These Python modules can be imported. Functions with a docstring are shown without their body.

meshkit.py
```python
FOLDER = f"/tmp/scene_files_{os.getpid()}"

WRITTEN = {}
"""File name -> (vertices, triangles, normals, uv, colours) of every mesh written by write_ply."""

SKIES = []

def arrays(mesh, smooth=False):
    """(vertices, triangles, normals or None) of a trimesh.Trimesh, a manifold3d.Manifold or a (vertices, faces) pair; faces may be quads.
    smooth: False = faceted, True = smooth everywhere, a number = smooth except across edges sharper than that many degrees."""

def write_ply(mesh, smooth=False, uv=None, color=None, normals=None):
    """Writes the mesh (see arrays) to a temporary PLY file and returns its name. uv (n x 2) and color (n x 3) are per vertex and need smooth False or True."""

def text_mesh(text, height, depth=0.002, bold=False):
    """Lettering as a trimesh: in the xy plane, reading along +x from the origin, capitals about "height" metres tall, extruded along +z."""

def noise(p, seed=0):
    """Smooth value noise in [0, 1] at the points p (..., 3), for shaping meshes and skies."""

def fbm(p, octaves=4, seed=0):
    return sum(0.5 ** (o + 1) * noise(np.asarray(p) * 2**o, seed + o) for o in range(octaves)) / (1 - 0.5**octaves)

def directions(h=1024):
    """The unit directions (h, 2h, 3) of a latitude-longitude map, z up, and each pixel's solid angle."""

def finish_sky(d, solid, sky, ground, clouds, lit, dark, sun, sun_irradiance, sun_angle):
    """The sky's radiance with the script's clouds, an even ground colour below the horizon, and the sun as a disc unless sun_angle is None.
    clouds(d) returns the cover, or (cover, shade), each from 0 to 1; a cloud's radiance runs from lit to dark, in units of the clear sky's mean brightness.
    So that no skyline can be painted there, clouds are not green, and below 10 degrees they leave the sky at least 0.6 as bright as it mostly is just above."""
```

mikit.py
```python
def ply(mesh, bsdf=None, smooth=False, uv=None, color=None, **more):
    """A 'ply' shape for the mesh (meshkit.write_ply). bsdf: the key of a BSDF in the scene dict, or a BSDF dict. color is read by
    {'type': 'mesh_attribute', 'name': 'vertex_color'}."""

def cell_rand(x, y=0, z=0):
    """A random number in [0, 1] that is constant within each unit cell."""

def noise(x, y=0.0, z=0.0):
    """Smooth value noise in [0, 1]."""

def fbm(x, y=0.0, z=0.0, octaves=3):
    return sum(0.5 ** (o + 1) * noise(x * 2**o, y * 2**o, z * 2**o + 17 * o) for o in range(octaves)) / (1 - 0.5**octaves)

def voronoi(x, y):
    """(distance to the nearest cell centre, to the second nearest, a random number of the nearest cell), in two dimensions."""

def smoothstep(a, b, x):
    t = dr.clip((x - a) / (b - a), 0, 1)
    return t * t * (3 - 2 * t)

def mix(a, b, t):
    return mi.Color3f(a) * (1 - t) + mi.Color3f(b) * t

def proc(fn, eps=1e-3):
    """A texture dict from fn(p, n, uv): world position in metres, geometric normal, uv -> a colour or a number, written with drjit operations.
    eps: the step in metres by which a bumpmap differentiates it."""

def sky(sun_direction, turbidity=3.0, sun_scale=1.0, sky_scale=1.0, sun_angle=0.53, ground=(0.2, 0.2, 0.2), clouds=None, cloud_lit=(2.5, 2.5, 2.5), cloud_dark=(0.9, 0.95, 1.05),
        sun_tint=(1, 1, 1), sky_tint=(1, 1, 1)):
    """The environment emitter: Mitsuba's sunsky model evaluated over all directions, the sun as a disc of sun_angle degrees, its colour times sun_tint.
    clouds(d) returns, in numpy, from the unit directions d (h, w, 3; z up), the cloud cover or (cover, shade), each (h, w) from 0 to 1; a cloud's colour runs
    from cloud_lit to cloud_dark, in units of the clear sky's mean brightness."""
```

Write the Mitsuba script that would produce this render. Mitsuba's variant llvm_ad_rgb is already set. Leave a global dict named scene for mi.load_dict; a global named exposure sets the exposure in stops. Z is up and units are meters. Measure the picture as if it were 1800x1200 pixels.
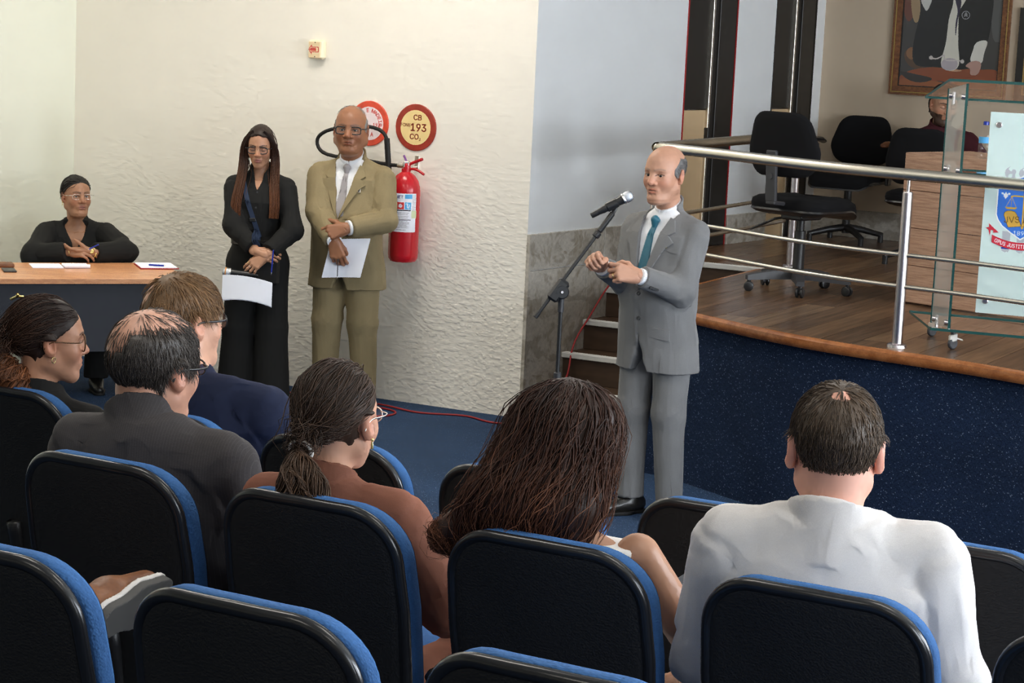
import math, random
import numpy as np, trimesh, mitsuba as mi, mikit, meshkit, manifold3d as m3
from shapely.geometry import Polygon, LineString, Point
from shapely import affinity
from mikit import noise as dnoise, fbm as dfbm, smoothstep as dsm, mix as dmix, cell_rand, proc
import drjit as dr

scene, labels = {}, {}
PI = math.pi
T = mi.ScalarTransform4f
# ------------------------------------------------------------------ camera, lamps, exposure
PITCH, ROLL, EYE = math.radians(8.46), math.radians(2.7), np.array([0, 0, 2.22])
LOOK = np.array([0, math.cos(PITCH), -math.sin(PITCH)])
UPV = math.cos(ROLL) * np.array([0, math.sin(PITCH), math.cos(PITCH)]) - math.sin(ROLL) * np.array([1.0, 0, 0])
scene['camera'] = dict(type='perspective', fov=2 * math.degrees(math.atan(900 / 3760)), fov_axis='x', near_clip=.05, far_clip=100.0,
                       to_world=T().look_at(origin=EYE.tolist(), target=(EYE + LOOK).tolist(), up=UPV.tolist()))
exposure = -0.78
# room axes: U along the front wall (towards the stage), V into the room's depth; O = the front wall's free end
O2, U2, V2 = np.array([.059, 11.972]), np.array([.8863, -.4631]), np.array([.4631, .8863])
def uv(u, v, z=0.0): p = O2 + U2 * u + V2 * v; return np.array([p[0], p[1], z])
CEIL = 3.75
LAMP_WARM, LAMP_COOL, DAY = (1.0, .93, .82), (1.0, .96, .90), (.86, .93, 1.0)
def area(col, k): return {'type': 'area', 'radiance': {'type': 'rgb', 'value': [c * k for c in col]}}
# unseen ceiling lamps: (u, v, half length, half width, strength); unseen windows on the right wall, lighting the side wall and stage
UNSEEN_LAMPS = [(-2.3, -2.0, .62, .30, LAMP_WARM, 12), (-.45, -1.35, .62, .30, LAMP_WARM, 40), (-1.9, -4.8, .62, .30, LAMP_WARM, 22), (.4, -4.8, .62, .30, LAMP_WARM, 22), (3.0, -3.6, .62, .30, LAMP_COOL, 24),
         (2.4, -7.2, .62, .30, LAMP_WARM, 18), (5.0, -7.2, .62, .30, LAMP_WARM, 18), (3.4, -10.5, .62, .30, LAMP_WARM, 16), (6.4, -10.5, .62, .30, LAMP_WARM, 16), (4.8, .8, .62, .30, LAMP_WARM, 1.5)]
UNSEEN_WINDOWS = [(-1.2, 46), (-3.6, 46), (-6.0, 34), (-8.4, 24)]     # v of the centre, strength

# ------------------------------------------------------------------ scene helpers
A_ = lambda *v: np.array(v, float)
used = {}

def numbered(key):
    n = used.get(key, 0); used[key] = n + 1
    return key if n == 0 else f'{key}_{n:03d}'

def tag(key, label=None, cat=None, group=None, kind=None):
    d = labels.setdefault(key, {})
    for k, v in (('label', label), ('category', cat), ('group', group), ('kind', kind)):
        if v: d[k] = v
    return key

def put(key, mesh, bsdf, smooth=False, color=None, uv=None, **more):
    """One entry of the scene: a top-level thing or parent__part."""
    key = numbered(key)
    scene[key] = mikit.ply(mesh, bsdf, smooth=smooth, color=color, uv=uv, **more)
    return key

def part(parent, name, mesh, bsdf, smooth=False, label=None, color=None, **more):
    k = put(parent + '__' + name, mesh, bsdf, smooth, color, **more)
    if label: tag(k, label)
    return k

def thing(name, label, cat, group=None):
    k = numbered(name); tag(k, label, cat, group)
    return k

def cat_m(*ms): return trimesh.util.concatenate([m for m in ms if m is not None])

def xf(m, R=None, t=None, s=None):
    m = m.copy(); v = np.array(m.vertices)
    if s is not None: v = v * np.asarray(s)
    if R is not None: v = v @ np.asarray(R).T
    if t is not None: v = v + np.asarray(t)
    return trimesh.Trimesh(v, m.faces, process=False)

def rotz(a): c, s = math.cos(a), math.sin(a); return A_((c, -s, 0), (s, c, 0), (0, 0, 1)) if 0 else np.array([[c, -s, 0], [s, c, 0], [0, 0, 1.0]])
def rotx(a): c, s = math.cos(a), math.sin(a); return np.array([[1.0, 0, 0], [0, c, -s], [0, s, c]])
def roty(a): c, s = math.cos(a), math.sin(a); return np.array([[c, 0, s], [0, 1.0, 0], [-s, 0, c]])
def unit(v): v = np.asarray(v, float); return v / (np.linalg.norm(v, axis=-1, keepdims=True) + 1e-12)

def box(lo, hi, bev=0.0):
    lo, hi = np.asarray(lo, float), np.asarray(hi, float)
    if bev <= 0:
        m = trimesh.creation.box(hi - lo); m.apply_translation((lo + hi) / 2); return m
    c, h = (lo + hi) / 2, (hi - lo) / 2
    pts = [c + h * s - np.eye(3)[a] * 0 - np.array([bev if k != a else 0 for k in range(3)]) * s
           for a in range(3) for s in np.array(np.meshgrid([-1, 1], [-1, 1], [-1, 1])).reshape(3, -1).T]
    m = m3.Manifold.hull_points(np.array(pts)).to_mesh()
    return trimesh.Trimesh(m.vert_properties[:, :3], m.tri_verts, process=False)

def frame_box(o, ex, ey, ez, bev=0.0):
    """Box spanned by three edge vectors from corner o."""
    ex, ey, ez = map(lambda q: np.asarray(q, float), (ex, ey, ez))
    L = [np.linalg.norm(q) for q in (ex, ey, ez)]
    m = box((0, 0, 0), L, min(bev, min(L) * .45))
    R = np.stack([ex / L[0], ey / L[1], ez / L[2]], 1)
    if np.linalg.det(R) < 0: m.invert()
    return xf(m, R, o)

def tube(path, r, n=12, closed=False, caps=True):
    p = np.asarray(path, float); k = len(p)
    r = np.broadcast_to(np.asarray(r, float), (k,))
    if closed: t = np.roll(p, -1, 0) - np.roll(p, 1, 0)
    else: t = np.gradient(p, axis=0)
    t = unit(t)
    a = np.cross(t[0], [0, 0, 1] if abs(t[0][2]) < .9 else [1, 0, 0]); a = unit(a)
    fr = [a]
    for i in range(1, k):
        a = a - t[i] * (a @ t[i]); a = unit(a); fr.append(a)
    a = np.array(fr); b = np.cross(t, a); th = np.arange(n) * 2 * PI / n
    v = p[:, None] + r[:, None, None] * (np.cos(th)[None, :, None] * a[:, None] + np.sin(th)[None, :, None] * b[:, None])
    v = v.reshape(-1, 3); f = []
    rows = k if closed else k - 1
    i, j = np.meshgrid(np.arange(rows), np.arange(n), indexing='ij')
    i2, j2 = (i + 1) % k, (j + 1) % n
    q = np.stack([i * n + j, i * n + j2, i2 * n + j2, i2 * n + j], -1).reshape(-1, 4)
    f = np.vstack([q[:, [0, 1, 2]], q[:, [0, 2, 3]]])
    if caps and not closed:
        v = np.vstack([v, p[:1], p[-1:]]); c0, c1 = len(v) - 2, len(v) - 1; j = np.arange(n)
        f = np.vstack([f, np.stack([(j + 1) % n, j, j * 0 + c0], 1), np.stack([(k - 1) * n + j, (k - 1) * n + (j + 1) % n, j * 0 + c1], 1)])
    m = trimesh.Trimesh(v, f, process=False)
    return m

def spline(pts, n=40, closed=False):
    from scipy.interpolate import CubicSpline
    p = np.asarray(pts, float)
    if closed: p = np.vstack([p, p[:1]])
    d = np.r_[0, np.cumsum(np.linalg.norm(np.diff(p, axis=0), axis=1) ** .7)]
    cs = CubicSpline(d, p, bc_type='periodic' if closed else 'natural')
    t = np.linspace(0, d[-1], n + (1 if closed else 0))
    return cs(t)[:-1] if closed else cs(t)

def cyl(a, b, r, n=20, bev=0.0, r2=None):
    a, b = np.asarray(a, float), np.asarray(b, float); L = np.linalg.norm(b - a)
    r2 = r if r2 is None else r2
    if bev > 0:
        u = (b - a) / L
        return tube([a, a + u * 1e-4, a + u * bev, b - u * bev, b - u * 1e-4, b], [r - bev, r - bev, r, r2, r2 - bev, r2 - bev], n)
    return tube([a, b], [r, r2], n)

def lathe(prof, n=32, o=(0, 0, 0), axis=(0, 0, 1)):
    """prof: list of (radius, height)."""
    z = unit(np.asarray(axis, float)); x = unit(np.cross(z, [0, 0, 1] if abs(z[2]) < .9 else [1, 0, 0])); y = np.cross(z, x)
    th = np.arange(n) * 2 * PI / n; pr = np.asarray(prof, float); k = len(pr)
    v = (np.asarray(o) + pr[:, 1][:, None, None] * z + pr[:, 0][:, None, None] * (np.cos(th)[None, :, None] * x + np.sin(th)[None, :, None] * y)).reshape(-1, 3)
    i, j = np.meshgrid(np.arange(k - 1), np.arange(n), indexing='ij'); j2 = (j + 1) % n
    q = np.stack([i * n + j, i * n + j2, (i + 1) * n + j2, (i + 1) * n + j], -1).reshape(-1, 4)
    f = np.vstack([q[:, [0, 1, 2]], q[:, [0, 2, 3]]])
    return trimesh.Trimesh(v, f, process=False)

def extrude(poly, h, R=None, t=None, z0=0.0):
    """Polygon (shapely or points) extruded by h along z, then placed."""
    if not isinstance(poly, Polygon) and not hasattr(poly, 'geoms'): poly = Polygon(poly)
    gs = getattr(poly, 'geoms', [poly])
    m = cat_m(*[trimesh.creation.extrude_polygon(g, h, engine='earcut') for g in gs if g.area > 1e-10])
    m.apply_translation((0, 0, z0))
    return xf(m, R, t)

def basis(ex, ey):
    """Rotation whose columns are ex, ey (made orthogonal) and their cross product."""
    x = unit(ex); y = np.asarray(ey, float); y = unit(y - x * (x @ y)); return np.stack([x, y, np.cross(x, y)], 1)

def layers(rings):
    """Closed skin through rings (k, n, 3), capped with fans at both ends."""
    r = np.asarray(rings, float); k, n = r.shape[:2]; v = r.reshape(-1, 3)
    i, j = np.meshgrid(np.arange(k - 1), np.arange(n), indexing='ij'); j2 = (j + 1) % n
    q = np.stack([i * n + j, i * n + j2, (i + 1) * n + j2, (i + 1) * n + j], -1).reshape(-1, 4)
    v = np.vstack([v, r[0].mean(0)[None], r[-1].mean(0)[None]]); c0, c1 = len(v) - 2, len(v) - 1; j = np.arange(n)
    f = np.vstack([q[:, [0, 1, 2]], q[:, [0, 2, 3]], np.stack([(j + 1) % n, j, j * 0 + c0], 1), np.stack([(k - 1) * n + j, (k - 1) * n + (j + 1) % n, j * 0 + c1], 1)])
    m = trimesh.Trimesh(v, f, process=False)
    if m.volume < 0: m.invert()
    return m

# ------------------------------------------------------------------ signed distance modelling
F32 = np.float32
def nrm(p): return np.sqrt(np.einsum('ij,ij->i', p, p))
def rcone(P, a, b, ra, rb):
    a = np.asarray(a, F32); ba = np.asarray(b, F32) - a; pa = P - a
    h = np.clip(pa @ ba / max(float(ba @ ba), 1e-12), 0, 1)
    return nrm(pa - h[:, None] * ba) - (ra + (rb - ra) * h)
def ell(P, c, r, R=None):
    q = P - np.asarray(c, F32)
    if R is not None: q = q @ np.asarray(R, F32)
    r = np.asarray(r, F32); k0 = nrm(q / r); k1 = nrm(q / (r * r))
    return k0 * (k0 - 1) / np.maximum(k1, 1e-6)
def smin(a, b, k):
    h = np.maximum(k - np.abs(a - b), 0) / k
    return np.minimum(a, b) - h * h * k * .25
def smax(a, b, k): return -smin(-a, -b, k)
def chain(P, pts, rs, k=.01):
    d = None
    for i in range(len(pts) - 1):
        e = rcone(P, pts[i], pts[i + 1], rs[i], rs[i + 1]); d = e if d is None else smin(d, e, k)
    return d
def loft(P, o, R, ts, cx, cy, rx, ry, n=2.4):
    """Superelliptic tube along R's third axis from o; profiles over ts (metres)."""
    q = (P - np.asarray(o, F32)) @ np.asarray(R, F32); t = q[:, 2]
    I = lambda a: np.interp(t, ts, np.broadcast_to(a, (len(ts),))).astype(F32)
    rx_, ry_ = I(rx), I(ry); x, y = q[:, 0] - I(cx), q[:, 1] - I(cy)
    k = (np.abs(x / rx_) ** n + np.abs(y / ry_) ** n) ** (1 / n)
    d = (k - 1) * np.minimum(rx_, ry_)
    return np.maximum(d, np.maximum(ts[0] - t, t - ts[-1]))

def sdf_mesh(f, lo, hi, h, newton=1, tol=.10):
    """Surface nets of f on a grid of spacing h; evaluated only near the surface."""
    lo = np.asarray(lo, F32); n = np.ceil((np.asarray(hi) - lo) / (4 * h)).astype(int) + 1
    cx = [lo[a] + (np.arange(n[a]) * 4 + 1.5) * h for a in range(3)]
    G = np.stack(np.meshgrid(*cx, indexing='ij'), -1).reshape(-1, 3).astype(F32)
    c = f(G); act = np.nonzero(np.abs(c) < 6.0 * h)[0]
    val = np.repeat(np.repeat(np.repeat(np.sign(c).reshape(n).astype(F32) * h * 9, 4, 0), 4, 1), 4, 2)
    o = np.stack(np.meshgrid(*[np.arange(4)] * 3, indexing='ij'), -1).reshape(-1, 3)
    ijk = (np.stack(np.unravel_index(act, n), -1) * 4)[:, None] + o[None]
    ijk = ijk.reshape(-1, 3)
    val[tuple(ijk.T)] = f((lo + ijk * h).astype(F32))
    s = val < 0; N = val.shape
    cnt = np.zeros([x - 1 for x in N], np.int8)
    corners = [(a, b, c) for a in (0, 1) for b in (0, 1) for c in (0, 1)]
    for a, b, c in corners: cnt += s[a:N[0] - 1 + a, b:N[1] - 1 + b, c:N[2] - 1 + c]
    cell = np.argwhere((cnt > 0) & (cnt < 8))
    idx = -np.ones(cnt.shape, np.int32); idx[tuple(cell.T)] = np.arange(len(cell))
    cv = np.stack([val[tuple((cell + k).T)] for k in corners], 1)
    acc = np.zeros((len(cell), 3)); m = np.zeros(len(cell)); ca = np.array(corners)
    for i in range(8):
        for j in range(i + 1, 8):
            if np.abs(ca[i] - ca[j]).sum() == 1:
                x = (cv[:, i] < 0) != (cv[:, j] < 0); t = np.where(x, cv[:, i] / np.where(x, cv[:, i] - cv[:, j], 1), 0)
                acc += np.where(x, 1, 0)[:, None] * (ca[i] + t[:, None] * (ca[j] - ca[i])); m += x
    V = lo + (cell + acc / m[:, None]) * h
    Q = []
    for ax in range(3):
        b, c = [(1, 2), (2, 0), (0, 1)][ax]
        sl = [slice(None)] * 3; sl[ax] = slice(0, N[ax] - 1); s0 = s[tuple(sl)]; sl[ax] = slice(1, N[ax]); s1 = s[tuple(sl)]
        e = np.argwhere(s0 != s1); e = e[(e[:, b] > 0) & (e[:, c] > 0) & (e[:, b] < N[b] - 1) & (e[:, c] < N[c] - 1)]
        db, dc = np.eye(3, dtype=int)[b], np.eye(3, dtype=int)[c]
        q = np.stack([idx[tuple((e - db - dc).T)], idx[tuple((e - dc).T)], idx[tuple(e.T)], idx[tuple((e - db).T)]], 1)
        flip = ~s0[tuple(e.T)]; q[flip] = q[flip][:, ::-1]; Q.append(q)
    q = np.vstack(Q); q = q[(q >= 0).all(1)]
    m = trimesh.Trimesh(V, np.vstack([q[:, [0, 1, 2]], q[:, [0, 2, 3]]]), process=False)
    for _ in range(newton):
        d = f(V.astype(F32)); nn = vnorm(m); V = V - nn * np.clip(d, -h, h)[:, None] * .8
        m = trimesh.Trimesh(V, m.faces, process=False)
    return thin(m, h * tol) if tol else m

def thin(m, tol):
    """Fewer triangles where the surface is flat."""
    r = to_m3(m)
    if r.status() != m3.Error.NoError: return m
    r = r.simplify(tol).to_mesh(); return trimesh.Trimesh(r.vert_properties[:, :3], r.tri_verts, process=False)

def vnorm(m):
    v, f = np.asarray(m.vertices), np.asarray(m.faces); n = np.zeros_like(v)
    fn = np.cross(v[f[:, 1]] - v[f[:, 0]], v[f[:, 2]] - v[f[:, 0]])
    for k in range(3): np.add.at(n, f[:, k], fn)
    return unit(n)

def grad(f, P, e=.002):
    P = P.astype(F32); g = np.stack([f(P + np.asarray(v, F32)) - f(P - np.asarray(v, F32)) for v in np.eye(3) * e], -1)
    return unit(g)

def cast(f, O, D, n=26, tmax=1.2):
    """Sphere tracing from O along D."""
    t = np.zeros(len(O), F32); O = O.astype(F32); D = np.broadcast_to(np.asarray(D, F32), O.shape)
    for _ in range(n): t = np.minimum(t + f(O + D * t[:, None]) * .85, tmax)
    return O + D * t[:, None]

def drape(poly, f, to3, D, off=.003, thick=.004, res=.012):
    """A flat polygon (2D) laid on the surface of f: to3(xy) gives the start points, D the direction of travel."""
    m2 = trimesh.creation.triangulate_polygon(poly.segmentize(res), engine='earcut')
    v2, f2 = np.asarray(m2[0], float), np.asarray(m2[1])
    m = trimesh.Trimesh(np.c_[v2, np.zeros(len(v2))], f2, process=False)
    v, ff = trimesh.remesh.subdivide_to_size(m.vertices, m.faces, res * 1.6)
    m = trimesh.Trimesh(v, ff, process=True)
    hit = cast(f, to3(np.asarray(m.vertices)[:, :2]), D); n = grad(f, hit)
    n = unit(n * .4 - np.asarray(D) * .6)
    top, bot = hit + n * (off + thick), hit + n * (off - .004); k = len(top)
    e = m.edges_sorted; u, cnt = np.unique(e, axis=0, return_counts=True)
    keys = {tuple(x) for x in u[cnt == 1]}
    be = np.array([x for x in m.edges if tuple(sorted(x)) in keys])
    side = np.vstack([np.stack([be[:, 0], be[:, 0] + k, be[:, 1]], 1), np.stack([be[:, 1], be[:, 0] + k, be[:, 1] + k], 1)])
    F = np.vstack([m.faces, m.faces[:, ::-1] + k, side])
    r = trimesh.Trimesh(np.vstack([top, bot]), F, process=False)
    if ((np.cross(top[m.faces[:, 1]] - top[m.faces[:, 0]], top[m.faces[:, 2]] - top[m.faces[:, 0]]) * n[m.faces[:, 0]]).sum() < 0): r.invert()
    return r

def to_m3(m):
    return m3.Manifold(m3.Mesh(vert_properties=np.asarray(m.vertices, np.float32), tri_verts=np.asarray(m.faces, np.uint32)))
def union(ms):
    """One continuous mesh of overlapping closed meshes."""
    try:
        r = [to_m3(m) for m in ms]
        if any(x.status() != m3.Error.NoError or x.is_empty() for x in r): raise ValueError
        o = m3.Manifold.batch_boolean(r, m3.OpType.Add).to_mesh()
        return trimesh.Trimesh(o.vert_properties[:, :3], o.tri_verts, process=False)
    except Exception:
        return cat_m(*ms)
# ------------------------------------------------------------------ materials
VC = {'type': 'mesh_attribute', 'name': 'vertex_color'}
def rgb(*c): return {'type': 'rgb', 'value': list(c)}
def prin(col, rough=.5, spec=.5, **k):
    c = rgb(*col) if isinstance(col, (tuple, list)) else col
    return {'type': 'twosided', 'b': {'type': 'principled', 'base_color': c, 'roughness': rough, 'specular': spec, **k}}
def bump(b, fn, scale, eps=1e-3):
    inner = b['b'] if b['type'] == 'twosided' else b
    return {'type': 'twosided', 'b': {'type': 'bumpmap', 'tex': proc(fn, eps), 'scale': scale, 'b': inner}}
def cloth(col, k=.12, f=900, rough=.85, sheen=.25, wide=.10):
    c = mi.Color3f(*col) if 0 else col
    def fn(p, n, uv):
        t = dfbm(p.x * f, p.y * f, p.z * f, 2); u = dfbm(p.x * 9, p.y * 9, p.z * 9, 2)
        return mi.Color3f(*col) * (1 + k * (t - .5) * 2 + wide * (u - .5) * 2)
    return prin(proc(fn), rough, .25, sheen=sheen, sheen_tint=.5)
# ------------------------------------------------------------------ people
def head_fn(o):
    """Head in its own frame: x to the person's right, y forward, z up; chin -0.118, crown +0.116."""
    w, jw, fat, nz = o.get('w', 1.0), o.get('jaw', 1.0), o.get('fat', 0.0), o.get('nose', 1.0)
    mo = o.get('mouth', 0.0)
    def f(P):
        P = P / np.asarray((w, 1, 1), F32); X = P.copy(); X[:, 0] = np.abs(X[:, 0])
        d = ell(X, (0, -.018, .036), (.0735, .094, .082))
        d = smin(d, ell(X, (0, .030, .030), (.058, .062, .066)), .04)                    # forehead
        d = smin(d, ell(X, (0, .030, -.040), (.054 + .008 * fat, .062, .066)), .05)       # face
        d = smin(d, rcone(X, (.048 * jw, -.005, -.058), (.012, .068, -.100), .021 + .010 * fat, .0165), .035)
        d = smin(d, ell(X, (0, .071, -.1), (.022 * jw, .0175, .0165)), .02)               # chin
        if fat > 0: d = smin(d, ell(X, (0, .03, -.108), (.046, .048, .026 * fat + .006)), .03)
        d = smin(d, ell(X, (.041, .056, -.030), (.022, .022, .024)), .025)                # cheek
        d = smin(d, rcone(X, (.008, .088, .024), (.044, .068, .022), .0075, .007), .016)    # brow ridge
        d = smax(d, -ell(X, (.0325, .098, .001), (.0195, .021, .0135)), .012)             # socket
        d = smin(d, ell(X, (.032, .0705, .0), (.0165, .0148, .0132)), .006)               # lids
        d = smin(d, rcone(X, (0, .085, .012), (0, .1085 * 1.0 + .004 * (nz - 1), -.028), .0078 * nz, .0115 * nz), .012)
        d = smin(d, ell(X, (.0125 * nz, .0965, -.0335), (.0085, .0095, .0072)), .007)      # nostril wing
        d = smax(d, -ell(X, (.0065, .102, -.0435), (.0038, .005, .0035)), .004)
        d = smin(d, ell(X, (0, .084, -.064), (.027, .0135, .02)), .014)                    # muzzle
        d = smin(d, rcone(X, (0, .0955, -.0575), (.019, .0865, -.0610), .0058, .003), .005)
        d = smin(d, rcone(X, (0, .0945, -.0695 - mo), (.016, .086, -.0665 - mo * .6), .0064, .0034), .005)
        d = smax(d, -rcone(X, (0, .1025, -.0633 - mo * .4), (.022, .0885, -.0645), .0016 + mo * .6, .001), .003)
        d = smax(d, -rcone(X, (0, .1005, -.083), (.012, .094, -.081), .0035, .002), .008)
        if o.get('eyes', 'open') == 'open': d = smax(d, -ell(X, (.0318, .0885, -.0008), (.0128, .0135, .0046)), .002)
        # ear
        e = ell(X, (.0805, -.012, -.006), (.0095, .0185, .0315), rotx(.18) @ rotz(-.42))
        e = smax(e, -ell(X, (.0905, -.007, -.002), (.0085, .0115, .0205), rotx(.18)), .005)
        e = smin(e, ell(X, (.0775, -.002, -.03), (.006, .008, .0085)), .007)
        e = smin(e, ell(X, (.0775, .002, -.008), (.005, .004, .006)), .005)
        d = smin(d, e, .007)
        return d * min(w, 1.0)
    return f

def skin_colors(V, o):
    """Base colour of skin per vertex, in head frame: lips, brows, stubble, redness."""
    sk = A_(*o['skin']); X = np.abs(V[:, 0]); y, z = V[:, 1], V[:, 2]
    c = np.tile(sk, (len(V), 1)); g = lambda cx, cy, cz, r: np.exp(-(((X - cx) / r[0]) ** 2 + ((y - cy) / r[1]) ** 2 + ((z - cz) / r[2]) ** 2))
    def mixc(w, col): 
        nonlocal c; w = np.clip(w, 0, 1)[:, None]; c = c * (1 - w) + A_(*col) * w
    red = sk * A_(1.12, .78, .72)
    mixc(.55 * g(.04, .07, -.03, (.024, .04, .022)), red); mixc(.6 * g(0, .11, -.028, (.016, .02, .016)), red)
    mixc(.6 * g(.082, -.01, -.005, (.016, .03, .035)), red)
    mixc(.4 * g(.032, .085, -.012, (.016, .02, .007)), sk * .62)                                   # under the eyes
    if o.get('stubble'): mixc(o['stubble'] * np.clip((-.04 - z) / .02, 0, 1) * (y > .0) * (z > -.14), sk * A_(.5, .48, .5))
    if o.get('beard'):
        b = np.clip((-.075 - z) / .006, 0, 1) + g(0, .1, -.05, (.03, .02, .004)) + ((X > .03) & (z < -.045)) * 1.0
        mixc(np.clip(b, 0, 1) * (y > -.01) * (z > -.135) * .9, o['beard'])
    lip = o.get('lip', sk * A_(.86, .55, .52))
    mixc(1.3 * np.maximum(g(0, .098, -.0580, (.021, .03, .0042)), g(0, .098, -.0695, (.018, .03, .0052))) * (y > .078), lip)
    mixc(1.2 * g(0, .1, -.0635, (.023, .04, .0016)) * (y > .07), sk * .25)
    br = o.get('brow', (.05, .035, .03)); t = np.clip((X - .012) / .036, 0, 1)
    zc = .0215 + .008 * np.sin(t * 2.2) - .004 * t
    mixc(o.get('browk', 1.0) * np.exp(-((z - zc) / (.0042 - .0018 * t)) ** 2) * (X > .010) * (X < .052) * (y > .045), br)
    e = np.sqrt(((X - .032) / .0155) ** 2 + ((z + .0004) / .0065) ** 2)
    if o.get('eyes', 'open') == 'open': mixc((e < 1.22) * (y > .07) * (z > -.001) * .8, sk * .22)
    else: mixc(np.exp(-((z + .007 - .004 * ((X - .032) / .015) ** 2) / .0017) ** 2) * (np.abs(X - .032) < .0165) * (y > .07), (.03, .02, .02))
    return np.clip(c, 0, 1)

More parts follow.
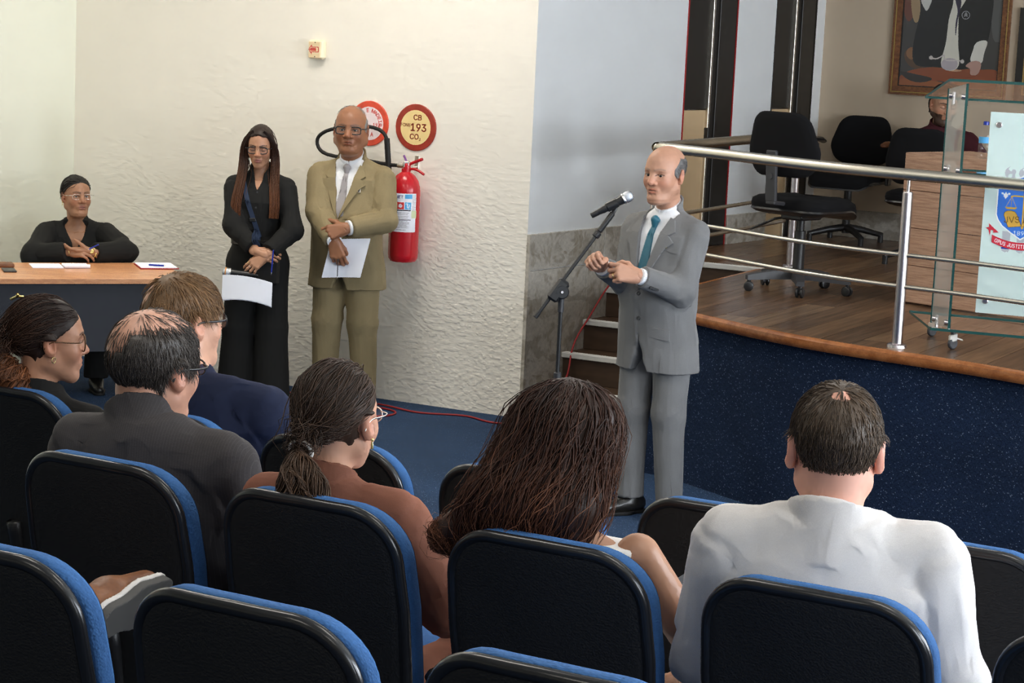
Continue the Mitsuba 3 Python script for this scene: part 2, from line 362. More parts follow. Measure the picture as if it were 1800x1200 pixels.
def hand_fn(o):
    """Hand in its own frame: origin at the wrist, y towards the fingers, z = back of the hand, thumb towards +x (mirrored for the other hand).
    bend: curl of index..little in degrees per knuckle; spread; thumb: (out, curl)."""
    s = o.get('size', 1.0); B = o.get('bend', ((20, 30, 20),) * 4); sp = o.get('spread', 4); th = o.get('thumb', (38, 15))
    segs = []; base = [(.030, .088), (.010, .093), (-.011, .090), (-.030, .081)]; L = [(.040, .024, .020), (.044, .028, .021), (.041, .026, .020), (.032, .020, .018)]
    for i in range(4):
        p = A_(base[i][0], base[i][1], .002); az = math.radians((1.2 - i * .9) * sp); a = 0; pts = [p]
        for j in range(3):
            a -= math.radians(B[i][j]); d = A_(math.sin(az) * math.cos(a), math.cos(az) * math.cos(a), math.sin(a)); p = p + d * L[i][j]; pts.append(p)
        r = [.0098, .0088, .0080, .0066] if i < 3 else [.0085, .0076, .0069, .0058]
        segs.append((pts, r))
    t0 = A_(.022, .022, -.008); a, c = math.radians(th[0]), math.radians(th[1])
    d = unit(A_(math.sin(a), math.cos(a), -.35)); p1 = t0 + d * .043
    d2 = unit(d + A_(-math.sin(c) * .9, .1, -math.sin(c) * .8)); p2 = p1 + d2 * .031; d3 = unit(d2 + A_(-math.sin(c) * .7, .1, -math.sin(c) * .5)); p3 = p2 + d3 * .024
    def f(P):
        P = P / F32(s)
        d = rcone(P, (0, -.05, 0), (0, .0, 0), .0265, .0245) ; 
        q = P.copy(); q[:, 2] = q[:, 2] * 1.55
        d = rcone(q, (0, -.025, 0), (0, .005, 0), .029, .029)
        for b in base: d = smin(d, rcone(P, (b[0] * .55, .012, 0), (b[0], b[1], .001), .0148, .0118), .014)
        d = smin(d, rcone(P, (.012, .012, -.006), (.020, .05, -.010), .015, .0135), .016)
        d = smin(d, ell(P, (-.02, .035, -.008), (.014, .03, .012)), .016)
        for pts, r in segs:
            e = chain(P, pts, r, .004)
            for k in (1, 2): e = smin(e, ell(P, pts[k], (r[k] * 1.04,) * 3), .003)
            d = smin(d, e, .006)
        d = smin(d, chain(P, [t0, p1, p2, p3], [.0150, .0108, .0102, .0078], .006), .010)
        return d * F32(s)
    return f, segs, (t0, p1, p2, p3)

FIST = ((60, 85, 45),) * 4
RELAX = ((22, 30, 18), (26, 34, 20), (30, 36, 22), (34, 38, 24))

def ik(S, W, l1, l2, pole):
    """Elbow between shoulder S and wrist W bending towards pole; the wrist is pulled in if it is out of reach."""
    S, W = A_(*S), A_(*W); v = W - S; d = np.linalg.norm(v)
    if d > (l1 + l2) * .995: v = v / d * (l1 + l2) * .995; d = (l1 + l2) * .995; W = S + v
    u = v / d; a = (l1 * l1 - l2 * l2 + d * d) / (2 * d); h = math.sqrt(max(l1 * l1 - a * a, 0))
    p = np.asarray(pole, float); p = p - u * (p @ u); p = unit(p)
    return S + u * a + p * h, W

def wrinkle(m, f, amp, freq, seed=0):
    """Moves the vertices of m along their normals by noise; f(V) -> (weight, coordinates)."""
    V = np.asarray(m.vertices); w, q = f(V); n = meshkit.fbm(q * np.asarray(freq), 2, seed) - .5
    return trimesh.Trimesh(V + vnorm(m) * (n * 2 * amp * w)[:, None], m.faces, process=False)

class Person:
    """A posed figure. Joints are in the person's frame (x right, y forward, z up, origin on the floor between the feet or under the seat); yaw turns it: at 0 it faces +Y of the world."""
    def __init__(s, name, label, at, yaw, size=1.0, group=None):
        s.key = thing(name, label, 'person'); s.o = A_(*at); s.R = rotz(yaw); s.size = size; s.J = {}
    def W(s, m):
        return xf(m, s.R * s.size, s.o)
    def local(s, w): return s.R.T @ (A_(*w) - s.o) / s.size
    def world(s, p): return s.R @ (A_(*p) * s.size) + s.o
    def add(s, name, m, bsdf, smooth=True, label=None, color=None, parent=None):
        return part(parent or s.key, name, s.W(m), bsdf, smooth, label, color)
    # -------- skeletons
    def stand(s, sh=.185, lean=0.0, hipw=.09, foot=((.11, .02), (-.11, .0)), toe=(.25, -.25), bend=.0):
        J = s.J; J['hip'] = A_(0, 0, .90); J['ax'] = unit(A_(0, math.sin(lean), math.cos(lean))); J['L'] = .54
        s._torso(sh); J['toe'] = toe
        for k, (i, (fx, fy)) in zip('rl', enumerate(foot)):
            x = 1 if k == 'r' else -1
            J['hip_' + k] = J['hip'] + A_(x * hipw, 0, -.01); J['ank_' + k] = A_(fx, fy, .085)
            J['kne_' + k] = (J['hip_' + k] + J['ank_' + k]) / 2 + A_(0, .025 + bend, .015)
        return s
    def sit(s, seat=.45, lean=0.0, sh=.185, side=0.0, knee=(.14, .14), hipw=.09, turn=0.0, shin=0.0, shz=.465):
        J = s.J; J['hip'] = A_(0, 0, seat + .085); J['ax'] = unit(A_(side, math.sin(lean), math.cos(lean))); J['L'] = .54
        s._torso(sh, turn, shz); J['toe'] = (.1, -.1)
        for k, kx in zip('rl', knee):
            x = 1 if k == 'r' else -1
            J['hip_' + k] = J['hip'] + A_(x * hipw, .02, -.005); J['kne_' + k] = A_(x * kx, .44, seat + .075)
            J['ank_' + k] = A_(x * kx, .47 + shin, .085)
        return s
    def _torso(s, sh, turn=0.0, shz=.455):
        s.J['shz'] = shz
        J = s.J; az = J['ax']; ex = unit(A_(math.cos(turn), math.sin(turn), 0)); ey = unit(np.cross(az, ex)); ex = np.cross(ey, az)
        J['R'] = np.stack([ex, ey, az], 1); T_ = lambda x, y, z: J['hip'] + J['R'] @ A_(x, y, z)
        J['T'] = T_; J['neck'] = T_(0, -.015, .535); J['sh_r'] = T_(sh, -.012, shz); J['sh_l'] = T_(-sh, -.012, shz); J['sh'] = sh
    def head(s, yaw=0, pitch=0, roll=0, fwd=.025, up=.155, scale=1.0, side=0.0):
        J = s.J; J['Rh'] = rotz(yaw) @ rotx(pitch) @ roty(roll); J['hs'] = scale
        J['hc'] = J['neck'] + A_(side, fwd, up * scale + .0)
        return s
    def arm(s, k, wrist, pole, l1=.285, l2=.255, world=False):
        w = s.local(wrist) if world else wrist
        s.J['elb_' + k], s.J['wri_' + k] = ik(s.J['sh_' + k], w, l1, l2, pole); return s
    def d(s, w): return s.R.T @ A_(*w)
    def hand(s, k, fwd=None, back=None, **o):
        """fwd: direction of the fingers, back: direction the back of the hand faces (both in the person's frame)."""
        J = s.J; fa = unit(J['wri_' + k] - J['elb_' + k]); fwd = fa if fwd is None else unit(A_(*fwd))
        y = fwd; z = A_(*back); z = unit(z - y * (z @ y)); x = np.cross(y, z)
        J['Rw_' + k] = np.stack([x, y, z], 1); o['side'] = -1 if k == 'r' else 1; J['ho_' + k] = o
        return s
    # -------- meshes
    def head_sdf(s):
        J = s.J; R = J['Rh'].astype(F32); c = J['hc'].astype(F32); k = F32(J['hs']); f = head_fn(s.face)
        return lambda P: f(((P - c) @ R) / k) * k
    def to_head(s, V): return ((V - s.J['hc']) @ s.J['Rh']) / s.J['hs']
    def from_head(s, V): return (np.asarray(V) * s.J['hs']) @ s.J['Rh'].T + s.J['hc']
    def neck_fn(s, r=.056):
        J = s.J; a = J['hc'] + J['Rh'] @ A_(0, -.028, -.05) * J['hs']; b = J['neck'] + J['R'] @ A_(0, -.012, -.03)
        return lambda P: rcone(P, a, b, r * .97, r * 1.0)
    def body(s, face, neck=.056, bare_arms=False, legs=True, h=None, hands=True, bare_feet=False, chest=0.0):
        s.face = face; J = s.J; h = h or (.0044 if face.get('hidden') else .0029); hf = s.head_sdf(); nf = s.neck_fn(neck); R, hip = J['R'], J['hip']; ms = []
        sh = J['sh']
        up = lambda P: smin(smin(hf(P), nf(P), .022), rcone(P, J['neck'] + R @ A_(.03, -.01, -.015), J['T'](sh * .62, -.015, .475), .040, .04), .04)
        def fh(P):
            d = smin(hf(P), nf(P), .022)
            for x in (1, -1): d = smin(d, rcone(P, J['neck'] + R @ A_(.02 * x, -.015, -.02), J['T'](sh * .58 * x, -.018, J['shz'] - .012), .034, .032), .03)
            d = smin(d, ell(P, J['T'](0, .0, .42), (.125, .072, .085), R), .03)
            return d
        c = J['hc']; lo = np.minimum(c - .16, J['neck'] - (.17, .13, .13)); hi = np.maximum(c + .16, J['neck'] + (.17, .13, .1))
        ms.append(sdf_mesh(fh, lo, hi, h))
        def fb(P):
            d = loft(P, hip, R, [-.11, -.02, .1, .22, .36, .45, .49], 0, [0, 0, 0, .005, 0, -.005, -.01], [.13, .155, .135, .125, .145, .14, .09], [.09, .105, .09, .085, .1, .085, .06]) 
            for k in 'rl':
                e = chain(P, [J['sh_' + k] * .9 + J['elb_' + k] * .1 - R @ A_(.012 * (1 if k == 'r' else -1), 0, 0), J['elb_' + k], J['wri_' + k]], [.034, .034, .026], .02)
                d = smin(d, e, .04)
                if legs: d = smin(d, chain(P, [J['hip_' + k], J['kne_' + k], J['ank_' + k]], [.075, .052, .036], .03), .03)
            return d
        pts = np.array([v for k, v in J.items() if isinstance(v, np.ndarray) and v.shape == (3,) and k[:2] in ('hi', 'sh', 'el', 'wr', 'kn', 'an', 'ne') and k != 'hc'])
        if bare_arms is False: ms.append(sdf_mesh(fb, pts.min(0) - .16, pts.max(0) + .16, .011))
        else:
            ms.append(sdf_mesh(fb, pts.min(0) - .16, pts.max(0) + .16, .008))
        if hands:
            for k in 'rl':
                o = J.get('ho_' + k)
                if not o: continue
                f, segs, th = hand_fn(o); R_ = J['Rw_' + k].copy(); 
                m = sdf_mesh(f, (-.075, -.07, -.12), (.1, .22, .07), o.get('h', .0045 if face.get('hidden') else .0029))
                V = np.asarray(m.vertices) * A_(o['side'], 1, 1); m = trimesh.Trimesh(V, m.faces, process=False)
                if o['side'] < 0: m.invert()
                ms.append(xf(m, R_, J['wri_' + k]))
        m = union(ms); V = np.asarray(m.vertices)
        col = skin_colors(s.to_head(V), face)
        tip = meshkit.fbm(V * 55, 2, 3)[:, None]; col = np.clip(col * (.93 + .14 * tip), 0, 1)
        s.add('body', m, 'skin', True, None, col)
        if face.get('eyes', 'open') == 'open' and not face.get('hidden'):
            gz = face.get('gaze', (0, 1, 0))
            for x in (1, -1):
                e = trimesh.creation.icosphere(4, .0122); v = np.asarray(e.vertices); g = v @ unit(A_(*gz)) / .0122
                cc = np.where(g[:, None] > .965, A_(.004, .004, .004), np.where(g[:, None] > .885, A_(*face.get('iris', (.035, .02, .012))), A_(.5, .45, .42)))
                e = xf(e, None, A_(.032 * face.get('w', 1) * x, .0722, -.0006)); e = trimesh.Trimesh(s.from_head(e.vertices), e.faces, process=False)
                s.add('eye', e, 'eye', True, None, cc)
        return s
    # -------- clothes
    def torso_fn(s, prof='suit', belly=0.0, add=0.0, hem=-.20, wide=1.0, top=.545):
        J = s.J; sh = J['sh']
        ts = [hem, -.08, .03, .13, .25, .36, .43, .475, top]
        if prof == 'suit':
            rx = A_(.205, .195, .185, .178, .185, .195, .19, .15, .07); ry = A_(.150, .145, .138 + belly * .5, .135 + belly, .135 + belly * .7, .135, .12, .098, .065)
        elif prof == 'fem':
            rx = A_(.195, .19, .165, .143, .150, .165, .165, .13, .06); ry = A_(.135, .135, .118, .108, .125 + belly, .13 + belly, .105, .085, .058)
        rx = rx * wide + add; ry = ry + add
        cy = A_(0, 0, belly * .35, belly * .5, belly * .35, .0, -.008, -.018, -.022)
        R, hip = J['R'], J['hip']
        def f(P):
            d = loft(P, hip, R, ts, 0, cy, rx, ry, 2.3)
            for x in (1, -1): d = smin(d, rcone(P, J['neck'] + R @ A_(.035 * x, -.018, -.042 + (J['shz'] - .455) * .75), J['T']((sh - .012) * x, -.016, J['shz'] + .004), .050 + add, .047 + add), .045)
            return d
        return f
    def sleeve_fn(s, k, r=(.070, .060, .050), upto=1.0, add=0.0):
        J = s.J; a, b, c = J['sh_' + k], J['elb_' + k], J['wri_' + k]; c2 = b + (c - b) * upto; u = unit(c - b); a = a + (b - a) * .14 - J['R'] @ A_(.012 * (1 if k == 'r' else -1), 0, 0)
        def f(P):
            d = chain(P, [a, b, c2 + u * .03], [r[0] + add, r[1] + add, r[2] + add], .03)
            return np.maximum(d, ((P - c2.astype(F32)) @ u.astype(F32)))  if True else d
        return f
    def bounds(s, ks, pad):
        p = np.array([s.J[k] for k in ks]); return p.min(0) - pad, p.max(0) + pad
    def folds(s, m, amp=.006, seed=1, arms=True):
        """Cloth folds: rings round the elbows, diagonal drags on the trunk."""
        J = s.J
        def f(V):
            w = np.full(len(V), .95); q = np.c_[V[:, 0] * 4 + V[:, 2] * 4, V[:, 1] * 6, V[:, 2] * 13 - V[:, 0] * 7] + seed * 7.3
            for k in 'rl':
                if not arms: break
                a, b, c = J['sh_' + k], J['elb_' + k], J['wri_' + k]
                for p0, p1 in ((a, b), (b, c)):
                    u = p1 - p0; L = np.linalg.norm(u); t = np.clip((V - p0) @ u / L ** 2, 0, 1); dd = np.linalg.norm(V - p0 - t[:, None] * u, axis=1)
                    near = dd < .095
                    ee = np.exp(-((np.linalg.norm(V - b, axis=1)) / .10) ** 2)
                    w = np.where(near, .5 + 1.1 * ee, w)
                    ring = np.stack([t * L * 26 + ((V - p0) @ unit(np.cross(u, A_(.3, .9, .2)))) * 9, (V - p0) @ unit(np.cross(u, A_(0, 1, .2))) * 7, (V - p0) @ unit(np.cross(u, A_(1, 0, .2))) * 7], 1)
                    q = np.where(near[:, None], ring + seed * 3.1, q)
            return w, q
        return wrinkle(m, f, amp, (1, 1, 1), seed)
    def front(s, x=0.0, z=.0, y=.6):
        """Start points in front of the chest for draping: 2D (right, up along the trunk) -> 3D."""
        J = s.J
        return lambda xy: J['hip'] + np.c_[xy[:, 0], np.full(len(xy), y), xy[:, 1]] @ J['R'].T
    def drape_front(s, poly, f, **k):
        return drape(Polygon(poly) if not isinstance(poly, Polygon) else poly, f, s.front(), -s.J['R'][:, 1], **k)
    def suit(s, bsdf, shirt='white_shirt', tie=None, belly=0.0, hem=-.20, wide=1.0, button_z=.17, h=.007, open_front=True, sleeves=(.95, .95), label=None, amp=.006, seed=1,
             buttons=None, sleeve_r=(.062, .058, .050), collar=True, name='jacket', cuffs=True, prof='suit', collar_r=.066, button_bsdf=None, cut=None):
        J = s.J; R, hip = J['R'], J['hip']; tf = s.torso_fn(prof, belly, 0, hem, wide); sl = [s.sleeve_fn(k, sleeve_r, u) for k, u in zip('rl', sleeves)]
        inner = s.torso_fn(prof, belly, -.013, hem + .12, wide)
        nk = J['neck']; Rf = R.astype(F32); hf = hip.astype(F32)
        vtop = .50
        def vcut(P):
            q = (P - hf) @ Rf; w = np.clip((q[:, 2] - button_z) / (vtop - button_z), 0, 1.3) * .078
            return np.maximum(np.maximum(np.abs(q[:, 0]) - w, -(q[:, 1] - .0)), button_z - q[:, 2])
        def flare(P):
            q = (P - hf) @ Rf      # the fronts part below the button
            w = np.clip((.0 - q[:, 2]), 0, 1) ** 1.4 * .45
            return np.maximum(np.abs(q[:, 0]) - w, -(q[:, 1] - .02))
        na = J['hc'] + J['Rh'] @ A_(0, -.03, -.08) * J['hs']; nb = J['neck'] + R @ A_(0, -.012, -.045)
        ax = unit(na - nb)
        def col(P):
            q = (P - nb.astype(F32)); t = q @ ax.astype(F32); r = nrm(q - t[:, None] * ax.astype(F32)); rr = collar_r + .008 - t * .09
            tilt = (P - nk.astype(F32)) @ R[:, 1].astype(F32)
            return np.maximum(np.abs(r - rr) - .0065, np.maximum(t - (.084 - tilt * .42), -t - .01))
        def fj(P):
            d = tf(P)
            t0_ = d
            for e in sl: ev = e(P); d = smin(d, ev, .045) + .0040 * np.exp(-((t0_ - ev) / .0065) ** 2)
            if collar: d = smin(d, col(P), .004)
            q = (P - hf) @ Rf
            if not open_front or True: d = d + .0022 * np.exp(-(q[:, 0] / .0045) ** 2) * (q[:, 1] < -.02) * (q[:, 2] < .50)
            if open_front:
                d = smax(d, -vcut(P), .004)
                if hem < -.1: d = smax(d, -flare(P), .004)
            if cut is not None: d = np.maximum(d, cut(P))
            return d
        lo, hi = s.bounds([k for k in ('hip', 'neck', 'sh_r', 'sh_l', 'elb_r', 'elb_l', 'wri_r', 'wri_l')], .30)
        m = s.folds(sdf_mesh(fj, lo, hi, h), amp, seed)
        s.jk = jk = s.add(name, m, bsdf, True, label)
        s.jf = fj
        if open_front:
            inn2 = lambda P: smin(inner(P), np.maximum(rcone(P, nb - ax * .04, nb + ax * .06, collar_r - .002, collar_r - .008), (P - nb.astype(F32)) @ ax.astype(F32) - .030 + .34 * ((P - nk.astype(F32)) @ R[:, 1].astype(F32))), .012)
            c = s.add('shirt', sdf_mesh(inn2, lo, hi, h * 1.2), shirt, True)
            # lapels: collar leaf with its notch, then the long lapel
            full = lambda P: smin(tf(P), col(P), .012)
            for x in (1, -1):
                e = lambda z: (z - button_z) / (vtop - button_z) * .078
                lap = [(x * (e(button_z) + .004), button_z + .01), (x * (e(.36) + .052), .375), (x * (e(.36) + .083), .402), (x * (e(.41) + .048), .428), (x * (e(.43)), .45), (x * (e(.3) - .0), .3)]
                s.add('lapel', s.drape_front(lap, full, off=.003, thick=.0085), bsdf, 30, None, None, jk)
                leaf = [(x * (e(.41) + .000), .437), (x * (e(.41) + .043), .433), (x * (e(.41) + .064), .448), (x * (e(.45) + .028), .50), (x * (e(.5) - .004), .51)]
                s.add('collar_leaf', s.drape_front(leaf, full, off=.004, thick=.008), bsdf, 30, None, None, jk)
            # shirt collar
            def sc(P):
                q = (P - nb.astype(F32)); t = q @ ax.astype(F32); r = nrm(q - t[:, None] * ax.astype(F32)); rr = collar_r - .004 - t * .08
                tilt = (P - nk.astype(F32)) @ R[:, 1].astype(F32); lx = np.abs((P - nk.astype(F32)) @ R[:, 0].astype(F32))
                point = np.where(tilt > .02, np.clip(.045 - np.abs(lx - .036), 0, 1) * .9, 0)
                return np.maximum(np.abs(r - rr) - .0045, np.maximum(t - (.080 - tilt * .48), -t + .02 - tilt * .35 - point))
            def vn(P):
                q = (P - hf) @ Rf; return np.maximum(np.abs(q[:, 0]) - np.clip((.505 - q[:, 2]) * .55, 0, 1) - .002, -(q[:, 1]))
            s.add('shirt_collar', sdf_mesh(lambda P: smax(sc(P), -vn(P), .003), nk - .16, nk + .16, .0038), shirt, True, None, None, c)
            if tie:
                # knot and blade lie on the shirt
                blade = [(-.012, .465), (.012, .465), (.024, .30), (.034, .16), (.036, .08), (-.036, .08), (-.034, .16), (-.024, .30)]
                tk = s.add('tie', s.drape_front([(a, b) for a, b in blade], inner, off=.003, thick=.006, res=.022), tie, 40)
                kp = cast(inner, s.front()(np.array([[0, .482]])), -R[:, 1])[0]
                kf = lambda P: smin(rcone(P, kp + R @ A_(0, .012, .016), kp + R @ A_(0, .012, -.020), .019, .0125), ell(P, kp + R @ A_(0, .008, .012), (.025, .012, .012), R), .01)
                s.add('knot', sdf_mesh(kf, kp - .06, kp + .06, .0035), tie, True, None, None, tk)
        for bz in (buttons or ()):
            p = cast(fj, s.front()(np.array([bz])), -R[:, 1])[0]
            s.add('button', lathe([(0, .004), (.004, .0035), (.007, .0045), (.009, .003), (.0095, 0), (.009, -.004), (0, -.004)], 16, p + R[:, 1] * .001, R[:, 1]), button_bsdf or 'dark_button', 40, None, None, jk)
        if cuffs:
            for k, u in zip('rl', sleeves):
                a, b = J['elb_' + k], J['wri_' + k]; d = unit(b - a); L = np.linalg.norm(b - a); e = a + d * (L * u)
                g = e + d * .018; R_ = basis(np.cross(d, A_(.1, .2, 1)), d)
                s.add('shirt_cuff', tube([e - d * .05, e - d * .01, g - d * .002, g, g - d * .002, e - d * .03], [sleeve_r[2] * .62, sleeve_r[2] * .74, sleeve_r[2] * .76, sleeve_r[2] * .74, sleeve_r[2] * .68, sleeve_r[2] * .66], 20), shirt, 40, None, None, jk)
        return s
    def trousers(s, bsdf, r=(.098, .078, .060), hem=.0, waist=.165, label=None, amp=.006, name='trousers', top=.06, h=.009, deep=.12, crease=True):
        J = s.J; R, hip = J['R'], J['hip']
        def f(P):
            d = loft(P, hip, np.eye(3) if J['ank_r'][2] < .2 and J['kne_r'][2] < .5 and J['hip'][2] > .8 else R, [-.10, -.03, .04, top], 0, 0, [waist * .92, waist, waist * .98, waist * .93], [deep * .9, deep, deep, deep * .93])
            for k in 'rl':
                a, b, c = J['hip_' + k], J['kne_' + k], J['ank_' + k]; e = c + unit(c - b) * .03
                l = chain(P, [a, b, e], r, .03)
                l = np.maximum(l, (P - (c + unit(c - b) * hem).astype(F32)) @ unit(c - b).astype(F32))
                d = smin(d, l, .035)
            return d
        lo, hi = s.bounds(['hip', 'hip_r', 'hip_l', 'kne_r', 'kne_l', 'ank_r', 'ank_l'], .22)
        m = sdf_mesh(f, lo, hi, h)
        def wf(V):
            t = np.exp(-((V[:, 2] - J['kne_r'][2]) / .10) ** 2) * .8 + np.exp(-((V[:, 2] - .13) / .10) ** 2) * 1.3 + np.exp(-((V[:, 2] - J['hip'][2] + .08) / .10) ** 2) * .9
            return t + .15, V * A_(9, 9, 26) + V[:, [0]] * A_(0, 0, 30)
        s.tf = f
        s.add(name, wrinkle(m, wf, amp, (1, 1, 1), 5), bsdf, True, label)
        return s
    def shoes(s, bsdf, L=.27, label=None, sole='rubber_black'):
        J = s.J
        for k, a in zip('rl', J['toe']):
            p = J['ank_' + k] * A_(1, 1, 0) + A_(0, 0, max(J['ank_' + k][2] - .085, 0)); R_ = rotz(-a)
            def f(P):
                q = (P - p.astype(F32)) @ R_.astype(F32)
                d = rcone(q, (0, -.055, .045), (0, .02, .05), .036, .036)
                d = smin(d, rcone(q, (0, .02, .045), (0, .15, .028), .040, .030), .03)
                d = smin(d, rcone(q, (0, -.02, .09), (0, -.02, .05), .042, .04), .03)
                return np.maximum(d, .012 - q[:, 2])
            def g(P):
                q = (P - p.astype(F32)) @ R_.astype(F32); q2 = q.copy(); q2[:, 2] = 0
                d = smin(rcone(q2, (0, -.055, 0), (0, .03, 0), .036, .037), rcone(q2, (0, .05, 0), (0, .15, 0), .043, .036), .05)
                return np.maximum(d, np.maximum(q[:, 2] - .016, -q[:, 2]))
            sk = s.add('shoe', sdf_mesh(f, p - .2 - A_(0, 0, -.15), p + .26, .006), bsdf, True, label)
            s.add('sole', sdf_mesh(g, p - .2 - A_(0, 0, -.17), p + A_(.26, .26, .05), .005), sole, 40, None, None, sk)
        return s
    # -------- hair
    def hair(s, cap, strands, color, seed=0, bsdf='hair', name='hair', label=None, res=.004, extra=None, sides=3, body=None):
        """cap(q): thickness of the hair's mass over the scalp in head frame; strands: list of dicts n, mask, flow, L, r, lift, fall."""
        hf = s.head_sdf(); J = s.J; R, c, k = J['Rh'].astype(F32), J['hc'].astype(F32), F32(J['hs']); rng = np.random.default_rng(seed)
        ms, cols = [], []
        base = A_(*color)
        if cap is not None:
            def fc(P):
                q = ((P - c) @ R) / k; return hf(P) - cap(q) * k
            m = sdf_mesh(fc, J['hc'] - .22, J['hc'] + .2, res)
            V = np.asarray(m.vertices); d = hf(V.astype(F32)); keep = (d > .0008)[m.faces].any(1)
            m = trimesh.Trimesh(V, m.faces[keep], process=False)
            q = s.to_head(V); st = meshkit.fbm(np.c_[q[:, 0] * 90 + 0 * q[:, 1], np.arctan2(q[:, 2], q[:, 1]) * 2, q[:, 0] * 20 + 5], 3, seed)
            ms.append(m); cols.append(np.clip(base * (.45 + .7 * st)[:, None], 0, 1))
        if extra is not None:
            for m, cc in extra: ms.append(m); cols.append(np.tile(base * .8, (len(m.vertices), 1)) if cc is None else cc)
        hm = None
        for S in strands:
            if hm is None:
                g = rng.normal(size=(40000, 3)); g /= np.linalg.norm(g, axis=1, keepdims=True)
                roots = cast(hf, s.from_head(g * .19), -(g @ J['Rh'].T), 40, .3); hq = s.to_head(roots); hm = True
                ok = np.abs(hf(roots)) < .004; roots, hq = roots[ok], hq[ok]
            pr = S['mask'](hq); pick = np.nonzero(rng.random(len(hq)) < pr)[0]; pick = pick[:S['n']] if len(pick) > S['n'] else pick
            P = roots[pick].astype(float); n0 = len(P)
            if n0 == 0: continue
            K = S.get('K', 9); L = S['L'] * (1 + S.get('var', .25) * rng.normal(size=n0)); lift = S.get('lift', .004) * (.4 + 1.2 * rng.random(n0))
            path = [P + grad(hf, P) * .0005]; vel = None; kink = S.get('kink', .0); ph = rng.random((n0, 3)) * 50
            bodyf = body if body is not None else hf
            for i in range(K):
                p = path[-1]; q = s.to_head(p); d = S['flow'](q, i / K, hq[pick]) @ J['Rh'].T
                d = d + rng.normal(size=d.shape) * S.get('mess', .08)
                if kink: d = d + kink * np.sin(ph + i * 1.3)
                d = unit(d); g = grad(hf, p, .003); dist = hf(p.astype(F32)); on = dist < .03
                t = d - g * (d * g).sum(1, keepdims=True); d = np.where(on[:, None], unit(t * .9 + d * .1), d)
                fall = S.get('fall', 0) * np.clip((i + 1) / K * 1.5, 0, 1); d = unit(d + A_(0, 0, -fall))
                vel = d if vel is None else unit(vel * .45 + d)
                st = (L / K)
                if 'tie' in S: st = np.minimum(st, np.linalg.norm(q - A_(*S['tie']), axis=1) * J['hs'] * .6)
                p = p + vel * st[:, None]
                tgt = lift * min(1, (i + 1) / 3)
                dist = bodyf(p.astype(F32)); push = np.clip(tgt - dist, 0, .02) ; g = grad(bodyf, p, .003); p = p + g * push[:, None]
                if S.get('stick', True):
                    sf = S.get('stickf', hf); dist = sf(p.astype(F32)); pull = np.where((dist > tgt) & (dist < S.get('reach', .03)), (dist - tgt) * .7, 0); p = p - grad(sf, p, .003) * pull[:, None]
                path.append(p)
            path = np.stack(path, 1)
            if 'cull' in S:
                keep = ~S['cull'](s.to_head(path[:, -1])); path, r_n = path[keep], int(keep.sum()); n0 = r_n
                if n0 == 0: continue
            kk = path.shape[1]; tan = unit(np.gradient(path, axis=1)); a = unit(np.cross(tan, unit(path - J['hc']) + 1e-3)); b = np.cross(tan, a)
            prof = np.interp(np.linspace(0, 1, kk), [0, .15, .7, 1], [.7, 1, .85, .15]); r = S['r'] * (.6 + .8 * rng.random(n0)); th = np.arange(sides) * 2 * PI / sides
            fl = S.get('flat', 1.0)
            v = path[:, :, None] + (r[:, None] * prof)[:, :, None, None] * (np.cos(th)[None, None, :, None] * a[:, :, None] + fl * np.sin(th)[None, None, :, None] * b[:, :, None])
            i, j = np.meshgrid(np.arange(kk - 1), np.arange(sides), indexing='ij'); j2 = (j + 1) % sides
            qd = np.stack([i * sides + j, i * sides + j2, (i + 1) * sides + j2, (i + 1) * sides + j], -1).reshape(-1, 4)
            f = np.vstack([qd[:, [0, 1, 2]], qd[:, [0, 2, 3]]]); f = (f[None] + (np.arange(n0) * kk * sides)[:, None, None]).reshape(-1, 3)
            ms.append(trimesh.Trimesh(v.reshape(-1, 3), f, process=False))
            tipc = A_(*S['tip']) if 'tip' in S else base; w = (np.linspace(0, 1, kk) ** S.get('tipe', 1.5))[None, :, None]
            c0 = A_(*S.get('root', color)); cc = (c0 * (1 - w) + tipc * w) * np.clip(1 + .35 * rng.normal(size=(n0, 1, 1)), .35, 1.9)
            cols.append(np.clip(np.repeat(np.broadcast_to(cc, (n0, kk, 3)), sides, axis=1).reshape(-1, 3), 0, 1))
        m = trimesh.Trimesh(np.vstack([x.vertices for x in ms]), np.vstack([x.faces + o for x, o in zip(ms, np.cumsum([0] + [len(x.vertices) for x in ms[:-1]]))]), process=False)
        return s.add(name, m, bsdf, True, label, np.vstack(cols))
    def glasses(s, bsdf='black_plastic', w=.052, h=.036, r=.0016, y=.098, lens='lens', top_only=False, label=None, z=-.002, temple=.0016, round_=2.6, tint=None):
        F_ = s.from_head; g = numbered(s.key + '__glasses'); hw = s.face.get('w', 1)
        fr = []
        th = np.linspace(0, 2 * PI, 40, endpoint=False)
        for x in (1, -1):
            c, sn = np.cos(th), np.sin(th); px = np.sign(c) * np.abs(c) ** (2 / round_) * w / 2; pz = np.sign(sn) * np.abs(sn) ** (2 / round_) * h / 2
            ring = np.c_[x * (.034 * hw) + px, y - .004 - .10 * np.abs(px * x + .034) ** 1.6 * 1.0, z + pz]
            rr = np.where(pz > .3 * h / 2, r * 1.3, r)
            fr.append(tube(F_(ring), rr, 6, closed=True))
            ln = trimesh.Trimesh(np.vstack([F_(ring), F_(ring.mean(0)[None])]), [[i, (i + 1) % 40, 40] for i in range(40)], process=False)
            s.add('glasses__lens', ln, lens, False)
            tx = .034 * hw + w / 2
            fr.append(tube(F_(spline([(x * tx, y - .012, z + h * .28), (x * .078 * hw, y - .02, z + .008), (x * .083 * hw, .03, z + .008), (x * .083 * hw, -.012, z + .006), (x * .081 * hw, -.028, z - .012)], 16)), temple, 6))
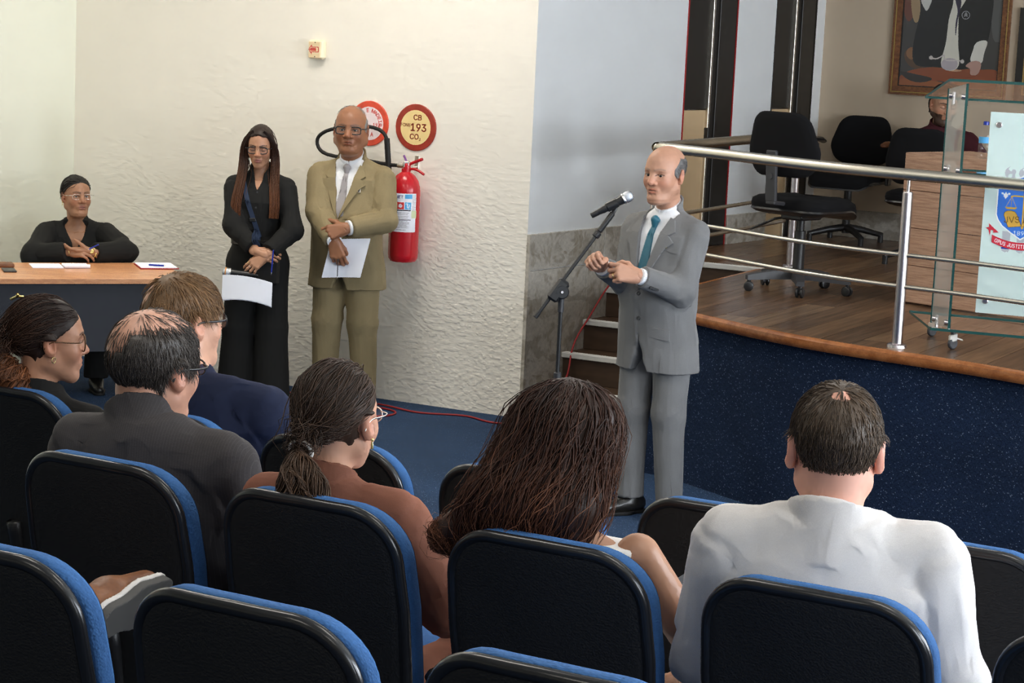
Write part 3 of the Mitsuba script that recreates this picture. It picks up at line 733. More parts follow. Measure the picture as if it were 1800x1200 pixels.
        fr.append(tube(F_(spline([(-(.034 * hw - w / 2), y - .004, z + .004), (0, y + .003, z + .007), (.034 * hw - w / 2, y - .004, z + .004)], 8)), r, 6))
        scene[g] = mikit.ply(s.W(cat_m(*fr)), bsdf, smooth=True)
        if label: tag(g, label)
        return s

def bundle(center, rad, n, r, col, tip=None, seed=0, K=14, sides=3, curl=.0, cf=9.0, flat=1.0):
    """A lock of hair: n strands along a spine (points), spread over the radii."""
    rng = np.random.default_rng(seed); c = spline(center, K); t = unit(np.gradient(c, axis=0)); a = unit(np.cross(t, A_(.3, .8, .25))); b = np.cross(t, a)
    rr = np.interp(np.linspace(0, 1, K), np.linspace(0, 1, len(rad)), rad); ms, cols = [], []
    ph = rng.random(n) * 2 * PI; q = np.sqrt(rng.random(n)); s0 = np.linspace(0, 1, K)
    for i in range(n):
        an = ph[i] + curl * np.sin(s0 * cf + ph[i] * 3); p = c + (a * np.cos(an)[:, None] + b * flat * np.sin(an)[:, None]) * (rr * q[i])[:, None] + curl * .004 * np.sin(s0 * cf * 1.7 + i)[:, None] * b
        L = K if rng.random() < .6 else int(K * (.75 + .25 * rng.random()))
        m = tube(p[:L], r * (.6 + .8 * rng.random()) * np.interp(np.linspace(0, 1, L), [0, .1, .75, 1], [.6, 1, .9, .2]), sides, caps=False); ms.append(m)
        w = (np.linspace(0, 1, K) ** 1.3)[:L, None]; cc = (A_(*col) * (1 - w) + A_(*(tip or col)) * w) * np.clip(1 + .35 * rng.normal(), .4, 1.8); cols.append(np.repeat(cc, sides, axis=0))
    return cat_m(*ms), np.clip(np.vstack(cols), 0, 1)
CROWN = A_(0, -.050, .112)
def from_crown(down=.25, back=0.0, c=CROWN):
    def fl(q, t, r):
        d = q - c; d[:, 2] *= .6; return unit(d) + A_(0, -back, -down)
    return fl
# ------------------------------------------------------------------ shared materials
for k, v in dict(skin=dict(base_color=VC, roughness=.46, specular=.42), eye=dict(base_color=VC, roughness=.08, specular=.6), hair=dict(base_color=VC, roughness=.48, specular=.32), paint=dict(base_color=VC, roughness=.6, specular=.3), print_gloss=dict(base_color=VC, roughness=.22, specular=.5)).items():
    scene[k] = {'type': 'twosided', 'b': {'type': 'principled', **v}}
def plaster(p, n, uv):
    a = dfbm(p.x * 45, p.y * 45, p.z * 55, 3); b = dnoise(p.x * 70, p.y * 70, p.z * 70); c = dfbm(p.x * 5, p.y * 5, p.z * 5, 2)
    k = dsm(1.7, .5, p.z)
    return (.45 + .55 * k) * (dsm(.42, .72, a) * .7 + b * .12) + c * .5
def wallpaint(col, dirt):
    def fn(p, n, uv):
        t = dfbm(p.x * 2.2, p.y * 2.2, p.z * 1.6, 3); s = dsm(.62, .8, dfbm(p.x * 14, p.y * 14, p.z * 3.5, 3)) * dsm(1.0, .0, p.z)
        return mi.Color3f(*col) * (.97 + .06 * t) * (1 - dirt * s)
    return fn
scene['front_paint'] = bump(prin(proc(wallpaint((.80, .765, .69), .10)), .62, .3), plaster, .0033, 2e-3)
scene['left_paint'] = bump(prin(proc(wallpaint((.76, .77, .66), .05)), .62, .3), plaster, .002, 2e-3)
scene['side_paint'] = bump(prin(proc(wallpaint((.74, .76, .77), .08)), .5, .35), lambda p, n, uv: dfbm(p.x * 9, p.y * 9, p.z * 9, 2), .003, 2e-3)
scene['stage_paint'] = bump(prin(proc(wallpaint((.52, .42, .31), .18)), .6, .3), lambda p, n, uv: dfbm(p.x * 30, p.y * 30, p.z * 30, 2), .002, 2e-3)
scene['ceiling_paint'] = prin((.80, .78, .72), .8, .2)
def marble(p, n, uv):
    w = dfbm(p.x * 3, p.y * 3, p.z * 5, 3); a = dfbm(p.x * 11 + w * 4, p.y * 11 + w * 3, p.z * 11 + w * 5, 4); v = dsm(.50, .62, a); st = dsm(.55, .7, dfbm(p.x * 22 + w * 6, p.y * 22, p.z * 10, 3))
    c = dmix((.44, .41, .36), (.31, .28, .235), v); c = dmix(c, (.20, .165, .11), st * .45); return c * (.8 + .35 * dfbm(p.x * 60, p.y * 60, p.z * 60, 2))
scene['marble'] = prin(proc(marble), .34, .4)
scene['step_edge'] = prin((.60, .60, .58), .5, .4)
scene['step_dark'] = prin(proc(lambda p, n, uv: mi.Color3f(.050, .028, .016) * (.7 + .6 * dfbm(p.x * 12, p.y * 12, p.z * 30, 2))), .5, .4)
def carpet(p, n, uv):
    a = dnoise(p.x * 420, p.y * 420, p.z * 420); b = cell_rand(p.x * 330, p.y * 330, p.z * 330); w = dfbm(p.x * 3, p.y * 3, p.z * 3, 3)
    c = mi.Color3f(.021, .042, .088) * (.45 + 1.0 * a) * (.8 + .4 * w); return dmix(c, (.26, .33, .44), dsm(.955, 1.0, b) * .75)
scene['carpet'] = bump(prin(proc(carpet), .95, .1, sheen=.35), lambda p, n, uv: dnoise(p.x * 300, p.y * 300, p.z * 300), .004, 1e-3)
def shaded_riser_carpet(p, n, uv):  # same carpet as the floor, the riser's shade put into a darker colour
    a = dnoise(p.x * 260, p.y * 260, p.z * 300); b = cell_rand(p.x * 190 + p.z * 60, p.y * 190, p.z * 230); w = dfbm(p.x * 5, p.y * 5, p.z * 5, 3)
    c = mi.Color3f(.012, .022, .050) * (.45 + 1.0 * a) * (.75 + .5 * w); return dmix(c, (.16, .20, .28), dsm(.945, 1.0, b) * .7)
scene['shaded_riser_carpet'] = bump(prin(proc(shaded_riser_carpet), .95, .1, sheen=.2), lambda p, n, uv: dnoise(p.x * 300, p.y * 300, p.z * 300), .004, 1e-3)
def woodfn(a, b, c, d, fx=(1, 1, 1), g=1.0):
    def fn(p, n, uv):
        x, y, z = p.x * fx[0], p.y * fx[1], p.z * fx[2]; w = dfbm(x * 2, y * 2, z * 2, 2); t = dfbm(x * 9 + w * 3, y * 9 + w * 3, z * 9, 3); u = dnoise(x * 60, y * 60, z * 60)
        return dmix(a, b, dsm(.3, .7, t)) * (1 - c * g * u) * (1 - d * (w - .5))
    return fn
def plankfn(k):
    A = [(.085, .045, .024), (.115, .062, .032), (.066, .034, .018), (.135, .078, .042)][k]
    def fn(p, n, uv):
        s = p.x * .8863 - p.y * .4631; t = p.x * .4631 + p.y * .8863
        g = dfbm(s * 46 + k * 9, t * 3.0, 0, 3); w = dfbm(s * 3, t * 2, k * 5.0, 3); f = dnoise(s * 170, t * 9, 0)
        return mi.Color3f(*A) * (.62 + .75 * g) * (.75 + .5 * w) * (1 - .2 * f)
    return fn
for k in range(4): scene[f'plank_wood_{k}'] = prin(proc(plankfn(k)), .27, .5)
scene['edge_wood'] = prin(proc(woodfn((.27, .085, .022), (.36, .13, .04), .25, .4, (3, 3, 3))), .26, .5)
scene['table_wood'] = prin(proc(woodfn((.50, .225, .105), (.60, .29, .14), .18, .2, (1.2, 7, 7))), .28, .5)
scene['desk_wood'] = prin(proc(woodfn((.345, .195, .125), (.46, .28, .19), .15, .3, (1.5, 1.5, 16))), .5, .35)
scene['dark_panel'] = prin((.016, .018, .026), .5, .35)
scene['black_metal'] = prin((.012, .012, .013), .38, .5)
scene['black_plastic'] = prin((.011, .011, .012), .32, .5)
scene['gray_plastic'] = prin((.030, .030, .034), .42, .5)
scene['rubber_black'] = prin((.012, .012, .012), .6, .3)
scene['door_dark'] = prin((.014, .0125, .011), .42, .4)
scene['door_beige'] = prin((.60, .43, .25), .5, .35)
scene['red_paint'] = prin((.30, .012, .014), .45, .4)
scene['chrome'] = {'type': 'twosided', 'b': {'type': 'roughconductor', 'material': 'Cr', 'alpha': .13, 'specular_reflectance': rgb(1.0, .97, .92)}}
scene['brushed_steel'] = {'type': 'twosided', 'b': {'type': 'roughconductor', 'material': 'none', 'alpha': .17, 'specular_reflectance': rgb(.66, .62, .54)}}
scene['gold'] = {'type': 'twosided', 'b': {'type': 'roughconductor', 'material': 'Au', 'alpha': .2}}
scene['silver'] = {'type': 'twosided', 'b': {'type': 'roughconductor', 'material': 'Ag', 'alpha': .18}}
scene['glass_sheet'] = {'type': 'thindielectric', 'int_ior': 1.5, 'specular_transmittance': rgb(.93, .97, .95)}
scene['glass_pale_reflection'] = {'type': 'blendbsdf', 'weight': .42, 'a': {'type': 'thindielectric', 'int_ior': 1.5}, 'b': {'type': 'twosided', 'b': {'type': 'diffuse', 'reflectance': rgb(.50, .52, .50)}}}  # grey diffuse share stands in for a bright wall reflected in the glass
scene['glass_edge'] = prin((.02, .075, .07), .15, .6)
scene['lens'] = {'type': 'thindielectric', 'int_ior': 1.5}
scene['clear_plastic'] = {'type': 'thindielectric', 'int_ior': 1.35}
scene['black_fabric'] = bump(prin((.0075, .0075, .0085), .95, .15, sheen=.12), lambda p, n, uv: dnoise(p.x * 500, p.y * 500, p.z * 500), .002)
def grain(p, n, uv): return dnoise(p.x * 330, p.y * 330, p.z * 330)
scene['shell_plastic'] = bump(prin((.0085, .0085, .009), .62, .38), grain, .0012)
scene['rim_plastic'] = prin((.010, .010, .011), .24, .5)
scene['blue_fabric'] = bump(prin(proc(lambda p, n, uv: mi.Color3f(.040, .112, .275) * (.82 + .3 * dnoise(p.x * 420, p.y * 420, p.z * 420))), .9, .15, sheen=.4), grain, .002)
scene['fire_red'] = prin((.46, .010, .018), .22, .5)
scene['white_plastic'] = prin((.72, .70, .66), .4, .4)
scene['paper'] = prin((.80, .82, .90), .75, .2)
scene['red_rubber'] = prin((.30, .02, .022), .5, .4)
scene['frosted'] = prin((.60, .73, .70), .30, .5)

# ------------------------------------------------------------------ room shell
def wall_slab(name, p0, p1, z0, z1, th, mat, side):
    """Wall from p0 to p1 (2D), thickness th to the side (+1 = left of the direction)."""
    p0, p1 = np.asarray(p0, float)[:2], np.asarray(p1, float)[:2]; d = p1 - p0; nrm_ = unit(A_(-d[1], d[0])) * th * side
    k = put(name, frame_box((*p0, z0), (*d, 0), (*nrm_, 0), (0, 0, z1 - z0)), mat); tag(k, None, None, None, 'structure'); return k
P2 = lambda u, v: uv(u, v)[:2]
CU = -3.236                                              # the left corner
C3 = A_(2.056, 14.959); W2D = unit(C3 - O2); W2N = A_(W2D[1], -W2D[0])        # side wall: direction and normal into the room
W3E = C3 + U2 * 6.6
tag(put('floor', box((-14, -8, -.1), (14, 19, 0)), 'carpet'), None, None, None, 'structure')
wall_slab('wall_front', O2, P2(CU, 0), -.05, CEIL, .22, 'front_paint', -1)
wall_slab('wall_left', P2(CU, .3), P2(CU, -15), -.05, CEIL, .2, 'left_paint', -1)
wall_slab('wall_back', P2(CU - .2, -15), P2(8.4, -15), -.05, CEIL, .2, 'front_paint', -1)  # out of view, closes the room so light bounces
wall_slab('wall_stage', C3 - U2 * .3, W3E, -.05, CEIL, .2, 'stage_paint', 1)
tag(put('ceiling', box((-14, -8, CEIL), (14, 19, CEIL + .1)), 'ceiling_paint'), None, None, None, 'structure')  # out of view, closes the room above so lamp light bounces
# side wall with its two door openings (distances along the wall from its near end)
along = lambda p: float((np.asarray(p)[:2] - O2) @ W2D)
D1a, D1s, D1b = along((.993, 13.37)), along((1.179, 13.648)), along((1.348, 13.90)); D2a, D2s, D2b = along((1.651, 14.352)), along((1.817, 14.601)), along((1.978, 14.842)); DE = along(C3)
w2 = lambda s, off=0.0, z=0.0: A_(*(O2 + W2D * s + W2N * off), z)
def w2box(s0, s1, o0, o1, z0, z1, bev=0): return frame_box(w2(s0, o0, z0), A_(*(W2D * (s1 - s0)), 0), A_(*(W2N * (o1 - o0)), 0), A_(0, 0, z1 - z0), bev)
DADO, STAGE = 1.05, .86
tag(put('wall_side', cat_m(w2box(.0, .32, -.012, 0, -.05, CEIL), w2box(.32, D1a, -.22, 0, -.05, CEIL), w2box(D1b, D2a, -.22, 0, -.05, CEIL), w2box(D2b, DE + .1, -.22, 0, -.05, CEIL), w2box(D1a, D1b, -.22, -.1, -.05, CEIL), w2box(D2a, D2b, -.22, -.1, -.05, CEIL)), 'side_paint'), None, None, None, 'structure')
# marble slabs of the dado, each with its own joint
for s0, s1, z0, z1 in [(.004, .62, 0, .84), (.625, D1a - .005, 0, .84), (.004, .80, .845, DADO), (.805, D1a - .005, .845, DADO), (D1b + .004, D2a - .004, .45, DADO)]:
    part('wall_side', 'marble_slab', w2box(s0, s1, .0, .018, z0, z1, .003), 'marble')
tag(put('trim_1', cat_m(w2box(-.004, .012, 0, .022, 0, DADO)), 'marble'), None, None, None, 'structure')
w3 = lambda s, off=0.0, z=0.0: A_(*(C3 + U2 * s - V2 * off), z)
for i in range(5):
    part('wall_stage', 'marble_slab', frame_box(w3(.01 + i * .92, 0, STAGE), A_(*(U2 * .915), 0), A_(*(-V2 * .018), 0), A_(0, 0, DADO - STAGE), .003), 'marble')
# doors: dark upper field, beige lower field, steel strip, dark jamb
for n, (a, s_, b, col) in enumerate([(D1a, D1s, D1b, 'red_paint'), (D2a, D2s, D2b, 'door_dark')], 1):
    k = f'door_{n}'; tag(k, None, None, None, 'structure')
    part(k, 'upper_panel', w2box(a + .008, s_ - .01, -.06, -.02, 1.735, CEIL, .003), 'door_dark', label='black upper field of the door')
    part(k, 'lower_panel', w2box(a + .008, s_ - .01, -.06, -.018, STAGE, 1.73, .003), 'door_beige', label='beige lower field of the door')
    part(k, 'strip', w2box(s_ - .012, s_ + .010, -.06, .002, STAGE, CEIL, .003), 'brushed_steel', label='narrow metal strip')
    part(k, 'hinge', w2box(s_ - .016, s_ + .014, -.02, .010, 1.50, 1.62, .002), 'black_metal')
    part(k, 'jamb', cat_m(w2box(s_ + .012, b - .006, -.06, .0, STAGE, CEIL, .003), w2box(s_ + .06, s_ + .085, -.01, .012, STAGE, CEIL, .003)), 'door_dark')
    part(k, 'reveal', cat_m(w2box(a - .004, a + .008, -.07, .004, DADO if n == 1 else STAGE, CEIL), w2box(b - .008, b + .004, -.07, .004, STAGE, CEIL)), col)
# right wall with unseen glowing windows that light the side wall and stage (behind the camera's right, outside the picture)
rw = 8.2
wall_slab('wall_right', P2(rw, 4.5), P2(rw, -15), -.05, CEIL, .2, 'side_paint', 1)
for i, (v, k) in enumerate(UNSEEN_WINDOWS, 1):
    c = uv(rw, v); e = frame_box(A_(*P2(rw - .01, v - .75), 1.35), A_(*(V2 * 1.5), 0), A_(*(-U2 * .005), 0), A_(0, 0, 1.5))
    wn = f'window_{i}'; tag(wn, None, None, None, 'structure')
    q = np.array([[*P2(rw - .03, v - .75), 1.35], [*P2(rw - .03, v + .75), 1.35], [*P2(rw - .03, v + .75), 2.85], [*P2(rw - .03, v - .75), 2.85]])
    pane = trimesh.Trimesh(q, [[0, 1, 2], [0, 2, 3]], process=False)
    if pane.face_normals[0][:2] @ U2 > 0: pane.invert()
    part(wn, 'pane', pane, 'white_plastic', emitter=area(DAY, k), label='unseen frosted pane that lights the side wall and stage')
    fr = [frame_box(A_(*P2(rw - .06, v + a), b_), A_(*(V2 * l), 0), A_(*(U2 * .06), 0), A_(0, 0, h)) for a, b_, l, h in [(-.8, 1.30, 1.6, .05), (-.8, 2.85, 1.6, .05), (-.8, 1.3, .05, 1.6), (.75, 1.3, .05, 1.6), (-.02, 1.3, .04, 1.6)]]
    part(wn, 'window_frame', cat_m(*fr), 'door_dark')
for i, (u, v, a, b, col, k) in enumerate(UNSEEN_LAMPS):
    t = numbered('ceiling_lamp'); tag(t, None, None, None, 'structure')  # lamp out of view, placed to light the walls and hall
    c = uv(u, v, CEIL - .035); R_ = np.stack([A_(*U2, 0), A_(*-V2, 0), A_(0, 0, -1)], 1)
    q = trimesh.Trimesh(c + np.array([[-a, -b, 0], [a, -b, 0], [a, b, 0], [-a, b, 0]]) @ R_.T, [[0, 1, 2], [0, 2, 3]], process=False)
    if q.face_normals[0][2] > 0: q.invert()
    part(t, 'diffuser', q, 'white_plastic', emitter=area(col, k))
    part(t, 'housing', cat_m(*[xf(box(lo, hi), R_, c) for lo, hi in [((-a - .03, -b - .03, -.034), (a + .03, -b, .012)), ((-a - .03, b, -.034), (a + .03, b + .03, .012)), ((-a - .03, -b, -.034), (-a, b, .012)), ((a, -b, -.034), (a + .03, b, .012))]]), 'white_plastic')
# ------------------------------------------------------------------ raked floor of the audience
for i, (v0, v1, z) in enumerate([(-6.34, -5.15, .15), (-7.27, -6.34, .25), (-8.20, -7.27, .317), (-9.13, -8.20, .47), (-15, -9.13, .57)]):
    k = put('floor_tier', frame_box(uv(CU, v0, 0), A_(*(U2 * (8.2 - CU)), 0), A_(*(V2 * (v1 - v0)), 0), A_(0, 0, z)), 'carpet'); tag(k, None, None, None, 'structure')
# ------------------------------------------------------------------ stage
EDGE = spline([(.565, 10.67), (.70, 10.60), (.881, 10.394), (1.077, 10.095), (1.294, 9.796), (1.538, 9.549), (1.858, 9.290), (2.177, 8.985), (2.62, 8.50), (3.2, 7.95), (4.2, 7.2)], 70)
WELL0, WELL1, WELL2 = A_(.565, 10.67), A_(1.448, 12.524), A_(1.05, 12.72)
PLAT = Polygon([*map(tuple, EDGE), tuple(C3 + U2 * 6.4 - V2 * 4.0), tuple(C3 + U2 * 6.4), tuple(C3), tuple(O2 + W2D * along((1.0, 13.3))), tuple(O2 + W2D * (along(WELL2) + .02)), tuple(WELL1)]).buffer(0)
inner = PLAT.buffer(-.004)
tag(put('floor_stage', extrude(PLAT.buffer(-.03), .02, t=(0, 0, STAGE - .05)), 'step_dark'), None, None, None, 'structure')
rng = np.random.default_rng(4); pw = .165
s_of = lambda p: (p - O2) @ U2; t_of = lambda p: (p - O2) @ V2
B = np.array(PLAT.exterior.coords); su = (B - O2) @ U2; sv = (B - O2) @ V2
Ruv = np.stack([A_(*U2, 0), A_(*V2, 0), A_(0, 0, 1)], 1)
locp = affinity.affine_transform(inner, [U2[0], U2[1], V2[0], V2[1], -O2 @ U2, -O2 @ V2])
for i, u0 in enumerate(np.arange(su.min() - .02, min(su.max(), 5.4), pw)):
    v = sv.min() - rng.random() * 1.6
    while v < sv.max():
        L = 1.3 + 1.3 * rng.random()
        from shapely.geometry import box as sbox
        g = locp.intersection(sbox(u0 + .0012, v + .0012, u0 + pw - .0012, v + L - .0012)); v += L
        for q in getattr(g, 'geoms', [g]):
            if q.area < .004: continue
            m = extrude(q, .032, t=(0, 0, STAGE - .032)); c = np.asarray(m.vertices)
            part('floor_stage', 'plank', xf(m, Ruv, A_(*O2, 0)), f'plank_wood_{int(rng.integers(4))}')
# riser: carpet skirt below a rounded wooden nosing
sk = np.vstack([[(1.05 + .0, 12.6)], [WELL1 * .5 + WELL0 * .5], EDGE]); skv = EDGE
nrm_e = np.gradient(EDGE, axis=0); nrm_e = unit(np.c_[nrm_e[:, 1], -nrm_e[:, 0]]); nrm_e *= np.sign((nrm_e @ A_(-.6, -.8)).sum())
bot, top = np.c_[EDGE - nrm_e * .02, np.zeros(len(EDGE))], np.c_[EDGE - nrm_e * .02, np.full(len(EDGE), STAGE - .055)]
def strip(a, b):
    n = len(a); v = np.vstack([a, b]); i = np.arange(n - 1); return trimesh.Trimesh(v, np.vstack([np.stack([i, i + 1, n + i + 1], 1), np.stack([i, n + i + 1, n + i], 1)]), process=False)
back = lambda a: a - np.c_[nrm_e * .03, np.zeros(len(a))]
tag(put('wall_stage_front', cat_m(strip(bot, top), strip(top, back(top)), strip(back(top), back(bot))), 'shaded_riser_carpet', True), None, None, None, 'structure')
prof = [(-.035, -.001), (.0, .0), (.018, -.003), (.028, -.012), (.031, -.028), (.028, -.044), (.018, -.054), (0, -.057), (-.035, -.057)]
rings = np.stack([np.c_[EDGE + nrm_e * a, np.full(len(EDGE), STAGE + b)] for a, b in prof], 1)
tag(put('trim_2', layers(rings), 'edge_wood', 35), None, None, None, 'structure')
wd = unit(WELL1 - WELL0); wn_ = A_(-wd[1], wd[0])
tag(put('trim_3', cat_m(frame_box(A_(*(WELL0 + wn_ * .03), STAGE - .06), A_(*(wd * np.linalg.norm(WELL1 - WELL0)), 0), A_(*(-wn_ * .05), 0), A_(0, 0, .058), .006)), 'edge_wood', 30), None, None, None, 'structure')
tag(put('wall_stair_inner', frame_box(A_(*(WELL0 + wn_ * .0), 0), A_(*(wd * np.linalg.norm(WELL1 - WELL0)), 0), A_(*(-wn_ * .04), 0), A_(0, 0, STAGE - .055)), 'step_dark'), None, None, None, 'structure')
# stairs up along the side wall: dark treads and risers, pale edges
STEPS = [(.165, 12.08, .165), (.30, 12.30, .335), (.44, 12.50, .51), (.60, 12.72, .685), (.80, 12.98, .858)]
k0 = 'floor_stairs'; tag(k0, None, None, None, 'structure')
starts = [along((.165, 12.085)), along((.303, 12.30)), along((.436, 12.47)), along((.57, 12.66))]
zs = [.172, .344, .516, .688]
for i, (s0, z) in enumerate(zip(starts, zs)):
    s1 = starts[i + 1] if i < 3 else s0 + .34
    a = w2(s0, .018); b = a + A_(*(U2 * 1.22), 0); d = A_(*(W2D * (s1 - s0 + .02)), 0)
    part(k0, 'riser', frame_box(A_(*a[:2], max(0, z - .172)), b - a, d, A_(0, 0, .172 - .03)), 'step_dark')
    part(k0, 'tread', frame_box(A_(*a[:2], z - .03), b - a, d, A_(0, 0, .028)), 'step_dark')
    e = A_(*(-W2D * .022), 0)
    part(k0, 'step_edge', frame_box(A_(*a[:2], z - .030) + e, b - a, A_(*(W2D * .055), 0), A_(0, 0, .032), .004), 'step_edge', label='pale stone edge of the step')
nz = frame_box(A_(*WELL2, STAGE - .028), A_(*(WELL1 - WELL2), 0), A_(*(W2D * .05), 0), A_(0, 0, .03), .004)
part(k0, 'step_edge', nz, 'step_edge', label='chipped white stone edge of the top step')
part(k0, 'riser', frame_box(A_(*(WELL2 + W2D * .02), .55), A_(*(WELL1 - WELL2), 0), A_(*(W2D * .03), 0), A_(0, 0, .28)), 'step_dark')
# ------------------------------------------------------------------ auditorium chairs
def yawR(a): return rotz(a)
def resample(P_, n):
    c = np.asarray(P_.exterior.coords); d = np.r_[0, np.cumsum(np.linalg.norm(np.diff(c, axis=0), axis=1))]; t = np.linspace(0, d[-1], n, endpoint=False)
    return np.stack([np.interp(t, d, c[:, k]) for k in (0, 1)], 1)
def bent(p2, y, zt=1.0, rec=.20, bow=.55):
    """Outline points (x, z) of the back rest placed in 3D: leaning back, sides bent forward."""
    z = p2[:, 1]; return np.c_[p2[:, 0], y + (zt - z) * math.tan(rec) + bow * p2[:, 0] ** 2, z]
shape_back = Polygon([(-.172, .40), (-.206, .62), (-.213, .80), (-.203, 1.0), (0, 1.004), (.203, 1.0), (.213, .80), (.206, .62), (.172, .40)])
shape_back = shape_back.buffer(-.105, quad_segs=16).buffer(.105, quad_segs=16)
def rings_of(poly, prof, n=96):
    out = []
    ref = resample(poly, n)
    for off, y in prof:
        q = poly.buffer(off, quad_segs=24); q = max(q.geoms, key=lambda g: g.area) if hasattr(q, 'geoms') else q
        c = resample(q, n); ang = np.argmin(np.linalg.norm(c - (ref[0] * (1 if off >= 0 else 1)), axis=1)); c = np.roll(c, -ang, 0)
        out.append(bent(c, y))
    return np.array(out)
shell_m = layers(rings_of(shape_back, [(-.03, .004), (-.012, .004), (-.006, .006), (-.006, .03), (-.02, .032)]))
rim_m = tube(bent(resample(shape_back, 120), .012), .0125, 10, closed=True)
cush_m = layers(rings_of(shape_back, [(-.012, .026), (.004, .030), (.009, .040), (.009, .058), (.004, .070), (-.012, .079), (-.045, .086), (-.08, .088)]))
seatp = Polygon([(-.20, .14), (-.215, .40), (-.20, .60), (.20, .60), (.215, .40), (.20, .14)]).buffer(-.06, quad_segs=12).buffer(.06, quad_segs=12)
def flat_rings(poly, prof, n=72):
    ref = resample(poly, n); out = []
    for off, z in prof:
        c = resample(poly.buffer(off, quad_segs=16), n); c = np.roll(c, -int(np.argmin(np.linalg.norm(c - ref[0], axis=1))), 0); out.append(np.c_[c, np.full(n, z) + .02 * np.clip((c[:, 1] - .2) / .4, 0, 1)])
    return np.array(out)
seat_m = layers(flat_rings(seatp, [(-.03, .385), (.0, .395), (.006, .41), (.006, .435), (-.004, .452), (-.03, .462), (-.08, .466)]))
pan_m = layers(flat_rings(seatp, [(-.06, .36), (-.01, .365), (.004, .385), (-.004, .392)]))
def arm_rest(x):
    pad = layers([bp for bp in [np.c_[x + r * .032 * np.cos(np.linspace(0, 2 * PI, 20, endpoint=False)), np.full(20, y), .665 - .018 * abs(y - .40) * 3 * (y > .4) + r * .017 * np.sin(np.linspace(0, 2 * PI, 20, endpoint=False))] for y, r in [(.10, .3), (.108, .75), (.13, 1), (.36, 1.05), (.44, 1.0), (.475, .75), (.485, .3)]]])
    return pad
def arm_post(x): return cat_m(tube(spline([(x * .88, .30, .38), (x, .29, .46), (x, .27, .56), (x, .26, .655)], 14), [.020] * 14, 10), tube(spline([(x * .88, .30, .38), (x * .5, .33, .36)], 6), .018, 8))
leg_m = cat_m(tube([(0, .32, .37), (0, .32, .05)], .028, 12), frame_box(A_(-.03, .12, .0), (.06, 0, 0), (0, .42, 0), (0, 0, .05), .01))
beam_m = box((-.2725, .29, .32), (.2725, .35, .365), .004); spine_m = tube(spline([(0, .30, .36), (0, .14, .38), (0, .12, .46), (0, .085, .62)], 14), .022, 10)
CHAIR_PARTS = [('back_shell', shell_m, 'shell_plastic', 35, 'black grained plastic back'), ('edge_trim', rim_m, 'rim_plastic', True, 'glossy black rim'), ('back_cushion', cush_m, 'blue_fabric', 40, 'blue cloth cushion'), ('seat', seat_m, 'blue_fabric', 40, 'blue cloth seat'), ('seat_pan', pan_m, 'shell_plastic', 35, None),
               ('armrest', arm_rest(-.2725), 'rim_plastic', 50, 'glossy black armrest'), ('arm_post', arm_post(-.2725), 'black_metal', True, None), ('leg', leg_m, 'black_metal', 35, None), ('beam', beam_m, 'black_metal', False, None), ('back_support', spine_m, 'black_metal', True, None)]
PLY = {n: mikit.ply(m, b, smooth=s) for n, m, b, s, _ in CHAIR_PARTS}
PLY['armrest_r'] = mikit.ply(arm_rest(.2725), 'rim_plastic', smooth=50)
ROWD, ROWF = A_(.870, -.492), A_(.492, .870); ROWYAW = -math.radians(29.5)
def chair(at, z, label, group):
    k = thing('auditorium_chair', label, 'chair', group)
    tw = T().translate([at[0], at[1], z]).rotate([0, 0, 1], math.degrees(ROWYAW))
    for n, m, b, s, l in CHAIR_PARTS:
        pk = numbered(f'{k}__{n}'); scene[pk] = {**PLY[n], 'to_world': tw}
        if l: tag(pk, l)
    return k
ZA, ZB, ZC = .15, .25, .317
A0, B0, C0 = A_(-.47, 5.26) - 2 * .545 * ROWD, A_(.061, 3.908) - 3 * .545 * ROWD, A_(-.415, 3.15) - .545 * ROWD
rowp = lambda o, i: o + ROWD * .545 * i
GA, GB, GC = 'blue and black chairs of the front row', 'blue and black chairs of the second row', 'blue and black chairs of the row nearest the viewer'
for i, l in enumerate(['black backed blue chair at the left end, with the ponytailed woman in black', 'black backed blue chair under the man in the navy shirt', 'empty black backed blue chair in front of the brown blazer woman', 'empty black backed blue chair left of the long haired woman',
                       'empty black backed blue chair between long haired woman and white suit man', 'black backed blue chair right of the man in the white suit, front row']):
    chair(rowp(A0, i), ZA, l, GA)
for i, l in enumerate(['black backed blue chair of the balding man in the charcoal suit', 'black backed blue chair of the woman in the brown blazer', 'black backed blue chair of the woman in the sleeveless white dress', 'black backed blue chair of the man in the white suit', 'black backed blue chair at the right edge of the picture, second row'], 1):
    chair(rowp(B0, i), ZB, l, GB)
for i, l in enumerate(['black backed blue chair at the bottom left corner, left of the brown shoe', 'black backed blue chair at the bottom, right of the brown shoe', 'black backed blue chair at the bottom, only its top edge in the picture']):
    chair(rowp(C0, i), ZC, l, GC)
chair(rowp(C0, -1), ZC, 'black backed blue chair under the person with the crossed leg', GC)

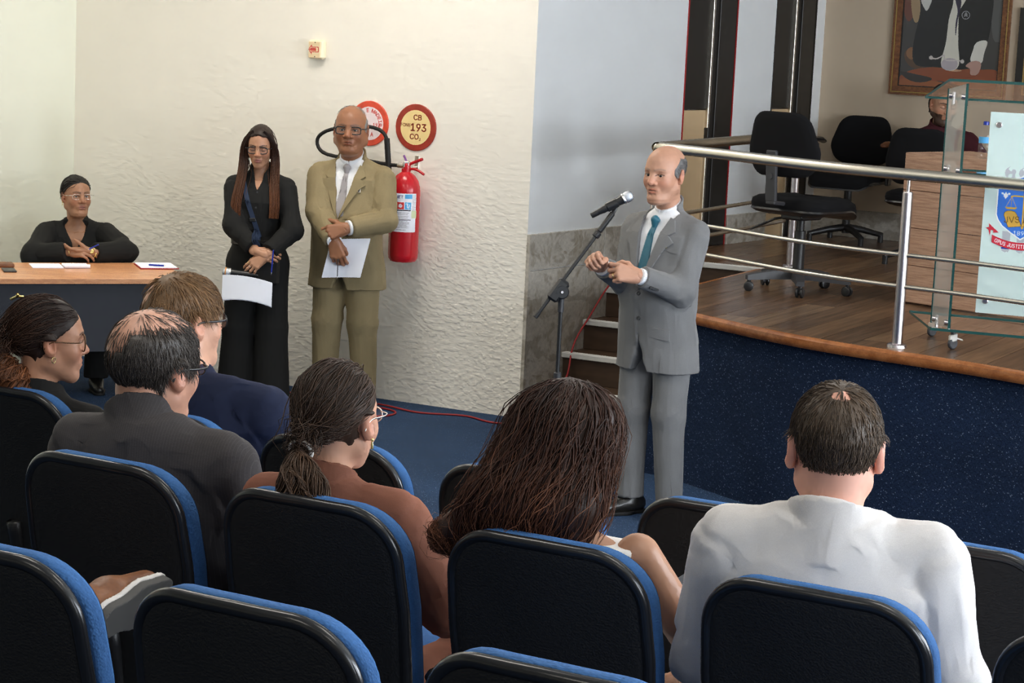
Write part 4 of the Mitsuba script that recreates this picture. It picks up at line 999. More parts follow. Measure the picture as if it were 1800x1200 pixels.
# ------------------------------------------------------------------ table in the corner
TE, TG = unit(A_(.929, .371)), unit(A_(-.371, .929)); TFR = A_(-1.778, 11.65)
tb = thing('meeting_table', 'wood topped table with dark blue front panel in the corner', 'table')
tp = lambda e, g, z: A_(*(TFR + TE * e + TG * g), z)
def tbox(e0, e1, g0, g1, z0, z1, bev=.0): return frame_box(tp(e0, g0, z0), A_(*(TE * (e1 - e0)), 0), A_(*(TG * (g1 - g0)), 0), A_(0, 0, z1 - z0), bev)
part(tb, 'table_top', tbox(-1.62, 0, 0, .735, .722, .75, .004), 'table_wood', 30)
part(tb, 'edge_band', tbox(-1.62, .002, -.002, .0015, .723, .749), 'table_wood')
part(tb, 'front_panel', tbox(-1.56, -.05, .10, .118, .335, .72, .002), 'dark_panel', 30, 'dark blue front panel')
for e in (-.06, -1.58):
    part(tb, 'leg', cat_m(tbox(e, e + .04, .20, .54, .05, .72, .003), tbox(e, e + .045, .06, .70, 0, .05, .006)), 'black_metal', 30)
# papers, notebook, telephones on the table
def on_table(px, py, z=.751):
    return A_(px, py, z)
nb = thing('notebook', 'open white notebook before the seated woman with folded hands', 'notebook')
nc = A_(-2.50, 11.92, .751); ne = unit(A_(.93, .33, 0)); ng = A_(-ne[1], ne[0], 0)
part(nb, 'page', frame_box(nc - ne * .21 - ng * .06, ne * .17, ng * .19, A_(0, 0, .004)), 'paper')
part(nb, 'rolled_pages', cat_m(frame_box(nc - ne * .035 - ng * .065, ne * .14, ng * .15, A_(0, 0, .012), .003), tube([nc - ne * .035 - ng * .062 + A_(0, 0, .012), nc + ne * .105 - ng * .062 + A_(0, 0, .012)], .011, 12)), 'paper', 30)
pc = A_(-2.04, 12.10, .751)
ck = thing('clipboard', 'white sheets on a red board at the right end of table', 'clipboard')
part(ck, 'board', frame_box(pc - ne * .11 - ng * .10, ne * .22, ng * .24, A_(0, 0, .006), .002), 'red_rubber', label='red board')
part(ck, 'sheet', frame_box(pc - ne * .105 - ng * .095 + A_(0, 0, .0062), ne * .205, ng * .23, A_(0, 0, .004)), 'paper', label='white sheets')
scene['blue_plastic'] = prin((.01, .03, .30), .3, .5)
def pen(a, b, label, bsdf='blue_plastic', tip='silver', r=.005, clip=True):
    k = thing('pen', label, 'pen'); a, b = A_(*a), A_(*b); u = unit(b - a)
    part(k, 'barrel', cyl(a, b, r, 10, .001), bsdf, 40); part(k, 'tip', cyl(b, b + u * .014, r * .9, 10, r2=.001), tip, True); return k
pen(pc - ne * .05 - ng * .02 + A_(0, 0, .016), pc + ne * .03 - ng * .055 + A_(0, 0, .016), 'blue pen on the white sheets at the right end of table')
ph = A_(-2.745, 11.60, .751)
k = thing('mobile_phone', 'black phone lying at the left edge of the table top', 'phone'); part(k, 'case', frame_box(ph - ne * .05 - ng * .04, ne * .07, ng * .14, A_(0, 0, .009), .003), 'black_plastic', 30)
k = thing('wallet', 'brown leather wallet at the left edge of the table top', 'wallet'); scene['brown_leather'] = prin(proc(woodfn((.125, .042, .014), (.185, .070, .025), .2, .4, (3, 3, 3))), .45, .45)
part(k, 'cover', frame_box(ph - ne * .10 + ng * .17, ne * .13, ng * .10, A_(0, 0, .022), .006), 'brown_leather', 30)

# ------------------------------------------------------------------ things on the front wall
WN = A_(-.4631, -.8863, 0) * 1.0; WU = A_(*U2, 0); WR = np.stack([WU, A_(0, 0, 1), WN], 1)      # letters: x along the wall, y up, z out of it
def wall_pt(p): p = A_(*p); return p - WN * ((p[:2] - O2) @ WN[:2]) 
def round_sign(c, r, ring, field, ink, lines, label):
    c = wall_pt(c); k = thing('round_sign', label, 'sign')
    part(k, 'plate', lathe([(0, .006), (r * .74, .006), (r * .74, .008), (r * .98, .008), (r, .006), (r, .0), (0, 0)], 64, c + WN * .001, WN), ring, 30)
    part(k, 'field', lathe([(0, .0085), (r * .745, .0085), (r * .745, .004)], 64, c + WN * .001, WN), field, 30, 'pale inner disc')
    ms = []
    for t in lines:
        if t[0] == 'line':
            _, txt, h, x, y, b = t; m = meshkit.text_mesh(txt, h, .001, b); ctr = m.bounds.mean(0); m.apply_translation((x - ctr[0], y - ctr[1], 0)); ms.append(m)
        else:
            _, txt, h, rad, a0, da = t
            for i, ch in enumerate(txt):
                if ch == ' ': continue
                m = meshkit.text_mesh(ch, h, .001, True); ctr = m.bounds.mean(0); m.apply_translation((-ctr[0], -h / 2, 0)); a = math.radians(a0 + da * i)
                ms.append(xf(m, rotz(a - PI / 2), A_(math.cos(a) * rad, math.sin(a) * rad, 0)))
    part(k, 'lettering', xf(cat_m(*ms), WR, c + WN * .0098), ink, label='painted lettering')
scene['sign_maroon'] = prin(proc(lambda p, n, uv: mi.Color3f(.30, .034, .020) * (.8 + .4 * dfbm(p.x * 30, p.y * 30, p.z * 30, 2))), .4, .5)
scene['sign_orange'] = prin(proc(lambda p, n, uv: mi.Color3f(.62, .065, .030) * (.8 + .4 * dfbm(p.x * 30, p.y * 30, p.z * 30, 2))), .4, .5)
scene['sign_cream'] = prin((.80, .62, .28), .5, .4); scene['sign_white'] = prin((.78, .66, .68), .5, .4); scene['ink_red'] = prin((.50, .06, .05), .5, .4); scene['ink_maroon'] = prin((.16, .022, .010), .5, .4)
round_sign((-.606, 12.32, 1.601), .134, 'sign_maroon', 'sign_cream', 'ink_maroon', [('line', 'CB', .030, .012, .058, True), ('line', 'FONE', .018, -.066, .012, True), ('line', '193', .042, .020, .001, True), ('line', 'CO', .030, -.006, -.052, True), ('line', '2', .014, .032, -.066, True)], 'round maroon and cream sign reading CB 193 above red extinguisher')
round_sign((-.884, 12.466, 1.605), .130, 'sign_orange', 'sign_white', 'ink_red', [('arc', 'E MADEIRA', .022, .077, 98, -14.5), ('line', '193', .019, .052, -.006, True), ('line', 'A', .022, .022, -.062, True)], 'round orange and white sign behind the head of the man in tan')
# alarm box
bc = wall_pt((-1.205, 12.635, 2.013)); k = thing('alarm_box', 'small cream alarm box with red arrow high on the wall', 'alarm box')
Wx = lambda m: xf(m, WR, bc)
part(k, 'housing', Wx(box((-.052, -.056, 0), (.052, .056, .045), .012)), 'pale_cream', 30)
scene['cream_plastic'] = prin((.74, .58, .36), .45, .4); scene['pale_cream'] = prin((.80, .72, .52), .45, .4)
part(k, 'front_plate', Wx(box((-.046, -.050, .04), (.036, .046, .049), .003)), 'cream_plastic', 30, 'yellowed front plate')
ar = Polygon([(-.046, 0), (-.022, .030), (-.022, .016), (.026, .016), (.026, -.016), (-.022, -.016), (-.022, -.030)]); ar = ar.difference(ar.buffer(-.0045)).union(Polygon([(-.040, 0), (-.024, .009), (.008, .009), (.008, -.009), (-.024, -.009)]))
part(k, 'arrow', xf(extrude(ar, .001), WR, bc + WN * .0492), 'ink_red', label='red arrow pointing left')
for y in (.040, -.042): part(k, 'screw', lathe([(0, .002), (.003, .002), (.003, 0)], 12, bc + WN * .049 + A_(0, 0, y), WN), 'black_metal')
# fire extinguisher
ec = A_(-.649, 12.207); exy = lambda z, du=0.0, dn=0.0: A_(*(ec + U2 * du + WN[:2] * dn), z)
k = thing('fire_extinguisher', 'red fire extinguisher with white label hanging on the wall', 'extinguisher')
part(k, 'cylinder', lathe([(0, .835), (.05, .836), (.072, .842), (.083, .858), (.086, .88), (.086, 1.24), (.083, 1.27), (.072, 1.305), (.052, 1.333), (.034, 1.347), (.026, 1.352), (.026, 1.37), (0, 1.37)], 48, A_(*ec, 0)), 'fire_red', 40)
part(k, 'valve', cat_m(cyl(exy(1.35), exy(1.40), .019, 16, .003), box((-.02, -.02, -.02), (.02, .02, .02), .006).apply_translation(exy(1.395)), cyl(exy(1.385), exy(1.385, -.055), .014, 14)), 'silver', 40, 'metal valve')
hand_a = tube(spline([exy(1.375, .0), exy(1.395, .02), exy(1.41, .05), exy(1.432, .105)], 12), .0085, 8); hand_b = tube(spline([exy(1.36, .01), exy(1.372, .04), exy(1.365, .08), exy(1.345, .118)], 12), .0075, 8)
part(k, 'handle', cat_m(hand_a, tube(spline([exy(1.34, .0), exy(1.37, .005), exy(1.40, .0)], 8), .022, 12)), 'fire_red', True); part(k, 'lever', hand_b, 'fire_red', True)
scene['purple_plastic'] = prin((.20, .07, .26), .5, .4); part(k, 'seal', cyl(exy(1.41, .0), exy(1.445, -.018), .006, 8), 'purple_plastic', label='purple plastic seal')
def on_cyl(m, r): # flat label (x along, y up, z out) wrapped on the cylinder, x=0 facing the camera
    v = np.asarray(m.vertices); a = v[:, 0] / r; base = math.atan2(-.998, .052); ang = base + a
    return trimesh.Trimesh(np.c_[ec[0] + np.cos(ang) * (r + v[:, 2]), ec[1] + np.sin(ang) * (r + v[:, 2]), v[:, 1]], m.faces, process=False)
def sheet(x0, x1, z0, z1, off): 
    m = box((x0, z0, off - .0006), (x1, z1, off)); v, f = trimesh.remesh.subdivide_to_size(m.vertices, m.faces, .012); return trimesh.Trimesh(v, f, process=True)
part(k, 'label', on_cyl(sheet(-.082, .070, 1.015, 1.235, .0012), .086), 'paper', label='white paper label')
scene['print_blue'] = prin((.08, .36, .68), .5, .4); scene['print_red'] = prin((.62, .05, .05), .5, .4); scene['print_black'] = prin((.02, .02, .03), .5, .4); scene['print_gray'] = prin((.30, .30, .32), .6, .3); scene['print_navy'] = prin((.02, .03, .13), .5, .4); scene['print_green'] = prin((.62, .68, .45), .6, .3)
part(k, 'blue_print', on_cyl(cat_m(sheet(.0, .042, 1.205, 1.230, .0020), sheet(.0, .036, 1.145, 1.185, .0020)), .086), 'print_blue', label='blue printed fields')
part(k, 'red_print', on_cyl(sheet(-.045, -.004, 1.145, 1.185, .0020), .086), 'print_red', label='red printed field')
ln = [sheet(-.05, .036, 1.136, 1.142, .0020), sheet(-.05, .036, 1.083, 1.087, .0020)]
part(k, 'black_print', on_cyl(cat_m(*ln), .086), 'print_black', label='black printed bars')
r_ = random.Random(3); gl = [sheet(-.048, .030 - .02 * r_.random(), z, z + .0028, .0020) for z in (1.123, 1.114, 1.103, 1.094, 1.075, 1.068, 1.061, 1.054, 1.047, 1.040, 1.026)] + [sheet(.044, .066, z, z + .0024, .0020) for z in np.arange(1.13, 1.23, .0085)]
part(k, 'small_print', on_cyl(cat_m(*gl), .086), 'print_gray', label='lines of small print')
part(k, 'green_sticker', on_cyl(sheet(.040, .074, 1.095, 1.138, .0022), .086), 'print_green', label='pale green sticker')
def txt_cyl(s, h, x, z, b=True):
    m = meshkit.text_mesh(s, h, .0006, b); c = m.bounds.mean(0); m.apply_translation((x - c[0], z - c[1], .0020)); return on_cyl(m, .086)
part(k, 'lettering', cat_m(txt_cyl('JET', .017, -.030, 1.215)), 'print_navy', label='dark blue lettering')
pic = [affinity.translate(Polygon([(-.012, -.008), (.004, -.012), (.012, .0), (.002, .012), (-.01, .008)]), -.024, 1.165)]
part(k, 'pictogram', on_cyl(cat_m(*[xf(extrude(p, .0005), None, A_(0, 0, .0021)) for p in pic] + [xf(extrude(LineString([(.006, 1.176), (.016, 1.178), (.014, 1.156), (.024, 1.152), (.026, 1.172)]).buffer(.0022), .0005), None, A_(0, 0, .0021))]), .086), 'paper', label='white pictograms')
part(k, 'wall_bracket', cat_m(frame_box(A_(*(ec - U2 * .012 - WN[:2] * .118), 1.36), WU * .028, WN * .006, A_(0, 0, .08), .002), cyl(exy(1.375, .0, -.11), exy(1.375, .0, -.0), .006, 8)), 'silver')
hose = spline([exy(1.385, -.05), exy(1.385, -.11, .0), exy(1.40, -.30, .0), (-1.10, 12.45, 1.41), (-1.172, 12.481, 1.441), (-1.188, 12.490, 1.496), (-1.14, 12.465, 1.546), (-1.05, 12.42, 1.575), (-.976, 12.379, 1.59), (-.857, 12.316, 1.590), (-.790, 12.281, 1.562), (-.768, 12.268, 1.52), (-.758, 12.264, 1.45)], 90)
part(k, 'hose', tube(hose, .0105, 10), 'rubber_black', True, 'black rubber hose looping behind the man')
part(k, 'horn_tube', cyl((-.770, 12.270, 1.535), (-.735, 12.252, 1.19), .0165, 14, .003), 'rubber_black', True)
part(k, 'horn', lathe([(.012, 0), (.014, .02), (.024, .06), (.034, .14), (.036, .15), (.033, .15), (.02, .06), (.0, .05)], 24, A_(-.738, 12.254, 1.20), unit(A_(.10, -.05, -1))), 'fire_red', 40, 'red discharge horn')

# ------------------------------------------------------------------ stage railing
def off_edge(d):
    return EDGE - nrm_e * d
RAIL = off_edge(.105); zr = STAGE + .776
corner = WELL0 + wd * .16 + A_(.055, -.01)
rs = thing('stage_railing', 'stainless steel railing along the front and stair side of stage', 'railing')
sidep = lambda s: corner + wd * s
front = RAIL[(RAIL[:, 0] > corner[0] + .14)]
def rail_front(z, x1=99): p = front[front[:, 0] < x1]; return np.vstack([[*corner, z], np.c_[p, np.full(len(p), z)]])
p2 = A_(1.628, 12.658); sl = (p2 - corner) @ wd
part(rs, 'handrail', cat_m(tube(np.vstack([spline(rail_front(zr)[::3], 60)]), .0265, 16), trimesh.creation.icosphere(3, .0268).apply_translation(A_(*corner, zr))), 'brushed_steel', True, 'thick top handrail at the front')
part(rs, 'handrail', tube([A_(*sidep(-.02), zr), A_(*sidep(sl * .5), zr), A_(*sidep(sl), zr)], .0265, 16), 'brushed_steel', True, 'top handrail at the stair side')
for h in (.275, .417):
    part(rs, 'lower_rail', tube(spline(rail_front(STAGE + h)[::3], 60), .0105, 10), 'brushed_steel', True)
    part(rs, 'lower_rail', tube([A_(*sidep(0), STAGE + h), A_(*sidep(sl), STAGE + h)], .0105, 10), 'brushed_steel', True)
def post(p):
    k = part(rs, 'post', cat_m(lathe([(.0, .70), (.020, .70), (.0235, .692), (.0235, .02), (.0235, .0), (0, 0)], 20, A_(*p, STAGE)), cyl(A_(*p, STAGE + .69), A_(*p, zr - .02), .008, 10)), 'chrome', 40)
    part(rs, 'post__base_ring', lathe([(0, .018), (.036, .018), (.044, .012), (.046, 0), (0, 0)], 24, A_(*p, STAGE)), 'chrome', 40)
i1 = RAIL[np.argmin(np.abs(RAIL[:, 0] - 1.747))]
for p in (corner, i1, RAIL[np.argmin(np.abs(RAIL[:, 0] - 2.75))], p2): post(p)

# ------------------------------------------------------------------ microphone on its boom stand
ms = thing('microphone_stand', 'black boom microphone stand in front of the speaker', 'microphone stand')
mb = A_(.205, 9.235)
part(ms, 'base', lathe([(0, .035), (.03, .035), (.10, .022), (.135, .012), (.14, .0), (0, 0)], 40, A_(*mb, 0)), 'black_metal', 40)
part(ms, 'pole', cat_m(cyl((*mb, .03), (*mb, .70), .0125, 14), cyl((*mb, .66), (*mb, 1.00), .0095, 14)), 'black_metal', 40)
part(ms, 'clutch', cat_m(cyl((*mb, .985), (*mb, 1.055), .0135, 16, .002), cyl((*mb, .66), (*mb, .72), .017, 16, .003)), 'gray_plastic', 40)
bA, bB = A_(.096, 9.214, .960), A_(.412, 9.284, 1.424); bu = unit(bB - bA)
pv = bA + bu * .165
part(ms, 'pivot', cat_m(lathe([(0, -.028), (.026, -.028), (.031, -.022), (.031, .022), (.026, .028), (0, .028)], 24, A_(.205, 9.235, 1.075), unit(A_(.1, -1, .05))), frame_box(pv - bu * .05 - A_(.022, .028, 0), bu * .105, A_(.046, 0, -.03), A_(0, .05, 0), .010)), 'black_plastic', 30)
part(ms, 'pivot_bolt', lathe([(0, .004), (.006, .004), (.008, 0), (.008, -.006)], 12, A_(.207, 9.205, 1.077), unit(A_(.1, -1, .05))), 'chrome', 40)
part(ms, 'boom', cat_m(cyl(bA, bB, .0085, 12), cyl(bA - bu * .001, bA + bu * .03, .0105, 12, .002)), 'black_metal', 40)
part(ms, 'boom_collar', cyl(bA + bu * .435, bA + bu * .462, .0165, 16, .003), 'black_plastic', 40)
part(ms, 'boom_grip', cyl(bA + bu * .465, bB, .0125, 14, .003), 'black_plastic', 40)
mA, mB = A_(.318, 9.275, 1.408), A_(.472, 9.285, 1.497); mu = unit(mB - mA)
part(ms, 'clip', cat_m(tube([bB, bB + bu * .02 + A_(0, 0, .004), mA + mu * .105], .009, 10), cyl(mA + mu * .075, mA + mu * .13, .0215, 18, .004)), 'black_plastic', 40)
mk = thing('microphone', 'black microphone with silver mesh head clipped on the boom stand', 'microphone')
def micro(k, a, u, L=.155):
    part(k, 'handle', lathe([(0, 0), (.011, .0), (.0125, .004), (.0135, .03), (.0125, .034), (.0165, .06), (.0185, L - .02), (.0205, L - .004), (.0205, L)], 24, a, u), 'black_plastic', 40, 'black handle')
    part(k, 'collar_ring', lathe([(.0205, L - .001), (.0245, L), (.0250, L + .006), (.0225, L + .010)], 24, a, u), 'silver', 40)
    part(k, 'mesh_head', lathe([(.021, L + .004), (.0245, L + .014), (.0252, L + .026), (.0225, L + .038), (.015, L + .047), (0, L + .050)], 24, a, u), 'mesh_metal', True, 'silver mesh head')
scene['mesh_metal'] = bump({'type': 'twosided', 'b': {'type': 'roughconductor', 'material': 'none', 'alpha': .3, 'specular_reflectance': rgb(.62, .66, .72)}}, lambda p, n, uv: dr.sin(p.x * 2400) * dr.sin(p.z * 2400) * .5 + .5, .001)
micro(mk, mA, mu)
# red cable over the carpet and up the stairs
rc = thing('red_cable', 'thin red cable along the front wall and up the stairs', 'cable')
fp = [uv(-1.62, -.30, .006), uv(-1.2, -.22, .006), uv(-.98, -.40, .006), uv(-.80, -.52, .006), uv(-.62, -.52, .006), uv(-.60, -.36, .006), uv(-.78, -.28, .006), uv(-.98, -.24, .006), uv(-.8, -.22, .012), uv(-.5, -.26, .006), uv(-.25, -.17, .006), uv(-.06, -.24, .006), uv(.10, -.16, .006), A_(*w2(.06, .10)[:2], .05), A_(*w2(.13, .09)[:2], .175), A_(*w2(.26, .12)[:2], .20), A_(*w2(.42, .07)[:2], .36), A_(*w2(.60, .06)[:2], .53), A_(*w2(.80, .06)[:2], .70), A_(*w2(1.05, .10)[:2], .87)]
part(rc, 'cord', tube(spline(fp, 130), .0055, 7), 'red_rubber', True)

# ------------------------------------------------------------------ glass lectern on casters
lc = thing('lectern', 'clear glass lectern with frosted crest panel and casters on stage', 'lectern')
LE, LG = unit(A_(.415, -.145)), A_(.10, .995); LC = A_(2.200, 9.368)        # front direction, depth direction, middle of the front edge
lp = lambda e, g, z: A_(*(LC + LE * e + unit(LG) * g), z)
def plate(quad, z, th, key, name, mat='glass_sheet', tilt=0.0, label=None):
    """Sheet of glass: its two faces as one thin sheet, its edge as a green band."""
    q = np.array([lp(e, g, z - tilt * g) for e, g in quad]); kk = part(key, name, trimesh.Trimesh(q, [[0, 1, 2], [0, 2, 3]], process=False), mat, label=label)
    lo = q - A_(0, 0, th / 2); hi = q + A_(0, 0, th / 2); n = len(q); v = np.vstack([lo, hi]); i = np.arange(n); j = (i + 1) % n
    part(kk, 'polished_edge', trimesh.Trimesh(v, np.vstack([np.stack([i, j, n + j], 1), np.stack([i, n + j, n + i], 1)]), process=False), 'glass_edge')
trap = [(-.352, 0), (.352, 0), (.405, .57), (-.405, .57)]
plate(trap, .955, .012, lc, 'base_plate', label='clear glass base plate'); plate(trap, 2.062, .012, lc, 'reading_plate', tilt=.165, label='sloping glass top')
plate([(-.27, .01), (.27, .01), (.27, .30), (-.27, .30)], 1.655, .010, lc, 'shelf')
for sx in (-1, 1):
    a, b = lp(sx * .270, .02, 0), lp(sx * .335, .17, 0)
    q = np.array([a + A_(0, 0, .962), b + A_(0, 0, .962), b + A_(0, 0, 2.02), a + A_(0, 0, 2.05)])
    kk = part(lc, 'upright', trimesh.Trimesh(q, [[0, 1, 2], [0, 2, 3]], process=False), 'glass_pale_reflection', label='glass upright')
    e = A_(*(LE * .0055), 0)
    part(kk, 'polished_edge', cat_m(*[trimesh.Trimesh(np.array([q[i] - e, q[i] + e, q[j] + e, q[j] - e]), [[0, 1, 2], [0, 2, 3]], process=False) for i, j in ((3, 0), (1, 2))]), 'glass_edge')
    for g in (.04, .15):
        for z in (.985, 1.99, 1.665):
            part(lc, 'glass_clamp', cat_m(cyl(lp(sx * (.275 + .4 * g), g, z), lp(sx * (.250 + .4 * g), g, z), .013, 14, .003), box((-.007, -.007, -.03), (.007, .007, .03), .003).apply_translation(lp(sx * (.252 + .4 * g), g, z - .01))), 'chrome', 40)
for e, g in ((-.24, .10), (.24, .10), (-.30, .48), (.30, .48)):
    c = lp(e, g, STAGE); w = part(lc, 'caster', cat_m(lathe([(0, -.009), (.022, -.009), (.026, -.005), (.026, .005), (.022, .009), (0, .009)], 20, c + A_(0, 0, .026), unit(A_(.5, -.8, 0))), cyl(c + A_(0, 0, .05), c + A_(0, 0, .09), .012, 12)), 'gray_plastic', 40)
    part(lc, 'caster_fork', cat_m(frame_box(c + A_(-.018, -.014, .028), (.036, 0, .012), (0, .028, 0), (0, 0, .034), .004), frame_box(c + A_(.01, -.012, .048), (.034, 0, -.008), (0, .024, 0), (0, 0, .007), .002)), 'white_plastic', 40)
# frosted panel with the crest
PW, PZ0, PZ1 = .168, 1.052, 1.935; PR = np.stack([A_(*LE, 0), A_(0, 0, 1), unit(A_(LE[1], -LE[0], 0))], 1); PO = lp(0, -.045, 0)
fx = lambda m, z=.0: xf(m, PR, PO + PR[:, 2] * z)
fpn = part(lc, 'front_panel', fx(box((-PW, PZ0, -.006), (PW, PZ1, 0), .001)), 'frosted', 30, 'frosted pale green glass panel')
for x in (-.128, .128):
    for z in (PZ1 - .055, PZ0 + .055):
        part(lc, 'standoff', fx(lathe([(0, .008), (.010, .008), (.013, .005), (.013, -.04), (0, -.04)], 20, A_(x, z, 0))), 'chrome', 40)
for n, c in dict(crest_blue=(.045, .17, .60), crest_white=(.78, .80, .82), crest_gold=(.62, .36, .06), crest_red=(.52, .03, .05), crest_gray=(.42, .44, .48), crest_line=(.14, .07, .01), crest_navy=(.02, .05, .30)).items(): scene[n] = prin(c, .35, .5)
AY = 1.385; u_ = .00251                                   # height of the shield's point; metres per unit
def cp(pts): return [((x - 1783) * u_, AY + (414 - y) * u_) for x, y in pts]
def flat(poly, z, h=.0006): return fx(extrude(poly, h), z + .0002)
mir = lambda P_: affinity.scale(P_, -1, 1, origin=(0, 0))
sh = Polygon(cp([(1738, 305), (1738, 372), (1742, 382), (1750, 392), (1764, 402), (1783, 414)] + [(1802, 402), (1816, 392), (1824, 382), (1828, 372), (1828, 305), (1806, 309), (1783, 302), (1760, 309)]))
em = lambda name, polys, mat, z, label=None: part(fpn, name, cat_m(*[flat(p, z) for p in polys]), mat, label=label)
axes = []
for x0 in (1760, 1784, 1808):
    b = Polygon(cp([(x0 - 3, 287), (x0 - 10, 292), (x0 - 12, 299), (x0 - 8, 308), (x0 - 5, 310), (x0 - 6, 303), (x0 - 3, 300), (x0 + 2, 300), (x0 + 2, 296), (x0 - 3, 295), (x0 - 6, 292)]))
    axes += [b, Polygon(cp([(x0 + 1, 292), (x0 + 6, 292), (x0 + 6, 433), (x0 + 3.5, 437), (x0 + 1, 433)])), Point(cp([(x0 + 3.5, 296)])[0]).buffer(4 * u_).difference(Point(cp([(x0 + 3.5, 296)])[0]).buffer(1.6 * u_))]
axes += [Polygon(cp([(x - 6, 400), (x + 7, 400), (x + 6, 434), (x + .5, 437), (x - 5, 434)])) for x in (1758, 1783, 1808)]
em('axe_emblem', axes, 'crest_gray', 0, 'silver axes and bundles'); em('blue_bands', [Polygon(cp([(x - 6, 428), (x + 6.5, 428), (x + 6.5, 431), (x - 6, 431)])) for x in (1758, 1783, 1808)], 'crest_navy', .0006)
em('shield_border', [sh], 'crest_white', .0006, 'white shield border'); em('shield', [sh.buffer(-2.2 * u_)], 'crest_blue', .0012, 'blue shield')
pole = [Polygon(cp([(1783.4, 318), (1786.2, 318), (1786.2, 392), (1783.4, 392)])), LineString(cp([(1763, 339), (1768, 337.5), (1785, 338), (1802, 337.5), (1807, 339)])).buffer(1.2 * u_), Point(cp([(1785, 392)])[0]).buffer(2.2 * u_)]
pans = [];
for x in (1763.5, 1805): pans += [LineString(cp([(x, 339), (x - 9, 358)])).buffer(.35 * u_), LineString(cp([(x, 339), (x + 9, 358)])).buffer(.35 * u_), LineString(cp([(x, 339), (x, 358)])).buffer(.3 * u_), Polygon(cp([(x - 11, 357.5), (x + 11, 357.5), (x + 7, 361), (x - 7, 361)]))]
em('scales', pole + pans, 'crest_gold', .0018, 'golden scales of justice')
tabl = Polygon(cp([(1752, 372), (1753, 367), (1757, 364), (1764, 363), (1771, 365), (1775, 370), (1783, 388), (1783, 390), (1761, 393)]))
em('tablets', [tabl, mir(tabl)], 'crest_gold', .0024, 'golden tablets'); em('tablet_lines', [tabl.difference(tabl.buffer(-.6 * u_)), mir(tabl).difference(mir(tabl).buffer(-.6 * u_))], 'crest_line', .0030)
lily = [Polygon(cp([(1753, 331), (1755.5, 336), (1754, 341), (1752, 341), (1750.5, 336)])), LineString(cp([(1747, 336), (1746, 334), (1748, 333.5), (1751, 339), (1753, 343)])).buffer(.8 * u_), LineString(cp([(1759, 336), (1760, 334), (1758, 333.5), (1755, 339), (1753, 343)])).buffer(.8 * u_), LineString(cp([(1749.5, 339.6), (1756.5, 339.6)])).buffer(.6 * u_)]
em('fleur_de_lis', lily + [mir(q) for q in lily], 'crest_white', .0018, 'white fleur-de-lis')
def ctext(s, h, x, y, bold=False, rot=0.0):
    m = meshkit.text_mesh(s, h, .0004, bold); c = m.bounds.mean(0); m.apply_translation((-c[0], -c[1], 0)); px, py = cp([(x, y)])[0]; return xf(m, rotz(math.radians(rot)), A_(px, py, 0))
part(fpn, 'year_lettering', fx(ctext('1891', .0185, 1783, 402), .0022), 'crest_white', label='white year 1891')
part(fpn, 'tablet_lettering', fx(cat_m(ctext('JVS', .027, 1766.5, 379, False, 4), ctext('LEX', .027, 1799.5, 379, False, -4)), .0034), 'crest_line', label='engraved letters')
rx = np.linspace(-1, 1, 41); ry_ = lambda t, o: AY + (-11 - o) * u_ + .0205 * (t * t) * 1.35
rib = Polygon([(t * .121, ry_(t, -6.5)) for t in rx] + [(t * .121, ry_(t, 6.5)) for t in rx[::-1]])
tail = Polygon(cp([(1738, 399), (1745, 403), (1732, 399), (1731, 409), (1728, 399), (1723, 396), (1729, 395), (1728, 388), (1735, 394), (1746, 403), (1736, 404)])).buffer(0)
em('ribbon', [rib, tail, mir(tail)] if tail.area > 0 else [rib], 'crest_red', .0034, 'red ribbon')
lets = []; sx = -.108
for ch in 'OPUS JUSTITIAE PAX':
    if ch == ' ': sx += .0062; continue
    m = meshkit.text_mesh(ch, .0165, .0004, True); w = m.bounds[1][0] - m.bounds[0][0]; m.apply_translation((-m.bounds[0][0] - w / 2, -.0082, 0)); m.apply_scale((.78, 1, 1)); w *= .78
    t = (sx + w / 2) / .121; lets.append(xf(m, rotz(math.atan2(.0205 * 2.7 * t, .121)), A_(sx + w / 2, ry_(t, 0), 0))); sx += w + .0018
part(fpn, 'ribbon_lettering', fx(cat_m(*lets), .0044), 'crest_white', label='white lettering on the ribbon')

# ------------------------------------------------------------------ desk, bottle, office chairs on the stage
dk = thing('stage_desk', 'light brown wood desk front standing on stage behind the lectern', 'desk')
DO, DE_, DN = A_(2.004, 11.186), A_(.7071, -.7071), A_(.7071, .7071)
dbox = lambda e0, e1, n0, n1, z0, z1, bev=0: frame_box(A_(*(DO + DE_ * e0 + DN * n0), STAGE + z0), A_(*(DE_ * (e1 - e0)), 0), A_(*(DN * (n1 - n0)), 0), A_(0, 0, z1 - z0), bev)
for i in range(4): part(dk, 'front_board', dbox(0, 1.7, 0, .018, .012 + i * .195, .012 + i * .195 + .192, .0015), 'desk_wood', 30)
part(dk, 'side_board', dbox(0, .018, .02, .60, .01, .79), 'desk_wood'); part(dk, 'side_board', dbox(1.68, 1.7, .02, .60, .01, .79), 'desk_wood'); part(dk, 'desk_top', dbox(.002, 1.7, .02, .62, .765, .788, .002), 'desk_wood')
bt = thing('water_bottle', 'clear plastic water bottle with blue cap on the stage desk', 'bottle')
bo = A_(2.36, 10.92 + .03, STAGE + .789)
part(bt, 'body', lathe([(0, 0), (.028, .0), (.031, .006), (.031, .035), (.029, .04), (.031, .045), (.031, .07), (.029, .075), (.031, .08), (.031, .115), (.026, .14), (.014, .163), (.0125, .175)], 28, bo), 'clear_plastic', 40)
part(bt, 'cap', lathe([(.0145, .170), (.0145, .186), (.012, .188), (0, .188)], 20, bo), 'blue_plastic', 40, 'blue screw cap'); part(bt, 'label', lathe([(.0315, .078), (.0315, .110)], 28, bo), 'print_blue', 40, 'blue paper label')
